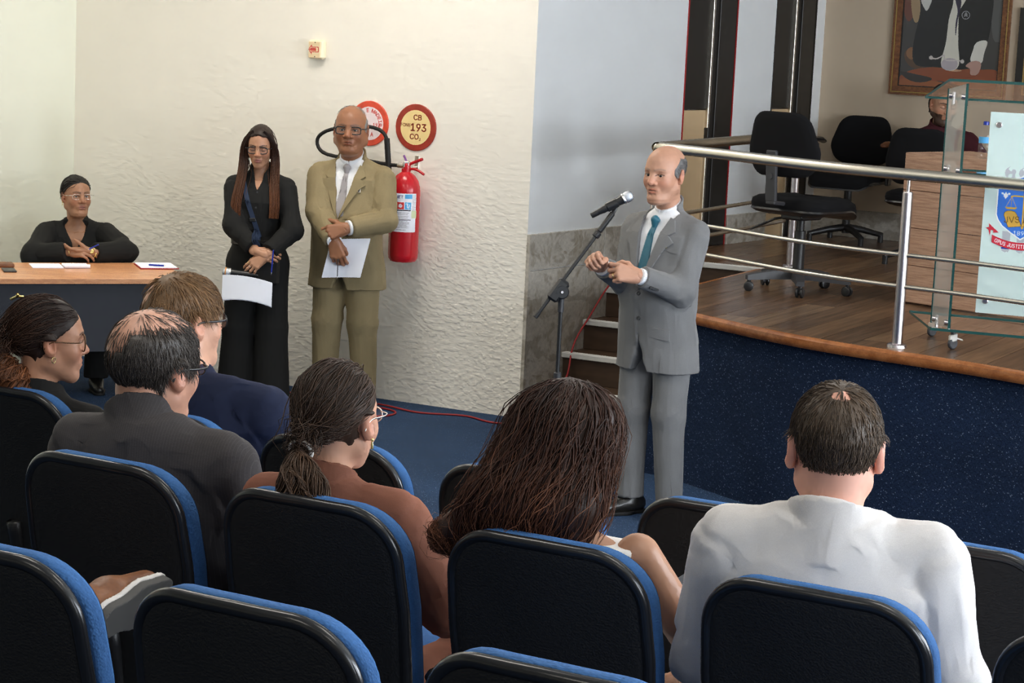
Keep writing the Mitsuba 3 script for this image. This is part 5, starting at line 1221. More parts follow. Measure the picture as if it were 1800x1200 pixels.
def squab(poly, prof, tf_):
    n = 64; ref = resample(poly, n); out = []
    for off, h in prof:
        c = resample(poly.buffer(off, quad_segs=16), n); c = np.roll(c, -int(np.argmin(np.linalg.norm(c - ref[0], axis=1))), 0); out.append(tf_(c, h))
    return layers(np.array(out))
def office_chair(at, yaw, label, kind='star', arms=False, zoff=0.0, back_z=(.54, .95), seat_z=.46):
    k = thing('office_chair', label, 'chair', None); R_ = rotz(yaw); o = A_(*at, STAGE)
    P = lambda m: xf(m, R_, o)
    add = lambda n, m, b, s=40, l=None: part(k, n, P(m), b, s, l)
    bw = .225; z0, z1 = back_z
    bp = Polygon([(-bw * .80, z0), (-bw, (z0 + z1) / 2 - .04), (-bw * .72, z1), (bw * .72, z1), (bw, (z0 + z1) / 2 - .04), (bw * .80, z0)]).buffer(-.10, quad_segs=12).buffer(.10, quad_segs=12)
    tb_ = lambda c, h: np.c_[c[:, 0], -.22 + h - (c[:, 1] - z0) * .12 + .9 * c[:, 0] ** 2, c[:, 1]]
    add('backrest', squab(bp, [(-.05, -.03), (-.012, -.026), (.0, -.012), (.0, .012), (-.012, .03), (-.05, .042)], tb_), 'black_fabric')
    sp = Polygon([(-.22, -.20), (-.235, .05), (-.20, .25), (.20, .25), (.235, .05), (.22, -.20)]).buffer(-.08, quad_segs=12).buffer(.08, quad_segs=12)
    ts_ = lambda c, h: np.c_[c, seat_z + h - .05 * np.clip((c[:, 1] - .12) / .13, 0, 1) ** 2]
    add('seat', squab(sp, [(-.03, -.05), (.0, -.042), (.006, -.02), (.0, .008), (-.03, .025), (-.08, .03)], ts_), 'black_fabric')
    add('seat_shell', squab(sp, [(-.08, -.075), (-.02, -.062), (.008, -.046), (.004, -.036)], ts_), 'black_plastic')
    add('back_bracket', cat_m(frame_box(A_(-.034, -.30, z0 - .13), (.068, 0, 0), (0, .022, 0), (0, -.02, .27), .006), frame_box(A_(-.03, -.30, z0 - .145), (.06, 0, 0), (0, .22, -.02), (0, 0, .022), .005), cyl((-.0, -.315, z0 + .005), (0, -.295, z0 + .005), .016, 12)), 'gray_plastic', 30)
    if kind == 'star':
        add('gas_column', cat_m(cyl((0, 0, .10), (0, 0, .33), .030, 18, .002), cyl((0, 0, .31), (0, 0, seat_z - .06), .020, 18), box((-.07, -.10, seat_z - .10), (.07, .10, seat_z - .06), .01)), 'black_metal')
        add('lever', cat_m(tube([(-.05, 0, seat_z - .085), (-.16, -.02, seat_z - .11), (-.24, -.03, seat_z - .15)], .007, 8), frame_box(A_(-.30, -.05, seat_z - .185), (.10, .012, .05), (-.01, .035, 0), (0, 0, .010), .003)), 'black_plastic')
        for i in range(5):
            a = math.radians(20 + 72 * i); d = A_(math.cos(a), math.sin(a), 0); n_ = A_(-d[1], d[0], 0)
            arm = layers([np.array([d * r - n_ * w + A_(0, 0, zt), d * r + n_ * w + A_(0, 0, zt), d * r + n_ * w * 1.15 + A_(0, 0, zb), d * r - n_ * w * 1.15 + A_(0, 0, zb)]) for r, w, zt, zb in [(.02, .034, .125, .07), (.15, .026, .112, .068), (.265, .020, .092, .062), (.29, .018, .086, .062)]])
            add('base_arm', arm, 'gray_plastic', 30)
            c = d * .275; f = unit(n_ + d * .4); 
            add('caster', cat_m(*[lathe([(0, -.008), (.02, -.008), (.026, -.004), (.026, .004), (.02, .008), (0, .008)], 18, c + A_(0, 0, .0262) + s_ * f * .013, f) for s_ in (-1, 1)], cyl(c + A_(0, 0, .026) - f * .013, c + A_(0, 0, .026) + f * .013, .012, 10), tube([c + A_(0, 0, .075), c + A_(0, 0, .05), c + A_(0, 0, .028)], .011, 8)), 'black_plastic', 40)
    else:
        add('gas_column', cat_m(cyl((0, 0, .06), (0, 0, seat_z - .06), .026, 14), box((-.07, -.10, seat_z - .09), (.07, .10, seat_z - .06), .01)), 'black_metal')
        for i in range(4):
            a = math.radians(45 + 90 * i); d = A_(math.cos(a), math.sin(a), 0)
            add('base_arm', cat_m(tube([A_(0, 0, .10), d * .12 + A_(0, 0, .085), d * .27 + A_(0, 0, .05)], [.026, .022, .018], 10), cyl(d * .26, d * .26 + A_(0, 0, .05), .018, 12)), 'black_metal', 40)
    if arms:
        for s_ in (-1, 1):
            x = s_ * .27
            pad = layers([np.c_[x + r * .034 * np.cos(np.linspace(0, 2 * PI, 16, endpoint=False)), np.full(16, y), .675 + dz + r * .018 * np.sin(np.linspace(0, 2 * PI, 16, endpoint=False))] for y, r, dz in [(-.17, .3, -.02), (-.16, .8, -.015), (-.10, 1, 0), (.04, 1.05, .004), (.10, .9, -.004), (.115, .4, -.01)]])
            add('armrest', pad, arms if (s_ < 0 and isinstance(arms, str)) else 'rim_plastic', 50, 'brown armrest' if (s_ < 0 and isinstance(arms, str)) else None)
            add('arm_post', frame_box(A_(x - .012, -.05, seat_z - .06), (.024, 0, 0), (0, .07, 0), (0, -.02, .25), .006), 'black_plastic', 30)
    return k
office_chair((1.52, 11.46), -math.radians(42), 'black office chair on casters nearest the railing, armless', back_z=(.625, .965), seat_z=.49)
office_chair((2.22, 14.45), math.radians(150), 'black office chair with armrests against the beige wall', 'glide', arms='brown_leather', back_z=(.52, .845), seat_z=.46)
office_chair((2.52, 13.2), -math.radians(28), 'black office chair behind the left end of the wood desk', 'glide', back_z=(.50, .845), seat_z=.43)

# ------------------------------------------------------------------ pictures on the stage wall
def picture(c0, w, h, label, frame_w, mats_, art):
    """c0: lower left corner of the frame on the wall; art(add): add(poly, colour, layer) in metres from the inner corner."""
    k = thing('framed_portrait', label, 'picture'); R_ = np.stack([A_(*U2, 0), A_(0, 0, 1), A_(*-V2, 0)], 1); c0 = A_(*c0) - A_(*V2, 0) * .004
    X = lambda m, z=0: xf(m, R_, c0 + R_[:, 2] * z)
    outer = Polygon([(0, 0), (w, 0), (w, h), (0, h)])
    for i, (a, b, z, m) in enumerate(mats_):
        part(k, ['outer_moulding', 'inner_moulding', 'gilt_bead', 'dark_liner'][i], X(extrude(outer.buffer(-a, join_style=2).difference(outer.buffer(-b, join_style=2)), z)), m, 30)
    ms, cols = [], []
    iw, ih = w - 2 * frame_w, h - 2 * frame_w; clip = Polygon([(0, 0), (iw, 0), (iw, ih), (0, ih)])
    def add(poly, col, layer):
        g = (Polygon(poly) if not hasattr(poly, 'area') else poly).buffer(0).intersection(clip)
        if g.area < 1e-7: return
        m = extrude(g, .0004); m.apply_translation((frame_w, frame_w, .006 + layer * .0005)); ms.append(m); cols.append(np.tile(A_(*col), (len(m.vertices), 1)))
    art(add, iw, ih)
    m = trimesh.Trimesh(np.vstack([x.vertices for x in ms]), np.vstack([x.faces + o for x, o in zip(ms, np.cumsum([0] + [len(x.vertices) for x in ms[:-1]]))]), process=False)
    part(k, 'canvas', X(m), 'print_gloss', False, 'painted canvas', np.vstack(cols))
    return k
scene['frame_wood'] = prin(proc(woodfn((.13, .040, .012), (.20, .075, .022), .3, .4, (6, 6, 6))), .3, .5); scene['gilt'] = prin((.36, .24, .08), .35, .5, metallic=.6); scene['frame_black'] = prin((.012, .010, .009), .3, .5)
s_ = 1 / 1090.0                                          # one unit of the portrait plan = 1/1090 m (250 units = the width between the frames)
def portrait(add, iw, ih):
    q = lambda pts: [((x - 190) / 910 * iw, (760 - y) / 910 * iw) for x, y in pts]
    sm = lambda pts, n=60: Polygon(spline(q(pts), n, True)).buffer(0)
    add([(0, 0), (iw, 0), (iw, ih), (0, ih)], (.050, .047, .045), 0)
    add(sm([(980, -300), (1130, -300), (1130, 300), (1060, 330), (1000, 120)]), (.085, .085, .083), 1)
    add(sm([(215, -500), (300, -500), (285, 130), (240, 180)]), (.13, .05, .035), 1); add(sm([(300, -500), (345, -500), (335, 170), (310, 190), (290, 170)]), (.30, .21, .12), 2)
    add(sm([(225, 470), (300, 410), (420, 430), (440, 560), (300, 590)]), (.085, .05, .03), 1); add(sm([(245, 445), (290, 410), (312, 450), (300, 520), (255, 500)]), (.20, .10, .05), 2)
    add(sm([(186, 700), (420, 590), (700, 575), (960, 580), (1100, 595), (1100, 740), (760, 735), (450, 720), (200, 780)]), (.21, .062, .030), 3); add(sm([(186, 720), (360, 700), (600, 720), (500, 770), (186, 790)]), (.25, .085, .035), 4); add(sm([(200, 640), (330, 650), (500, 690), (430, 720), (250, 690)]), (.035, .030, .028), 5)
    add(sm([(420, -330), (640, -420), (790, -420), (960, -300), (1010, 100), (985, 330), (860, 560), (700, 590), (470, 580), (330, 560), (330, 200), (345, 60), (330, -120)]), (.017, .017, .018), 6)
    add(sm([(640, -400), (760, -400), (750, -10), (715, 50), (705, 120), (715, 300), (728, 420), (722, 585), (590, 585), (598, 400), (620, 120), (645, -20)]), (.60, .58, .50), 7)
    add(sm([(592, 515), (718, 512), (716, 582), (586, 580)]), (.38, .34, .36), 8); add(sm([(668, -60), (700, -60), (715, 60), (700, 150), (690, 290), (683, 160), (690, 60)]), (.035, .03, .05), 9)
    add(sm([(350, -40), (440, -40), (432, 30), (405, 78), (370, 40)]), (.50, .50, .47), 8)
    ring = Point(q([(770, 103)])[0]).buffer(38 / 910 * iw); add(ring.difference(Point(q([(770, 103)])[0]).buffer(32 / 910 * iw)), (.30, .30, .32), 8); add(sm([(755, 120), (770, 78), (785, 120), (770, 112)]), (.22, .22, .23), 8)
    add(sm([(885, 345), (980, 326), (965, 430), (940, 525), (848, 512), (858, 420)]), (.62, .60, .54), 8); add(sm([(806, 560), (850, 515), (940, 522), (935, 590), (912, 628), (880, 636), (850, 625), (845, 580)]), (.40, .24, .20), 9)
    add(LineString(spline(q([(470, 493), (540, 500), (600, 470), (605, 500), (680, 512), (780, 516)]), 40)).buffer(6 / 910 * iw), (.50, .46, .44), 10)
    for p in ((478, 496), (770, 517)): add(Point(q([p])[0]).buffer(18 / 910 * iw), (.50, .46, .44), 10)
    add(sm([(640, -640), (700, -690), (770, -640), (775, -520), (745, -430), (700, -405), (660, -430), (632, -520)]), (.36, .22, .16), 10)
    add(sm([(620, 592), (690, 588), (770, 598), (690, 612)]), (.42, .24, .15), 5)
FM = [(0, .016, .030, 'frame_wood'), (.020, .058, .024, 'frame_wood'), (.015, .0215, .034, 'gilt'), (.056, .064, .016, 'frame_black')]
pk = picture((2.498, 14.727, 1.862), .80, 1.30, 'large brown framed portrait of a robed figure on the beige wall', .062, FM, portrait)
bead = [(.018, t) for t in np.arange(.018, 1.28, .0135)] + [(.782, t) for t in np.arange(.018, 1.28, .0135)] + [(t, .018) for t in np.arange(.03, .77, .0135)]
R_ = np.stack([A_(*U2, 0), A_(0, 0, 1), A_(*-V2, 0)], 1)
bm = trimesh.creation.icosphere(1, .0052); part(pk, 'bead_row', cat_m(*[xf(bm, R_, A_(2.498, 14.727, 1.862) + R_ @ A_(x, y, .034)) for x, y in bead]), 'gilt', True, 'row of small gilt beads', ); tag(pk + '__bead_row', None, None, None, 'stuff')
def plain(add, iw, ih):
    add([(0, 0), (iw, 0), (iw, ih), (0, ih)], (.05, .045, .05), 0); add([(.03, .03), (iw - .03, .03), (iw - .03, ih - .03), (.03, ih - .03)], (.07, .065, .06), 1)
picture((3.262, 14.328, 1.855), .50, .62, 'dark framed picture with a gilt inner edge at right edge', .075, [(0, .052, .030, 'frame_black'), (.050, .060, .034, 'gilt'), (.058, .076, .02, 'frame_black')], plain)
# ------------------------------------------------------------------ clothes
for n, c in dict(gray_suit=(.165, .165, .168), tan_suit=(.225, .178, .098), charcoal_suit=(.045, .042, .044), cream_suit=(.53, .51, .495), brown_blazer=(.195, .078, .050), navy_shirt=(.0075, .0115, .032), black_cloth=(.0085, .0085, .0085), maroon_shirt=(.045, .008, .012)).items():
    scene[n] = cloth(c, .10 if c[0] > .02 else .2)
def pinstripe(p, n, uv):
    s = dsm(.80, .95, dr.cos((p.x * .9 - p.y * .3) * 1100)); return mi.Color3f(.046, .042, .044) * (.9 + .2 * dfbm(p.x * 300, p.y * 300, p.z * 300, 2)) + .012 * s
scene['pinstripe'] = prin(proc(pinstripe), .85, .25, sheen=.2)
scene['white_shirt'] = cloth((.76, .78, .82), .05); scene['white_dress'] = cloth((.80, .79, .77), .06)
scene['teal_tie'] = prin(proc(lambda p, n, uv: mi.Color3f(.018, .125, .185) * (.75 + .5 * (dr.sin(p.x * 900) * dr.sin(p.z * 900) > 0.2))), .45, .5, sheen=.5)
scene['silver_tie'] = cloth((.30, .28, .29), .1, rough=.5); scene['dark_button'] = prin((.05, .05, .052), .3, .5); scene['tan_button'] = prin((.30, .13, .07), .35, .5)
scene['black_leather'] = prin((.012, .011, .010), .32, .5); scene['gray_sole'] = prin((.062, .060, .057), .7, .3); scene['white_sole'] = prin((.52, .50, .47), .6, .3); scene['mock_tortoise'] = prin((.10, .045, .015), .25, .5)
scene['orange_plastic'] = prin((.62, .25, .06), .5, .4); scene['navy_strap'] = prin((.020, .032, .065), .7, .3)
def ring_on(p, k, i, j, t=.5, bsdf='gold', label='gold ring'):
    """Finger ring: hand k, finger i, phalanx j."""
    J = p.J; o = J['ho_' + k]; f, segs, th = hand_fn(o); pts, r = segs[i]; a, b = A_(*pts[j]), A_(*pts[j + 1]); c = a + (b - a) * t; u = unit(b - a); s = A_(o['side'], 1, 1) * o.get('size', 1.0)
    x = unit(np.cross(u, A_(0, 0, 1))); y = np.cross(u, x); th_ = np.linspace(0, 2 * PI, 20, endpoint=False); rr = r[j] * 1.08
    v = (c + rr * (np.cos(th_)[:, None] * x + np.sin(th_)[:, None] * y)) * s
    p.add('ring', tube(v @ J['Rw_' + k].T + J['wri_' + k], .0017, 6, closed=True), bsdf, True, label)
def hand_pt(p, k, q):
    o = p.J['ho_' + k]; return p.J['Rw_' + k] @ (A_(*q) * A_(o['side'], 1, 1) * o.get('size', 1.0)) + p.J['wri_' + k]
def earring(p, x, q=(.084, .0, -.034), kind='drop'):
    c = p.from_head(A_(x * q[0], q[1], q[2])[None])[0]
    m = cat_m(trimesh.creation.icosphere(2, .004).apply_translation(c), tube([c, c - A_(0, 0, .010), c - A_(0, 0, .020)], [.0014, .003, .0035], 8)) if kind == 'drop' else tube(c - A_(0, 0, .008) + .009 * np.c_[0 * np.linspace(0, 6.28, 16, endpoint=False), np.cos(np.linspace(0, 6.28, 16, endpoint=False)), np.sin(np.linspace(0, 6.28, 16, endpoint=False))], .0013, 6, closed=True)
    p.add('earring', m, 'gold', True, 'gold earring')
def fringe(lo=-.078, hi=.052, temple=.028, slope=.9, nape=-.4):
    """Hair round the back and sides of a bald head; ears stay free."""
    def f(q):
        x, y, z = np.abs(q[:, 0]), q[:, 1], q[:, 2]
        m = np.clip((hi - z - slope * np.clip(y + .01, 0, 1)) / .012, 0, 1) * (y < temple)
        ear = ((y + .010) / .024) ** 2 + ((z + .006) / .038) ** 2 < 1
        side = (z > .004 - .5 * np.clip(-y - .02, 0, .1)) | (y < -.035)
        return m * side * (z > lo) * ~(ear & (x > .06))
    return f
# ------------------------------------------------------------------ 1: the speaker
def speaker():
    p = Person('person', 'older bald man in gray suit and teal tie speaking beside the microphone stand', (.665, 9.66, 0), math.radians(140), .985)
    p.stand(sh=.186, foot=((.10, .02), (-.10, -.02)), toe=(.3, -.2)).head(yaw=.06, pitch=-.03, scale=1.085, fwd=.035)
    p.arm('l', (.545, 9.36, 1.145), p.d((.9, .5, -.75)), world=True).arm('r', (.385, 9.47, 1.165), p.d((.25, .2, -1)), world=True)
    p.hand('l', fwd=p.d((-1, -.15, .16)), back=p.d((.15, -1, .45)), bend=((30, 62, 40), (48, 74, 45), (55, 76, 45), (58, 76, 45)), thumb=(50, 30), spread=7, size=1.06)
    p.hand('r', fwd=p.d((-.55, -.75, .55)), back=p.d((-.55, .1, .8)), bend=((38, 62, 40), (60, 80, 45), (66, 82, 45), (70, 82, 45)), thumb=(30, 35), size=1.06)
    p.body(dict(skin=(.48, .255, .170), fat=.25, jaw=1.0, w=.97, mouth=.0022, brow=(.20, .15, .12), browk=.55, nose=1.22, gaze=(-.15, 1, -.03), iris=(.03, .02, .012)))
    p.suit('gray_suit', tie='teal_tie', belly=.028, wide=1.0, buttons=[(-.004, .165), (-.004, .05)], amp=.013, seed=2, sleeves=(.93, .93))
    pk = [(-.145, .005), (-.05, .018), (-.05, -.028), (-.145, -.044)]
    p.add('pocket_flap', p.drape_front(pk, p.jf, off=.002, thick=.004), 'gray_suit', 30, None, None, p.jk)
    pin = cast(p.jf, p.front()(np.array([[-.098, .385]])), -p.J['R'][:, 1])[0]
    p.add('lapel_pin', lathe([(0, .006), (.005, .005), (.008, .002), (.008, -.004)], 14, pin + A_(0, .004, 0), p.J['R'][:, 1]), 'gold', 40, 'round gold lapel pin', None, p.jk)
    a, b = p.J['elb_l'], p.J['wri_l']; u = unit(b - a); out = unit(p.d((.1, -1, -.1)) - u * (p.d((.1, -1, -.1)) @ u))
    for i in range(4):
        c = a + (b - a) * (.83 - i * .048); c = c + out * .046 + p.d((0, 0, -1)) * .024; p.add('button', lathe([(0, .003), (.006, .003), (.0065, 0), (.006, -.004)], 12, c, out), 'dark_button', 40, None, None, p.jk)
    p.trousers('gray_suit', r=(.096, .076, .062), amp=.008); p.shoes('black_leather', label='black leather shoe')
    ring_on(p, 'l', 2, 0, .55, 'gold')
    fr = fringe(hi=.074, slope=1.0, temple=.032)
    p.hair(lambda q: np.clip(fr(q) - .4, 0, 1) * .009 - .003, [dict(n=2200, mask=fr, flow=lambda q, t, r: np.c_[.0 * q[:, 0], -.75 + 0 * q[:, 0], -.8 + 0 * q[:, 0]], L=.026, r=.0011, lift=.0035, K=5, mess=.12)], (.17, .165, .165), seed=1, label='thin gray hair round the back of the head')
    return p
# ------------------------------------------------------------------ 2: the man in tan
def tan_man():
    p = Person('person', 'stout man with glasses in tan suit holding white sheets by the wall', (-.955, 12.10, 0), math.radians(166), .985)
    p.stand(sh=.205, foot=((.11, .03), (-.13, .0)), toe=(.35, -.3)).head(yaw=.18, pitch=.0, scale=1.13, fwd=.04)
    p.arm('l', (-.945, 11.79, 1.055), p.d((1, .25, -.55)), world=True).arm('r', (-1.012, 11.80, .985), p.d((-1, .3, -.4)), world=True)
    p.hand('l', fwd=p.d((-1, -.1, -.30)), back=p.d((.0, -1, .30)), bend=((38, 50, 35), (44, 56, 38), (48, 58, 38), (50, 60, 38)), spread=2, thumb=(50, 12), size=1.08)
    p.hand('r', fwd=p.d((.28, -.05, -1)), back=p.d((-.1, -1, .0)), bend=((26, 40, 30), (30, 46, 32), (34, 48, 32), (38, 50, 32)), spread=2, thumb=(25, 25), size=1.08)
    p.body(dict(skin=(.26, .112, .058), fat=1.0, jaw=1.14, w=1.03, mouth=.0, brow=(.05, .035, .03), browk=.7, nose=1.3, gaze=(.05, 1, -.02), iris=(.015, .009, .006)), neck=.064)
    p.suit('tan_suit', tie='silver_tie', belly=.062, wide=1.12, buttons=[(-.004, .20), (-.004, .09)], button_z=.20, amp=.013, seed=3, sleeves=(.97, .9), sleeve_r=(.072, .066, .056), collar_r=.076, button_bsdf='tan_button')
    pk = [(-.170, .01), (-.07, .018), (-.07, -.026), (-.170, -.036)]
    p.add('pocket_flap', p.drape_front(pk, p.jf, off=.002, thick=.004), 'tan_suit', 30, None, None, p.jk)
    bp = p.drape_front([(-.10, .382), (-.045, .388), (-.045, .370), (-.10, .364)], p.jf, off=.006, thick=.003); p.add('name_badge', bp, 'black_plastic', 30, 'small metal edged name badge', None, p.jk)
    p.add('badge_rim', p.drape_front([(-.103, .385), (-.042, .391), (-.042, .367), (-.103, .361)], p.jf, off=.004, thick=.002), 'silver', 30, None, None, p.jk)
    p.trousers('tan_suit', r=(.112, .086, .068), waist=.185, deep=.145, amp=.009); p.shoes('black_leather', label='dark leather shoe')
    fr = fringe(hi=.062, slope=.75, temple=.035)
    p.hair(lambda q: fr(q) * .006 - .003, [dict(n=1500, mask=fr, flow=lambda q, t, r: np.c_[.0 * q[:, 0], -.6 + 0 * q[:, 0], -.9 + 0 * q[:, 0]], L=.022, r=.0011, lift=.0035, K=5, mess=.12), dict(n=300, mask=lambda q: (q[:, 2] > .085) * (q[:, 1] < .02) * .6, flow=from_crown(.2), L=.018, r=.0006, lift=.004, K=4)], (.23, .225, .22), seed=2, label='short gray hair at the sides')
    p.glasses('black_plastic', w=.056, h=.036, r=.0030, round_=4.5, label='black rectangular glasses', temple=.0030)
    # sheets of paper and the pen
    k = thing('paper_sheet', 'white sheets held by the stout man in the tan suit', 'paper')
    c = A_(-.945, 11.835, .885); ex, ez = unit(A_(.97, -.02, .06)), unit(A_(.22, .02, 1)); g = np.linspace(-1, 1, 13)
    def leaf(off, w=.108, h=.112):
        X, Z = np.meshgrid(g, g, indexing='ij'); Y = .016 * X ** 2 - .012 * Z * X + .010 * Z + .004 * np.sin(3 * X + 2 * Z)
        V = c + X[..., None] * ex * w + Z[..., None] * ez * h + (Y[..., None] + off) * A_(0, -1, 0); V = V.reshape(-1, 3); i, j = np.meshgrid(np.arange(12), np.arange(12), indexing='ij'); q = np.stack([i * 13 + j, (i + 1) * 13 + j, (i + 1) * 13 + j + 1, i * 13 + j + 1], -1).reshape(-1, 4)
        m = trimesh.Trimesh(V, np.vstack([q[:, [0, 1, 2]], q[:, [0, 2, 3]]]), process=False); n = len(V); bk = m.copy(); bk.invert(); bk.apply_translation((0, .0012, 0)); return cat_m(m, bk)
    part(k, 'top_sheet', leaf(.0), 'paper', True); part(k, 'under_sheet', xf(leaf(-.003), None, A_(.002, 0, -.002)), 'paper', True)
    pen(A_(-.985, 11.79, .90), A_(-.985, 11.785, .785), 'thin dark pen held against the sheets of the man in tan', 'gray_plastic', 'silver', .0026)
    return p
# ------------------------------------------------------------------ 3: the standing woman in black
def standing_woman():
    p = Person('person', 'woman in black with glasses and long brown hair holding white papers', (-1.455, 12.0, 0), math.radians(176), .925)
    p.stand(sh=.172, foot=((.10, .0), (-.10, .02)), toe=(.15, -.15)).head(yaw=.02, pitch=-.20, scale=1.02, fwd=.04)
    p.arm('r', (-1.430, 11.755, .905), p.d((-1, .25, -.3)), world=True).arm('l', (-1.385, 11.745, .885), p.d((1, .3, -.3)), world=True)
    p.hand('r', fwd=p.d((.95, -.1, -.25)), back=p.d((-.1, -1, .35)), bend=((25, 35, 25), (30, 40, 25), (35, 42, 25), (40, 44, 25)), thumb=(45, 15), size=.95)
    p.hand('l', fwd=p.d((-.85, -.12, -.75)), back=p.d((-.2, -1, .3)), bend=((18, 26, 15), (16, 24, 15), (16, 24, 15), (20, 26, 15)), thumb=(30, 12), spread=8, size=.95)
    p.body(dict(skin=(.42, .215, .130), fat=.0, jaw=.88, w=.93, brow=(.02, .012, .01), browk=1.1, nose=1.0, eyes='down', lip=(.34, .11, .10)), neck=.048)
    J = p.J
    def neckline(P):
        q = (P - J['hip'].astype(F32)) @ J['R'].astype(F32); return -np.maximum(np.maximum(np.abs(q[:, 0]) - np.clip((q[:, 2] - .425) * .36, 0, 1), -(q[:, 1] - .0)), .425 - q[:, 2])
    p.suit('black_cloth', name='shirt', open_front=False, hem=-.06, wide=.95, prof='fem', sleeve_r=(.062, .060, .054), amp=.010, seed=4, sleeves=(.84, .84), collar_r=.060, cuffs=False, cut=neckline)
    # long wide trousers
    def tf(P):
        d = loft(P, J['hip'], np.eye(3), [-.12, -.02, .10, .2], 0, 0, [.17, .185, .155, .140], [.135, .135, .115, .105])
        for k, x in (('r', 1), ('l', -1)):
            a, c = J['hip_' + k], J['ank_' + k]; d = smin(d, np.maximum(chain(P, [a, (a + c) / 2 + A_(x * .01, .02, 0), c + A_(x * .015, .03, -.08)], [.098, .095, .118], .03), .012 - P[:, 2]), .03)
        return d
    lo, hi = p.bounds(['hip', 'ank_r', 'ank_l', 'hip_r', 'hip_l'], .24)
    m = sdf_mesh(tf, lo, hi + A_(0, 0, .05), .009); m = wrinkle(m, lambda V: (np.clip(1.05 - V[:, 2], .2, 1) , V * A_(26, 26, 2.5)), .007, (1, 1, 1), 3)
    p.add('trousers', m, 'black_cloth', True, 'wide black trousers')
    b = p.torso_fn('fem', 0, .008, -.05, .95); y0 = .115
    th = np.linspace(0, 2 * PI, 60, endpoint=False); O = np.c_[np.sin(th) * .5, np.cos(th) * .5, np.full(60, J['hip'][2] + .115)]; D = np.c_[-np.sin(th), -np.cos(th), 0 * th]; hit = cast(lambda P: smin(b(P), tf(P), .02), O, D, 30); dirs = -D
    ring = np.stack([hit + dirs * .004 + A_(0, 0, -.02), hit + dirs * .009 + A_(0, 0, -.016), hit + dirs * .009 + A_(0, 0, .016), hit + dirs * .004 + A_(0, 0, .02)], 0)
    bel = p.add('belt', layers(ring), 'black_leather', 40, 'black belt')
    c = hit[0] + A_(0, .014, 0); t2 = np.linspace(0, 2 * PI, 28, endpoint=False); sx = np.sign(np.cos(t2)) * np.abs(np.cos(t2)) ** .6 * .034; sz = np.sign(np.sin(t2)) * np.abs(np.sin(t2)) ** .6 * .021
    p.add('buckle', tube(np.c_[c[0] + sx, np.full(28, c[1]), c[2] + sz], .0042, 8, closed=True), 'gold', True, 'oval gold buckle', None, bel)
    full = lambda P: np.minimum(p.jf(P), tf(P))
    # strap and bag worn across the body
    pts = np.array([(.10, .50), (.075, .44), (.035, .33), (-.005, .22), (-.045, .10), (-.085, .0)]); sp = spline(pts, 30); w = .014
    poly = LineString(sp[::3]).buffer(w, cap_style=2); st = p.add('strap', p.drape_front(poly, full, off=.004, thick=.004, res=.03), 'navy_strap', 30, 'dark blue bag strap')
    c = cast(full, p.front()(np.array([[.012, .26]])), -J['R'][:, 1])[0]; p.add('strap_buckle', frame_box(c + A_(-.02, .004, -.014), (.040, 0, -.004), (0, .008, 0), (.003, 0, .022), .003), 'black_metal', 30, None, None, st)
    p.add('bag', frame_box(A_(-.16, .125, J['hip'][2] - .13), (.16, .02, 0), (0, .035, 0), (0, 0, .16), .012), 'black_leather', 30, 'small black shoulder bag')
    for z in (.42, .33): 
        c = cast(p.jf, p.front()(np.array([[-.004, z]])), -J['R'][:, 1])[0]; p.add('button', lathe([(0, .003), (.006, .003), (.0065, 0), (.006, -.003)], 12, c, A_(0, 1, 0)), 'gray_plastic', 40)
    hf = p.head_sdf(); tb = lambda P: np.minimum(hf(P), p.jf(P)); H = lambda *v: p.from_head(A_(*v)[None])[0]; TT = J['T']; curt = []
    for x in (1, -1):
        for j, (dx, n) in enumerate(((0, 420), (.018, 300))):
            curt.append(bundle([H(.030 * x, .060, .103), H(.070 * x, .050, .062), H((.082 + dx) * x, .030, -.02), H((.086 + dx) * x, .035, -.10), TT((.098 + dx) * x, .098, .44), TT((.108 + dx) * x, .128, .36), TT((.105 + dx * 1.2) * x, .140, .27)], [.010, .016, .018, .022, .024, .026, .022], n, .0016, (.014, .007, .005), (.125, .042, .015), seed=50 + j + x, K=15, flat=.45))
    part_line = lambda q: np.clip(1 - 0 * q[:, 0], 0, 1) * ((q[:, 2] > .035 + .62 * np.clip(q[:, 1] - .045, -.2, 1)) & (q[:, 1] < .082)) * ~((np.abs(q[:, 0]) > .05) & (q[:, 1] > .02) & (q[:, 2] < .045)) * 1.0
    sidehair = lambda q: (((q[:, 1] < .012) & (q[:, 2] > -.07)) | (q[:, 2] > .055 + .5 * np.clip(q[:, 1] - .03, 0, 1))) * (q[:, 1] < .078) * 1.0
    capf = lambda q: np.where(sidehair(q) > 0, .0085, -.003) * 1.0
    fl = lambda q, t, r: np.c_[np.sign(r[:, 0]) * (.95 - .75 * np.clip((.06 - q[:, 2]) / .06, 0, 1)), .10 - .5 * np.clip(q[:, 2] - .03, 0, .1) * 8 + .35 * np.clip((-.06 - q[:, 2]) / .05, 0, 1), -.35 - .8 * np.clip((.10 - q[:, 2]) / .06, 0, 1)]
    p.hair(capf, [dict(n=1100, mask=sidehair, flow=fl, L=.36, r=.0018, lift=.009, K=11, cull=lambda q: (np.abs(q[:, 0]) < .068) & (q[:, 1] > -.01), fall=.4, mess=.03, tip=(.135, .042, .014), tipe=2.2, var=.12, stick=True),], (.020, .0095, .006), seed=3, body=tb, extra=curt, label='long straight dark brown hair with reddish ends')
    p.glasses('black_plastic', w=.052, h=.040, r=.0026, round_=2.8, temple=.0024, label='black framed glasses')
    earring(p, 1); earring(p, -1)
    ring_on(p, 'l', 1, 0, .5, 'silver', 'silver ring'); ring_on(p, 'l', 0, 0, .5, 'gold')
    k = thing('paper_stack', 'white papers held by the standing woman in black', 'paper')
    c = A_(-1.475, 11.715, .70); g = np.linspace(-1, 1, 15)
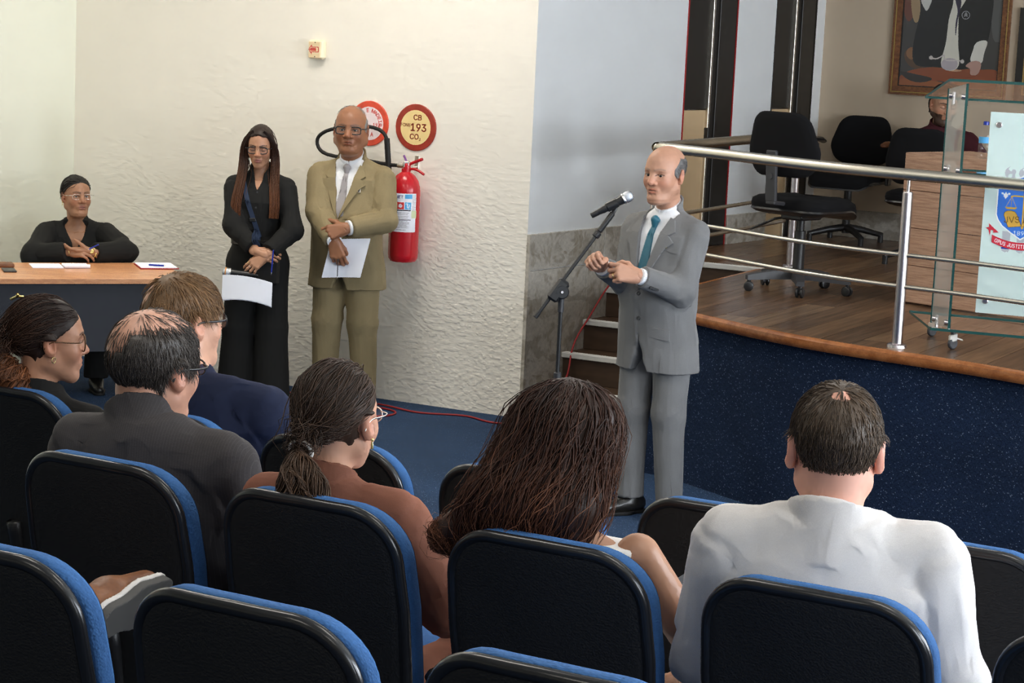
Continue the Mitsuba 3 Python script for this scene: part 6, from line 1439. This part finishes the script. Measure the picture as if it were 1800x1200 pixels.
    def leaf(off, dz=0):
        X, Z = np.meshgrid(g, g, indexing='ij'); zt = np.where(Z > 0, .072 - .016 * X ** 2 - .004 * X, .072 + .022 * X ** 2 * 1.0 - .016); Y = .022 * (1 - X ** 2)
        V = np.stack([c[0] + X * .138, c[1] - Y + off + .008 * Z, c[2] + Z * zt - .012 * X + dz], -1).reshape(-1, 3); i, j = np.meshgrid(np.arange(14), np.arange(14), indexing='ij'); q = np.stack([i * 15 + j, (i + 1) * 15 + j, (i + 1) * 15 + j + 1, i * 15 + j + 1], -1).reshape(-1, 4)
        m = trimesh.Trimesh(V, np.vstack([q[:, [0, 1, 2]], q[:, [0, 2, 3]]]), process=False); bk = m.copy(); bk.invert(); bk.apply_translation((0, .001, 0)); return cat_m(m, bk)
    for i in range(3): part(k, 'sheet', leaf(.004 * i, -.003 * i), 'paper', True)
    pen(A_(-1.335, 11.70, .925), A_(-1.342, 11.705, .80), 'blue pen in the hand of the standing woman in black', r=.0042)
    mk2 = thing('microphone', 'silver headed microphone under the papers of the standing woman', 'microphone'); micro(mk2, A_(-1.42, 11.745, .775), unit(A_(-1, .0, .06)), .15)
    part(mk2, 'colour_band', lathe([(.0262, 0), (.0270, .003), (.0262, .006)], 20, A_(-1.42, 11.745, .775) + unit(A_(-1, .0, .06)) * .176, unit(A_(-1, 0, .06))), 'orange_plastic', 40, 'orange band')
    return p
# ------------------------------------------------------------------ 4: the seated woman at the table
def seated_woman():
    p = Person('person', 'seated woman in black with clear glasses at the wood topped table', (-2.615, 12.62, 0), math.radians(192), .93)
    p.sit(seat=.42, lean=.30, sh=.190).head(yaw=.36, pitch=.06, scale=1.06, fwd=.03)
    p.arm('r', (-2.545, 12.17, .808), p.d((-1, .1, -.25)), world=True).arm('l', (-2.43, 12.17, .808), p.d((1, .1, -.25)), world=True)
    p.hand('r', fwd=p.d((.95, -.25, .05)), back=p.d((-.05, -.75, .8)), bend=((20, 30, 22), (26, 34, 24), (32, 36, 24), (36, 40, 24)), thumb=(40, 10), size=1.0)
    p.hand('l', fwd=p.d((-1, -.15, -.02)), back=p.d((.0, -.6, -.7)), bend=((14, 22, 14), (18, 26, 16), (22, 28, 16), (26, 30, 16)), thumb=(40, 10), size=1.0)
    p.body(dict(skin=(.31, .155, .090), fat=.35, jaw=1.0, w=1.0, brow=(.03, .018, .012), browk=.9, nose=1.12, gaze=(.10, 1, .10), iris=(.015, .009, .006), lip=(.26, .10, .085)), neck=.052)
    J = p.J
    def neckline(P):
        q = (P - J['hip'].astype(F32)) @ J['R'].astype(F32); return -np.maximum(np.maximum(np.abs(q[:, 0]) - np.clip((q[:, 2] - .36) * .42, 0, 1), -(q[:, 1] - .0)), .36 - q[:, 2])
    p.suit('black_cloth', name='blouse', open_front=False, hem=-.10, wide=1.12, prof='fem', belly=.02, sleeve_r=(.074, .076, .058), amp=.012, seed=5, sleeves=(.9, .9), collar=False, cuffs=False, cut=neckline)
    p.trousers('black_cloth', r=(.095, .075, .075), name='skirt'); p.shoes('black_leather', label='dark sandal')
    back = lambda q: (q[:, 2] > .040 + .75 * np.clip(q[:, 1] - .03, -.3, 1)) * (q[:, 1] < .078) * 1.0
    hair_ = lambda q: np.maximum(back(q), ((q[:, 1] < -.03) & (q[:, 2] > -.075 + 1.5 * np.clip(np.abs(q[:, 0]) - .032, 0, 1))) * 1.0) * ~((np.abs(q[:, 0]) > .066) & (q[:, 1] > -.03) & (q[:, 2] < .03))
    tie = (0, -.115, -.03)
    tail = bundle([p.from_head(A_(*v)[None])[0] for v in [(0, -.11, -.03), (-.03, -.13, -.07), (-.07, -.10, -.14), (-.085, -.06, -.22)]], [.02, .04, .045, .02], 260, .0016, (.010, .008, .008), seed=4, curl=.8)
    p.hair(lambda q: np.where(hair_(q) > 0, .007 * np.clip((.075 - q[:, 1]) / .06, .15, 1), -.003), [dict(n=1400, mask=hair_, flow=lambda q, t, r: A_(*tie) - q, tie=tie, L=.26, r=.0014, lift=.007, K=12, mess=.03)], (.011, .008, .007), seed=5, extra=[tail], label='black hair combed back')
    p.glasses('silver', w=.052, h=.032, r=.0011, round_=2.6, label='thin rimmed clear glasses', temple=.0014); earring(p, 1, (.086, .0, -.034), 'drop'); earring(p, -1)
    a, b = p.J['elb_l'], p.J['wri_l']; u = unit(b - a); c = b - u * .012
    e1 = unit(np.cross(u, A_(0, 0, 1))); e2 = np.cross(u, e1); t_ = np.linspace(0, 2 * PI, 24, endpoint=False)
    p.add('wristwatch', cat_m(tube(c + .033 * (np.cos(t_)[:, None] * e1 + .85 * np.sin(t_)[:, None] * e2), .006, 8, closed=True), lathe([(0, .006), (.014, .006), (.016, 0), (.015, -.006)], 20, c + p.d((0, -.03, .012)), p.d((0, -1, .4)))), 'gold', 40, 'gold wristwatch')
    c = p.J['wri_r'] - unit(p.J['wri_r'] - p.J['elb_r']) * .0; u = unit(p.J['wri_r'] - p.J['elb_r']); e1 = unit(np.cross(u, A_(0, 0, 1))); e2 = np.cross(u, e1)
    p.add('bracelet', tube(c + .031 * (np.cos(t_)[:, None] * e1 + .85 * np.sin(t_)[:, None] * e2), .0022, 6, closed=True), 'gold', True, 'thin gold bracelet')
    pen(A_(-2.375, 12.10, .865), A_(-2.43, 12.12, .835), 'blue pen between the folded hands of the seated woman', r=.0045)
    return p
# ------------------------------------------------------------------ the audience, seen from behind
AY0 = -math.radians(29.5)
def sitter(label, xy, z, twist, size, lean=-.10, sh=.19, body_side=0.0, shz=.47, **hd):
    p = Person('person', label, (*xy, z), AY0 + twist, size); p.sit(seat=.45, lean=lean, sh=sh, side=body_side, shz=shz).head(**hd); return p
def lap(p, k, x=.16, y=.30, z=.66, pole=(.35, -.6, -1)):
    s = 1 if k == 'r' else -1; p.arm(k, (s * x, y, z), (s * pole[0], pole[1], pole[2])); p.hand(k, fwd=(-s * .35, 1, -.25), back=(s * .2, .1, 1), bend=RELAX)
def white_man():
    p = sitter('man in cream white suit seen from behind, nearest right', (.615, 3.93), ZB + .02, .33, 1.0, lean=-.13, sh=.196, shz=.50, yaw=.10, pitch=-.05, scale=1.03, fwd=.03, up=.133)
    lap(p, 'r', .20, .22, .70); lap(p, 'l', .18, .26, .68)
    p.body(dict(skin=(.56, .29, .215), fat=.0, jaw=.98, hidden=True), neck=.058, hands=True)
    p.suit('cream_suit', tie=None, belly=.03, wide=1.07, amp=.016, seed=6, collar_r=.071, sleeve_r=(.070, .064, .054))
    p.trousers('cream_suit', r=(.10, .08, .065)); p.shoes('black_leather', label='black leather shoe')
    m0 = lambda q: ((q[:, 2] > .03 + .9 * np.clip(q[:, 1] - .03, 0, 1)) | (q[:, 1] < .035)) * (q[:, 2] > -.045 + .25 * np.clip(np.abs(q[:, 0]) - .035, 0, 1)) * (q[:, 1] < .075) * ~((np.abs(q[:, 0]) > .056) & (q[:, 1] > -.048) & (q[:, 2] < .040))
    spot = lambda q: np.exp(-((q[:, 0] - .0) / .034) ** 2 - ((q[:, 1] + .066) / .026) ** 2) * (q[:, 2] > .04)
    m = lambda q: m0(q) * (1 - .62 * spot(q))
    p.hair(lambda q: np.where(m0(q) > 0, .0050 - .0062 * spot(q), -.003), [dict(n=5200, mask=m, flow=from_crown(.55), L=.032, r=.0011, lift=.0055, K=5, mess=.2, kink=.15, cull=lambda q: (np.abs(q[:, 0]) > .048) & (q[:, 2] < -.03))], (.060, .040, .026), seed=6, label='short brown hair thinning at the crown')
    return p
def dress_woman():
    p = sitter('woman with long wavy brown hair in sleeveless white dress', (.115, 4.13), ZB, .20, .95, lean=-.05, sh=.166, shz=.49, body_side=.02, yaw=-.05, pitch=-.42, roll=-.16, scale=1.04, fwd=.055, up=.150)
    p.arm('r', (.40, 4.33, .885), p.d((.7, -.5, -.6)), world=True).arm('l', (.385, 4.47, .955), p.d((-1, .2, -.8)), world=True)
    p.hand('r', fwd=p.d((.1, .9, -.3)), back=p.d((.3, .1, .9)), bend=RELAX, size=.95); p.hand('l', fwd=p.d((.15, .35, .95)), back=p.d((.9, -.5, .0)), bend=((20, 30, 20),) * 4, thumb=(20, 20), size=.95)
    p.body(dict(skin=(.46, .245, .155), hidden=True), neck=.05, bare_arms=True)
    J = p.J
    for k in 'r': pass
    def arms(P):
        d = None
        for k in 'rl':
            e = chain(P, [J['sh_' + k] + A_(0, 0, -.01), J['elb_' + k], J['wri_' + k]], [.047, .041, .027], .02); d = e if d is None else np.minimum(d, e)
        return d
    lo, hi = p.bounds(['sh_r', 'sh_l', 'elb_r', 'elb_l', 'wri_r', 'wri_l'], .10); sk = A_(.46, .245, .155)
    m = sdf_mesh(arms, lo, hi, .007); p.add('upper_arms', m, 'skin', True, 'bare arms', np.tile(sk, (len(m.vertices), 1)))
    def cutf(P):
        q = (P - J['hip'].astype(F32)) @ J['R'].astype(F32); return np.maximum(np.abs(q[:, 0]) - .176 + .012 * np.clip((q[:, 2] - .36) / .1, 0, 1), q[:, 2] - .50)
    tf = p.torso_fn('fem', .02, .004, -.12, 1.04)
    lo, hi = p.bounds(['hip', 'neck', 'sh_r', 'sh_l'], .2); fd = lambda P: smax(tf(P), cutf(P), .012); p.jf = fd
    p.add('dress', p.folds(sdf_mesh(fd, lo, hi, .007), .006, 7, False), 'white_dress', True, 'sleeveless white dress')
    p.trousers('white_dress', r=(.10, .085, .085), name='skirt')
    hf = p.head_sdf(); H = lambda *v: p.from_head(A_(*v)[None])[0]; Wd = lambda v: p.local(v)
    ends = [Wd((-.115, 4.13, 1.21)), Wd((-.035, 4.10, 1.20)), Wd((.04, 4.07, 1.195)), Wd((.115, 4.05, 1.20))]
    def mass(P):
        d = ell(P, H(0, -.030, .030), (.080, .096, .092), J['Rh'])
        for e, x, r in zip(ends, (-.045, -.02, .02, .045), (.050, .056, .056, .046)):
            h0 = H(x, -.060, .01); h1 = H(x * 1.1, -.085, -.09) * .62 + e * .38; d = smin(d, chain(P, [h0, h1, e], [r + .012, r, .034], .04), .05)
        return d
    lo = np.min(ends, 0) - .12; hi = J['hc'] + .20; lo = np.minimum(lo, J['hc'] - .2); hi = np.maximum(hi, np.max(ends, 0) + .12)
    mm = sdf_mesh(mass, lo, hi, .006); V = np.asarray(mm.vertices); cc = A_(.026, .012, .008) * (.5 + .9 * meshkit.fbm(np.c_[V[:, 0] * 80, V[:, 1] * 30, V[:, 2] * 10], 3, 2))[:, None]
    body = lambda P: np.minimum(mass(P), hf(P)); RhT = J['Rh'].T; ec = [np.mean(ends, 0)]
    scalp = lambda q: ((q[:, 1] < .035) | (q[:, 2] > .06)) * (q[:, 2] > -.02) * 1.0
    e0 = np.array(ends)
    def fl(q, t, r):
        w = np.clip((r[:, 0] + .075) / .15, 0, 1)[:, None]; tgt = e0[0] * (1 - w) + e0[3] * w; v = unit(tgt - p.from_head(q)) @ J['Rh']
        return (unit(q - CROWN) * A_(1, .8, .4)) * max(0, .5 - t) * 1.2 + v
    base_ = dict(mask=scalp, flow=fl, stickf=mass, reach=.07, body=body)
    p.hair(None, [dict(n=2200, L=.47, r=.0018, lift=.006, K=13, mess=.05, kink=.30, var=.10, tip=(.135, .050, .026), tipe=1.7, **base_), dict(n=550, L=.45, r=.0009, lift=.018, K=13, mess=.09, kink=.45, var=.16, tip=(.19, .075, .038), tipe=1.4, **base_)],
           (.030, .013, .009), seed=8, extra=[(mm, np.clip(cc, 0, 1))], body=body, label='long wavy brown hair')
    k = thing('mobile_phone', 'dark phone held in the lap of the woman with long wavy hair', 'phone'); c = A_(.365, 4.50, 1.035)
    part(k, 'case', frame_box(c, unit(A_(.5, .75, .10)) * .075, unit(A_(-.1, -.05, 1)) * .009, unit(A_(-.55, .5, .55)) * .15 * -1, .003), 'gray_plastic', 30)
    return p
def brown_woman():
    p = sitter('woman in brown blazer with a low ponytail seen from behind', (-.345, 4.44), ZB, .16, .94, lean=-.10, sh=.170, shz=.485, yaw=-.05, pitch=.02, scale=1.05, fwd=.03, up=.135)
    lap(p, 'l', .15, .32, .66); p.arm('r', p.local((-.09, 4.66, .90)), p.d((.5, -.6, -1))); p.hand('r', fwd=(-.3, 1, 0), back=(.3, 0, 1), bend=RELAX, size=.95)
    p.body(dict(skin=(.52, .29, .20), hidden=True), neck=.05)
    p.suit('brown_blazer', tie=None, wide=1.0, prof='fem', amp=.012, seed=8, collar_r=.062, sleeve_r=(.068, .060, .050), cuffs=False)
    p.trousers('brown_blazer', r=(.10, .08, .07)); p.shoes('black_leather', label='dark shoe')
    tie = (-.015, -.118, -.040); H = lambda *v: p.from_head(A_(*v)[None])[0]
    mk = lambda q: ((q[:, 2] > .042 + .75 * np.clip(q[:, 1] - .03, -.3, 1)) | ((q[:, 1] < -.02) & (q[:, 2] > -.074 + 1.5 * np.clip(np.abs(q[:, 0]) - .032, 0, 1)))) * (q[:, 1] < .076) * ~((np.abs(q[:, 0]) > .064) & (q[:, 1] > -.036) & (q[:, 2] < .02)) * 1.0
    tb = p.jf; e = p.local((-.405, 4.235, 1.255)); e2 = p.local((-.375, 4.225, 1.215)); e3 = p.local((-.44, 4.235, 1.225))
    t0 = H(*tie); tails = []
    for j, (en, n) in enumerate(((e, 420), (e2, 300), (e3, 320))):
        mid = (t0 + en) / 2 + p.d((0, -.03, .0)); tails.append(bundle([t0, t0 + p.d((-.01, -.03, -.025)), mid, en], [.014, .026, .038, .032], n, .0017, (.040, .022, .014), (.085, .048, .028), seed=20 + j, curl=.5, K=16))
    tm = chainmesh([t0, t0 + p.d((-.01, -.03, -.025)), (t0 + e) / 2 + p.d((0, -.03, 0)), e + A_(0, 0, .02)], [.011, .014, .020, .012]); V = np.asarray(tm.vertices); tails.append((tm, np.tile(A_(.03, .017, .011), (len(V), 1))))
    p.hair(lambda q: np.where(mk(q) > 0, .0055 * np.clip((.075 - q[:, 1]) / .06, .15, 1), -.003), [dict(n=2700, mask=mk, flow=lambda q, t, r: A_(*tie) - q + A_(0, -.03, .02) * (1 - t), tie=tie, L=.27, r=.0013, lift=.0085, K=9, mess=.025, tip=(.050, .028, .018))], (.036, .020, .013), seed=9, extra=tails, label='smooth brown hair tied in a low ponytail')
    u = unit(p.d((-.3, -1, -.5))); a1 = unit(np.cross(u, A_(0, 0, 1))); a2 = np.cross(u, a1); t_ = np.linspace(0, 2 * PI, 24, endpoint=False); c = t0 + u * .016
    p.add('hair_tie', tube(c + .024 * (np.cos(t_)[:, None] * a1 + np.sin(t_)[:, None] * a2), .0058, 8, closed=True), 'white_plastic', True, 'pale hair tie')
    earring(p, 1, (.086, -.004, -.036)); p.glasses('silver', w=.05, h=.034, r=.0014, label='thin framed glasses')
    return p
def gray_man():
    p = sitter('balding man in charcoal suit and glasses seen from behind', (-.765, 4.71), ZB, .14, 1.0, lean=-.12, sh=.198, shz=.475, yaw=-.20, pitch=-.02, roll=.06, scale=1.09, fwd=.05, up=.105, side=-.02)
    lap(p, 'r'); lap(p, 'l')
    p.body(dict(skin=(.46, .245, .17), fat=.4, jaw=1.08, hidden=True), neck=.060)
    p.suit('pinstripe', tie=None, belly=.03, wide=1.06, amp=.014, seed=9, collar_r=.070, sleeve_r=(.070, .062, .054))
    p.trousers('pinstripe', r=(.10, .08, .065)); p.shoes('black_leather', label='black leather shoe')
    f1 = fringe(hi=.050, slope=.75, temple=.042)
    bald = lambda q: np.exp(-(((q[:, 0] + .030) / .048) ** 2 + ((q[:, 1] + .066) / .055) ** 2 + ((q[:, 2] - .060) / .060) ** 2) ** 2)
    right = lambda q: np.clip((q[:, 0] - .005) / .02, 0, 1) * (q[:, 2] > .02) * (q[:, 1] < .05) * np.clip((.100 - q[:, 2]) / .03, 0, 1)
    m = lambda q: np.clip(np.maximum(f1(q), right(q)) - 1.0 * bald(q), 0, 1)
    p.hair(lambda q: np.clip(m(q) - .55, 0, 1) * .019 - .003, [dict(n=4200, mask=m, flow=from_crown(.55, .1), L=.032, r=.0010, lift=.0060, K=5, mess=.2, kink=.1, cull=lambda q: (np.abs(q[:, 0]) > .05) & (q[:, 2] < -.05)), dict(n=500, mask=lambda q: (q[:, 2] > .05) * (q[:, 1] < .03) * .35, flow=from_crown(.2), L=.03, r=.0006, lift=.003, K=5, mess=.2)], (.050, .042, .037), seed=10, label='dark hair thinning on a bald crown')
    p.glasses('black_metal', w=.05, h=.032, r=.0016, label='dark metal glasses', temple=.0026)
    return p
def navy_man():
    p = sitter('man in navy shirt with light brown hair and bald spot', (-.81, 5.78), ZA, .14, 1.0, lean=-.10, sh=.200, shz=.495, yaw=-.42, pitch=.04, roll=.0, scale=1.07, fwd=.02, side=-.075, up=.15)
    lap(p, 'r'); lap(p, 'l')
    p.body(dict(skin=(.53, .295, .20), fat=.4, jaw=1.05, hidden=True), neck=.060)
    p.suit('navy_shirt', name='shirt', open_front=False, hem=-.12, belly=.04, wide=1.08, amp=.016, seed=10, collar_r=.068, sleeve_r=(.078, .070, .056), cuffs=False)
    p.trousers('charcoal_suit', r=(.10, .08, .065)); p.shoes('black_leather', label='black leather shoe')
    m0 = lambda q: ((q[:, 2] > .03 + .8 * np.clip(q[:, 1] - .03, 0, 1)) | (q[:, 1] < .03)) * (q[:, 2] > -.07) * (q[:, 1] < .078) * ~((np.abs(q[:, 0]) > .062) & (q[:, 1] > -.034) & (q[:, 2] < .035))
    bald = lambda q: np.exp(-(((q[:, 0] + .018) / .044) ** 2 + ((q[:, 1] + .074) / .045) ** 2 + ((q[:, 2] - .060) / .054) ** 2) ** 2)
    m = lambda q: m0(q) * np.clip(1 - 1.2 * bald(q), 0, 1)
    p.hair(lambda q: np.where(m0(q) > 0, .0065 - .009 * bald(q), -.003), [dict(n=4200, mask=m, flow=from_crown(.45, .1, A_(0, -.05, .10)), L=.046, r=.0012, lift=.008, K=5, cull=lambda q: (np.abs(q[:, 0]) > .05) & (q[:, 2] < -.05), mess=.16, kink=.12)], (.155, .085, .038), seed=11, label='light brown hair with a bald spot')
    p.glasses('black_plastic', w=.052, h=.036, r=.002, label='dark glasses', temple=.003)
    return p
def pony_woman():
    p = sitter('woman in black at left with curly ponytail, hair clip and glasses', (-1.28, 5.98), ZA - .015, .10, .93, lean=-.12, sh=.178, yaw=-.72, pitch=-.02, scale=1.07, fwd=.02)
    lap(p, 'r'); lap(p, 'l')
    p.body(dict(skin=(.42, .215, .135), hidden=False, gaze=(0, 1, 0), jaw=.95, brow=(.03, .02, .015)), neck=.05)
    p.suit('black_cloth', name='jacket', open_front=False, hem=-.12, wide=1.02, prof='fem', amp=.009, seed=11, collar_r=.064, sleeve_r=(.068, .060, .052), cuffs=False)
    p.trousers('black_cloth', r=(.10, .08, .065)); p.shoes('black_leather', label='dark shoe')
    tie = (0, -.120, -.045); H = lambda *v: p.from_head(A_(*v)[None])[0]
    mk = lambda q: ((q[:, 2] > .036 + .7 * np.clip(q[:, 1] - .035, -.3, 1)) | ((q[:, 1] < -.02) & (q[:, 2] > -.074 + 1.5 * np.clip(np.abs(q[:, 0]) - .032, 0, 1)))) * (q[:, 1] < .078) * ~((np.abs(q[:, 0]) > .064) & (q[:, 1] > -.034) & (q[:, 2] < .012)) * 1.0
    t0 = H(*tie); e = p.local((-1.345, 5.87, 1.12)); tails = [bundle([t0, t0 + p.d((-.03, -.02, .0)), (t0 + e) / 2 + p.d((-.03, -.02, .01)), e], [.018, .050, .066, .042], 760, .0015, (.055, .024, .014), (.22, .080, .030), seed=31, curl=1.2, cf=16, K=18)]
    tm = chainmesh([t0, t0 + p.d((-.03, -.02, .0)), (t0 + e) / 2 + p.d((-.03, -.02, .01)), e + A_(0, 0, .015)], [.012, .024, .028, .012]); V = np.asarray(tm.vertices); tails.append((tm, np.tile(A_(.05, .02, .011), (len(V), 1))))
    p.hair(lambda q: np.where(mk(q) > 0, .007 * np.clip((.075 - q[:, 1]) / .06, .15, 1), -.003), [dict(n=2400, mask=mk, flow=lambda q, t, r: A_(*tie) - q + A_(0, -.05, .04) * (1 - t), tie=tie, L=.27, r=.0013, lift=.0105, K=9, mess=.03, tip=(.060, .026, .015))], (.022, .012, .009), seed=12, extra=tails, label='dark brown hair in a curly ponytail')
    u = unit(t0 - J_c(p)); a1 = unit(np.cross(u, A_(0, 0, 1))); a2 = np.cross(u, a1); t_ = np.linspace(0, 2 * PI, 24, endpoint=False)
    p.add('hair_tie', tube(t0 + u * .010 + .020 * (np.cos(t_)[:, None] * a1 + np.sin(t_)[:, None] * a2), .006, 8, closed=True), 'black_cloth', True)
    c = H(-.02, -.085, .118); p.add('hair_clip', cat_m(tube([c + p.d((-.02, 0, -.006)), c + A_(0, 0, .004), c + p.d((.02, 0, .004))], .004, 8), tube([c + A_(0, 0, .004), c + p.d((.004, -.01, .012))], .005, 8)), 'gold', True, 'gold hair clip')
    earring(p, 1, (.084, .0, -.036), 'hoop'); p.glasses('mock_tortoise', w=.054, h=.048, r=.0022, round_=2.2, label='round tortoise glasses', temple=.0018)
    # pearl piping on the jacket
    tf = p.jf; J = p.J
    def pearls(pts, n):
        sp = spline(pts, n); st = J['hip'] + np.c_[sp[:, 0], np.full(n, -.6), sp[:, 1]] @ J['R'].T; hit = cast(tf, st, J['R'][:, 1]); return cat_m(*[trimesh.creation.icosphere(1, .0032).apply_translation(h - J['R'][:, 1] * .002) for h in hit])
    k = p.add('pearl_trim', cat_m(pearls([(-.02, .47), (.06, .46), (.15, .43)], 22), pearls([(-.06, .42), (.0, .38), (.09, .30), (.16, .20)], 34), pearls([(.15, .43), (.11, .34), (.06, .22)], 26)), 'white_plastic', True, 'rows of small white beads', None, p.key + '__jacket')
    return p
def J_c(p): return p.J['hc']
def chainmesh(pts, rs, h=.005):
    pts = np.array([np.asarray(q) for q in pts]); return sdf_mesh(lambda P: chain(P, pts, rs, .015), pts.min(0) - .08, pts.max(0) + .08, h)
def stage_man():
    p = Person('person', 'bearded man in maroon shirt sitting behind the glass lectern on stage', (2.735, 14.15, STAGE - .045), math.radians(184), .93)
    p.sit(seat=.30, lean=.16, sh=.20).head(yaw=.05, pitch=-.22, scale=1.12, fwd=.04)
    p.arm('r', (.12, .42, .58), (1, .2, -.4)).arm('l', (-.12, .42, .58), (-1, .2, -.4)); p.hand('r', fwd=(-.3, 1, 0), back=(0, 0, 1), bend=RELAX); p.hand('l', fwd=(.3, 1, 0), back=(0, 0, 1), bend=RELAX)
    p.body(dict(skin=(.42, .22, .135), fat=.6, jaw=1.1, beard=(.03, .02, .016), mouth=.003, brow=(.02, .014, .01), eyes='down', nose=1.15))
    p.suit('maroon_shirt', name='shirt', open_front=False, hem=-.06, belly=.04, wide=1.08, amp=.009, seed=12, collar_r=.07, sleeve_r=(.074, .066, .055), cuffs=False)
    p.trousers('charcoal_suit'); p.shoes('black_leather')
    mk = lambda q: ((q[:, 2] > .045 + .7 * np.clip(q[:, 1] - .03, 0, 1)) | (q[:, 1] < -.02)) * (q[:, 2] > -.06) * (q[:, 1] < .075) * 1.0
    p.hair(lambda q: np.where(mk(q) > 0, .008, -.003), [], (.012, .009, .008), seed=13)
    return p
def shoe_person():
    c = rowp(C0, -1) + ROWF * .30; p = Person('person', 'crossed leg in a brown leather shoe at lower left, rest out of picture', (*c, ZC), AY0, 1.0)
    p.sit(seat=.45, lean=-.12, sh=.19).head()
    hl, fw, dn = A_(-.748, 3.90, 1.062), unit(A_(.199, .908, .087)), unit(A_(.944, -.319, -.337)); fw = unit(fw - dn * (fw @ dn)); sd = np.cross(fw, dn); R_ = np.stack([sd, fw, -dn], 1)
    J = p.J; ax = hl + R_ @ A_(0, .03, .085); J['ank_l'] = p.local(ax + A_(-.02, .005, .005)); J['kne_l'] = p.local(ax + A_(-.40, .12, .0)); J['toe'] = (.1, 0)
    lap(p, 'r'); lap(p, 'l')
    p.body(dict(skin=(.50, .29, .21), hidden=True)); p.suit('charcoal_suit', tie=None, wide=1.05, seed=13)
    def tr(P):
        d = loft(P, J['hip'], J['R'], [-.10, -.03, .04, .08], 0, 0, [.15, .165, .16, .15], .12)
        d = smin(d, chain(P, [J['hip_r'], J['kne_r'], J['ank_r']], (.098, .078, .06), .03), .03); l = chain(P, [J['hip_l'], J['kne_l'], J['kne_l'] * .62 + J['ank_l'] * .38], (.098, .075, .062), .03); return smin(d, l, .03)
    lo, hi = p.bounds(['hip', 'kne_r', 'ank_r', 'kne_l', 'ank_l'], .2); p.add('trousers', sdf_mesh(tr, lo, hi, .010), 'charcoal_suit', True)
    # the shoe in the air: heel to the left, toe to the right and up, sole towards the viewer
    Q = lambda P: (P - hl.astype(F32)) @ R_.astype(F32)
    def up(P):
        q = Q(P); d = rcone(q, (0, .03, .044), (0, .10, .046), .037, .040); d = smin(d, rcone(q, (0, .10, .044), (.006, .222, .034), .043, .036), .03); d = smin(d, rcone(q, (0, .035, .05), (0, .03, .10), .038, .040), .02); return np.maximum(np.maximum(d, .008 - q[:, 2]), q[:, 2] - .100 + .15 * np.clip(q[:, 1] - .05, 0, .1))
    def so(P, g=0.0):
        q = Q(P); z = q[:, 2].copy(); q[:, 2] = 0; d = smin(rcone(q, (0, .028, 0), (0, .10, 0), .037, .034), rcone(q, (.002, .15, 0), (.006, .222, 0), .047, .040), .05) - g
        return d, z
    sole = lambda P: (lambda dz: np.maximum(dz[0], np.maximum(dz[1] - .013, -dz[1] - .008)))(so(P)); welt = lambda P: (lambda dz: np.maximum(dz[0], np.maximum(dz[1] - .020, .009 - dz[1])))(so(P, .0025))
    W_ = lambda f, h: xf(sdf_mesh(f, hl - .20, hl + .32, h), p.R.T, -p.R.T @ p.o)
    k = p.add('shoe', W_(up, .004), 'brown_leather', True, 'brown leather shoe'); p.add('sole', W_(sole, .004), 'gray_sole', 40, 'gray rubber sole', None, k); p.add('welt', W_(welt, .004), 'white_sole', 40, 'pale edge of the sole', None, k)
    sh = ax + A_(-.24, .07, .0); m = chainmesh([p.local(ax), p.local((ax + sh) / 2), p.local(sh)], [.034, .037, .048], .006); p.add('ankle', m, 'skin', True, 'bare ankle', np.tile(A_(.52, .31, .22), (len(m.vertices), 1)))
    return p
import os
WHO = [speaker, tan_man, standing_woman, seated_woman, white_man, dress_woman, brown_woman, gray_man, navy_man, pony_woman, stage_man, shoe_person]
for w in WHO: w()
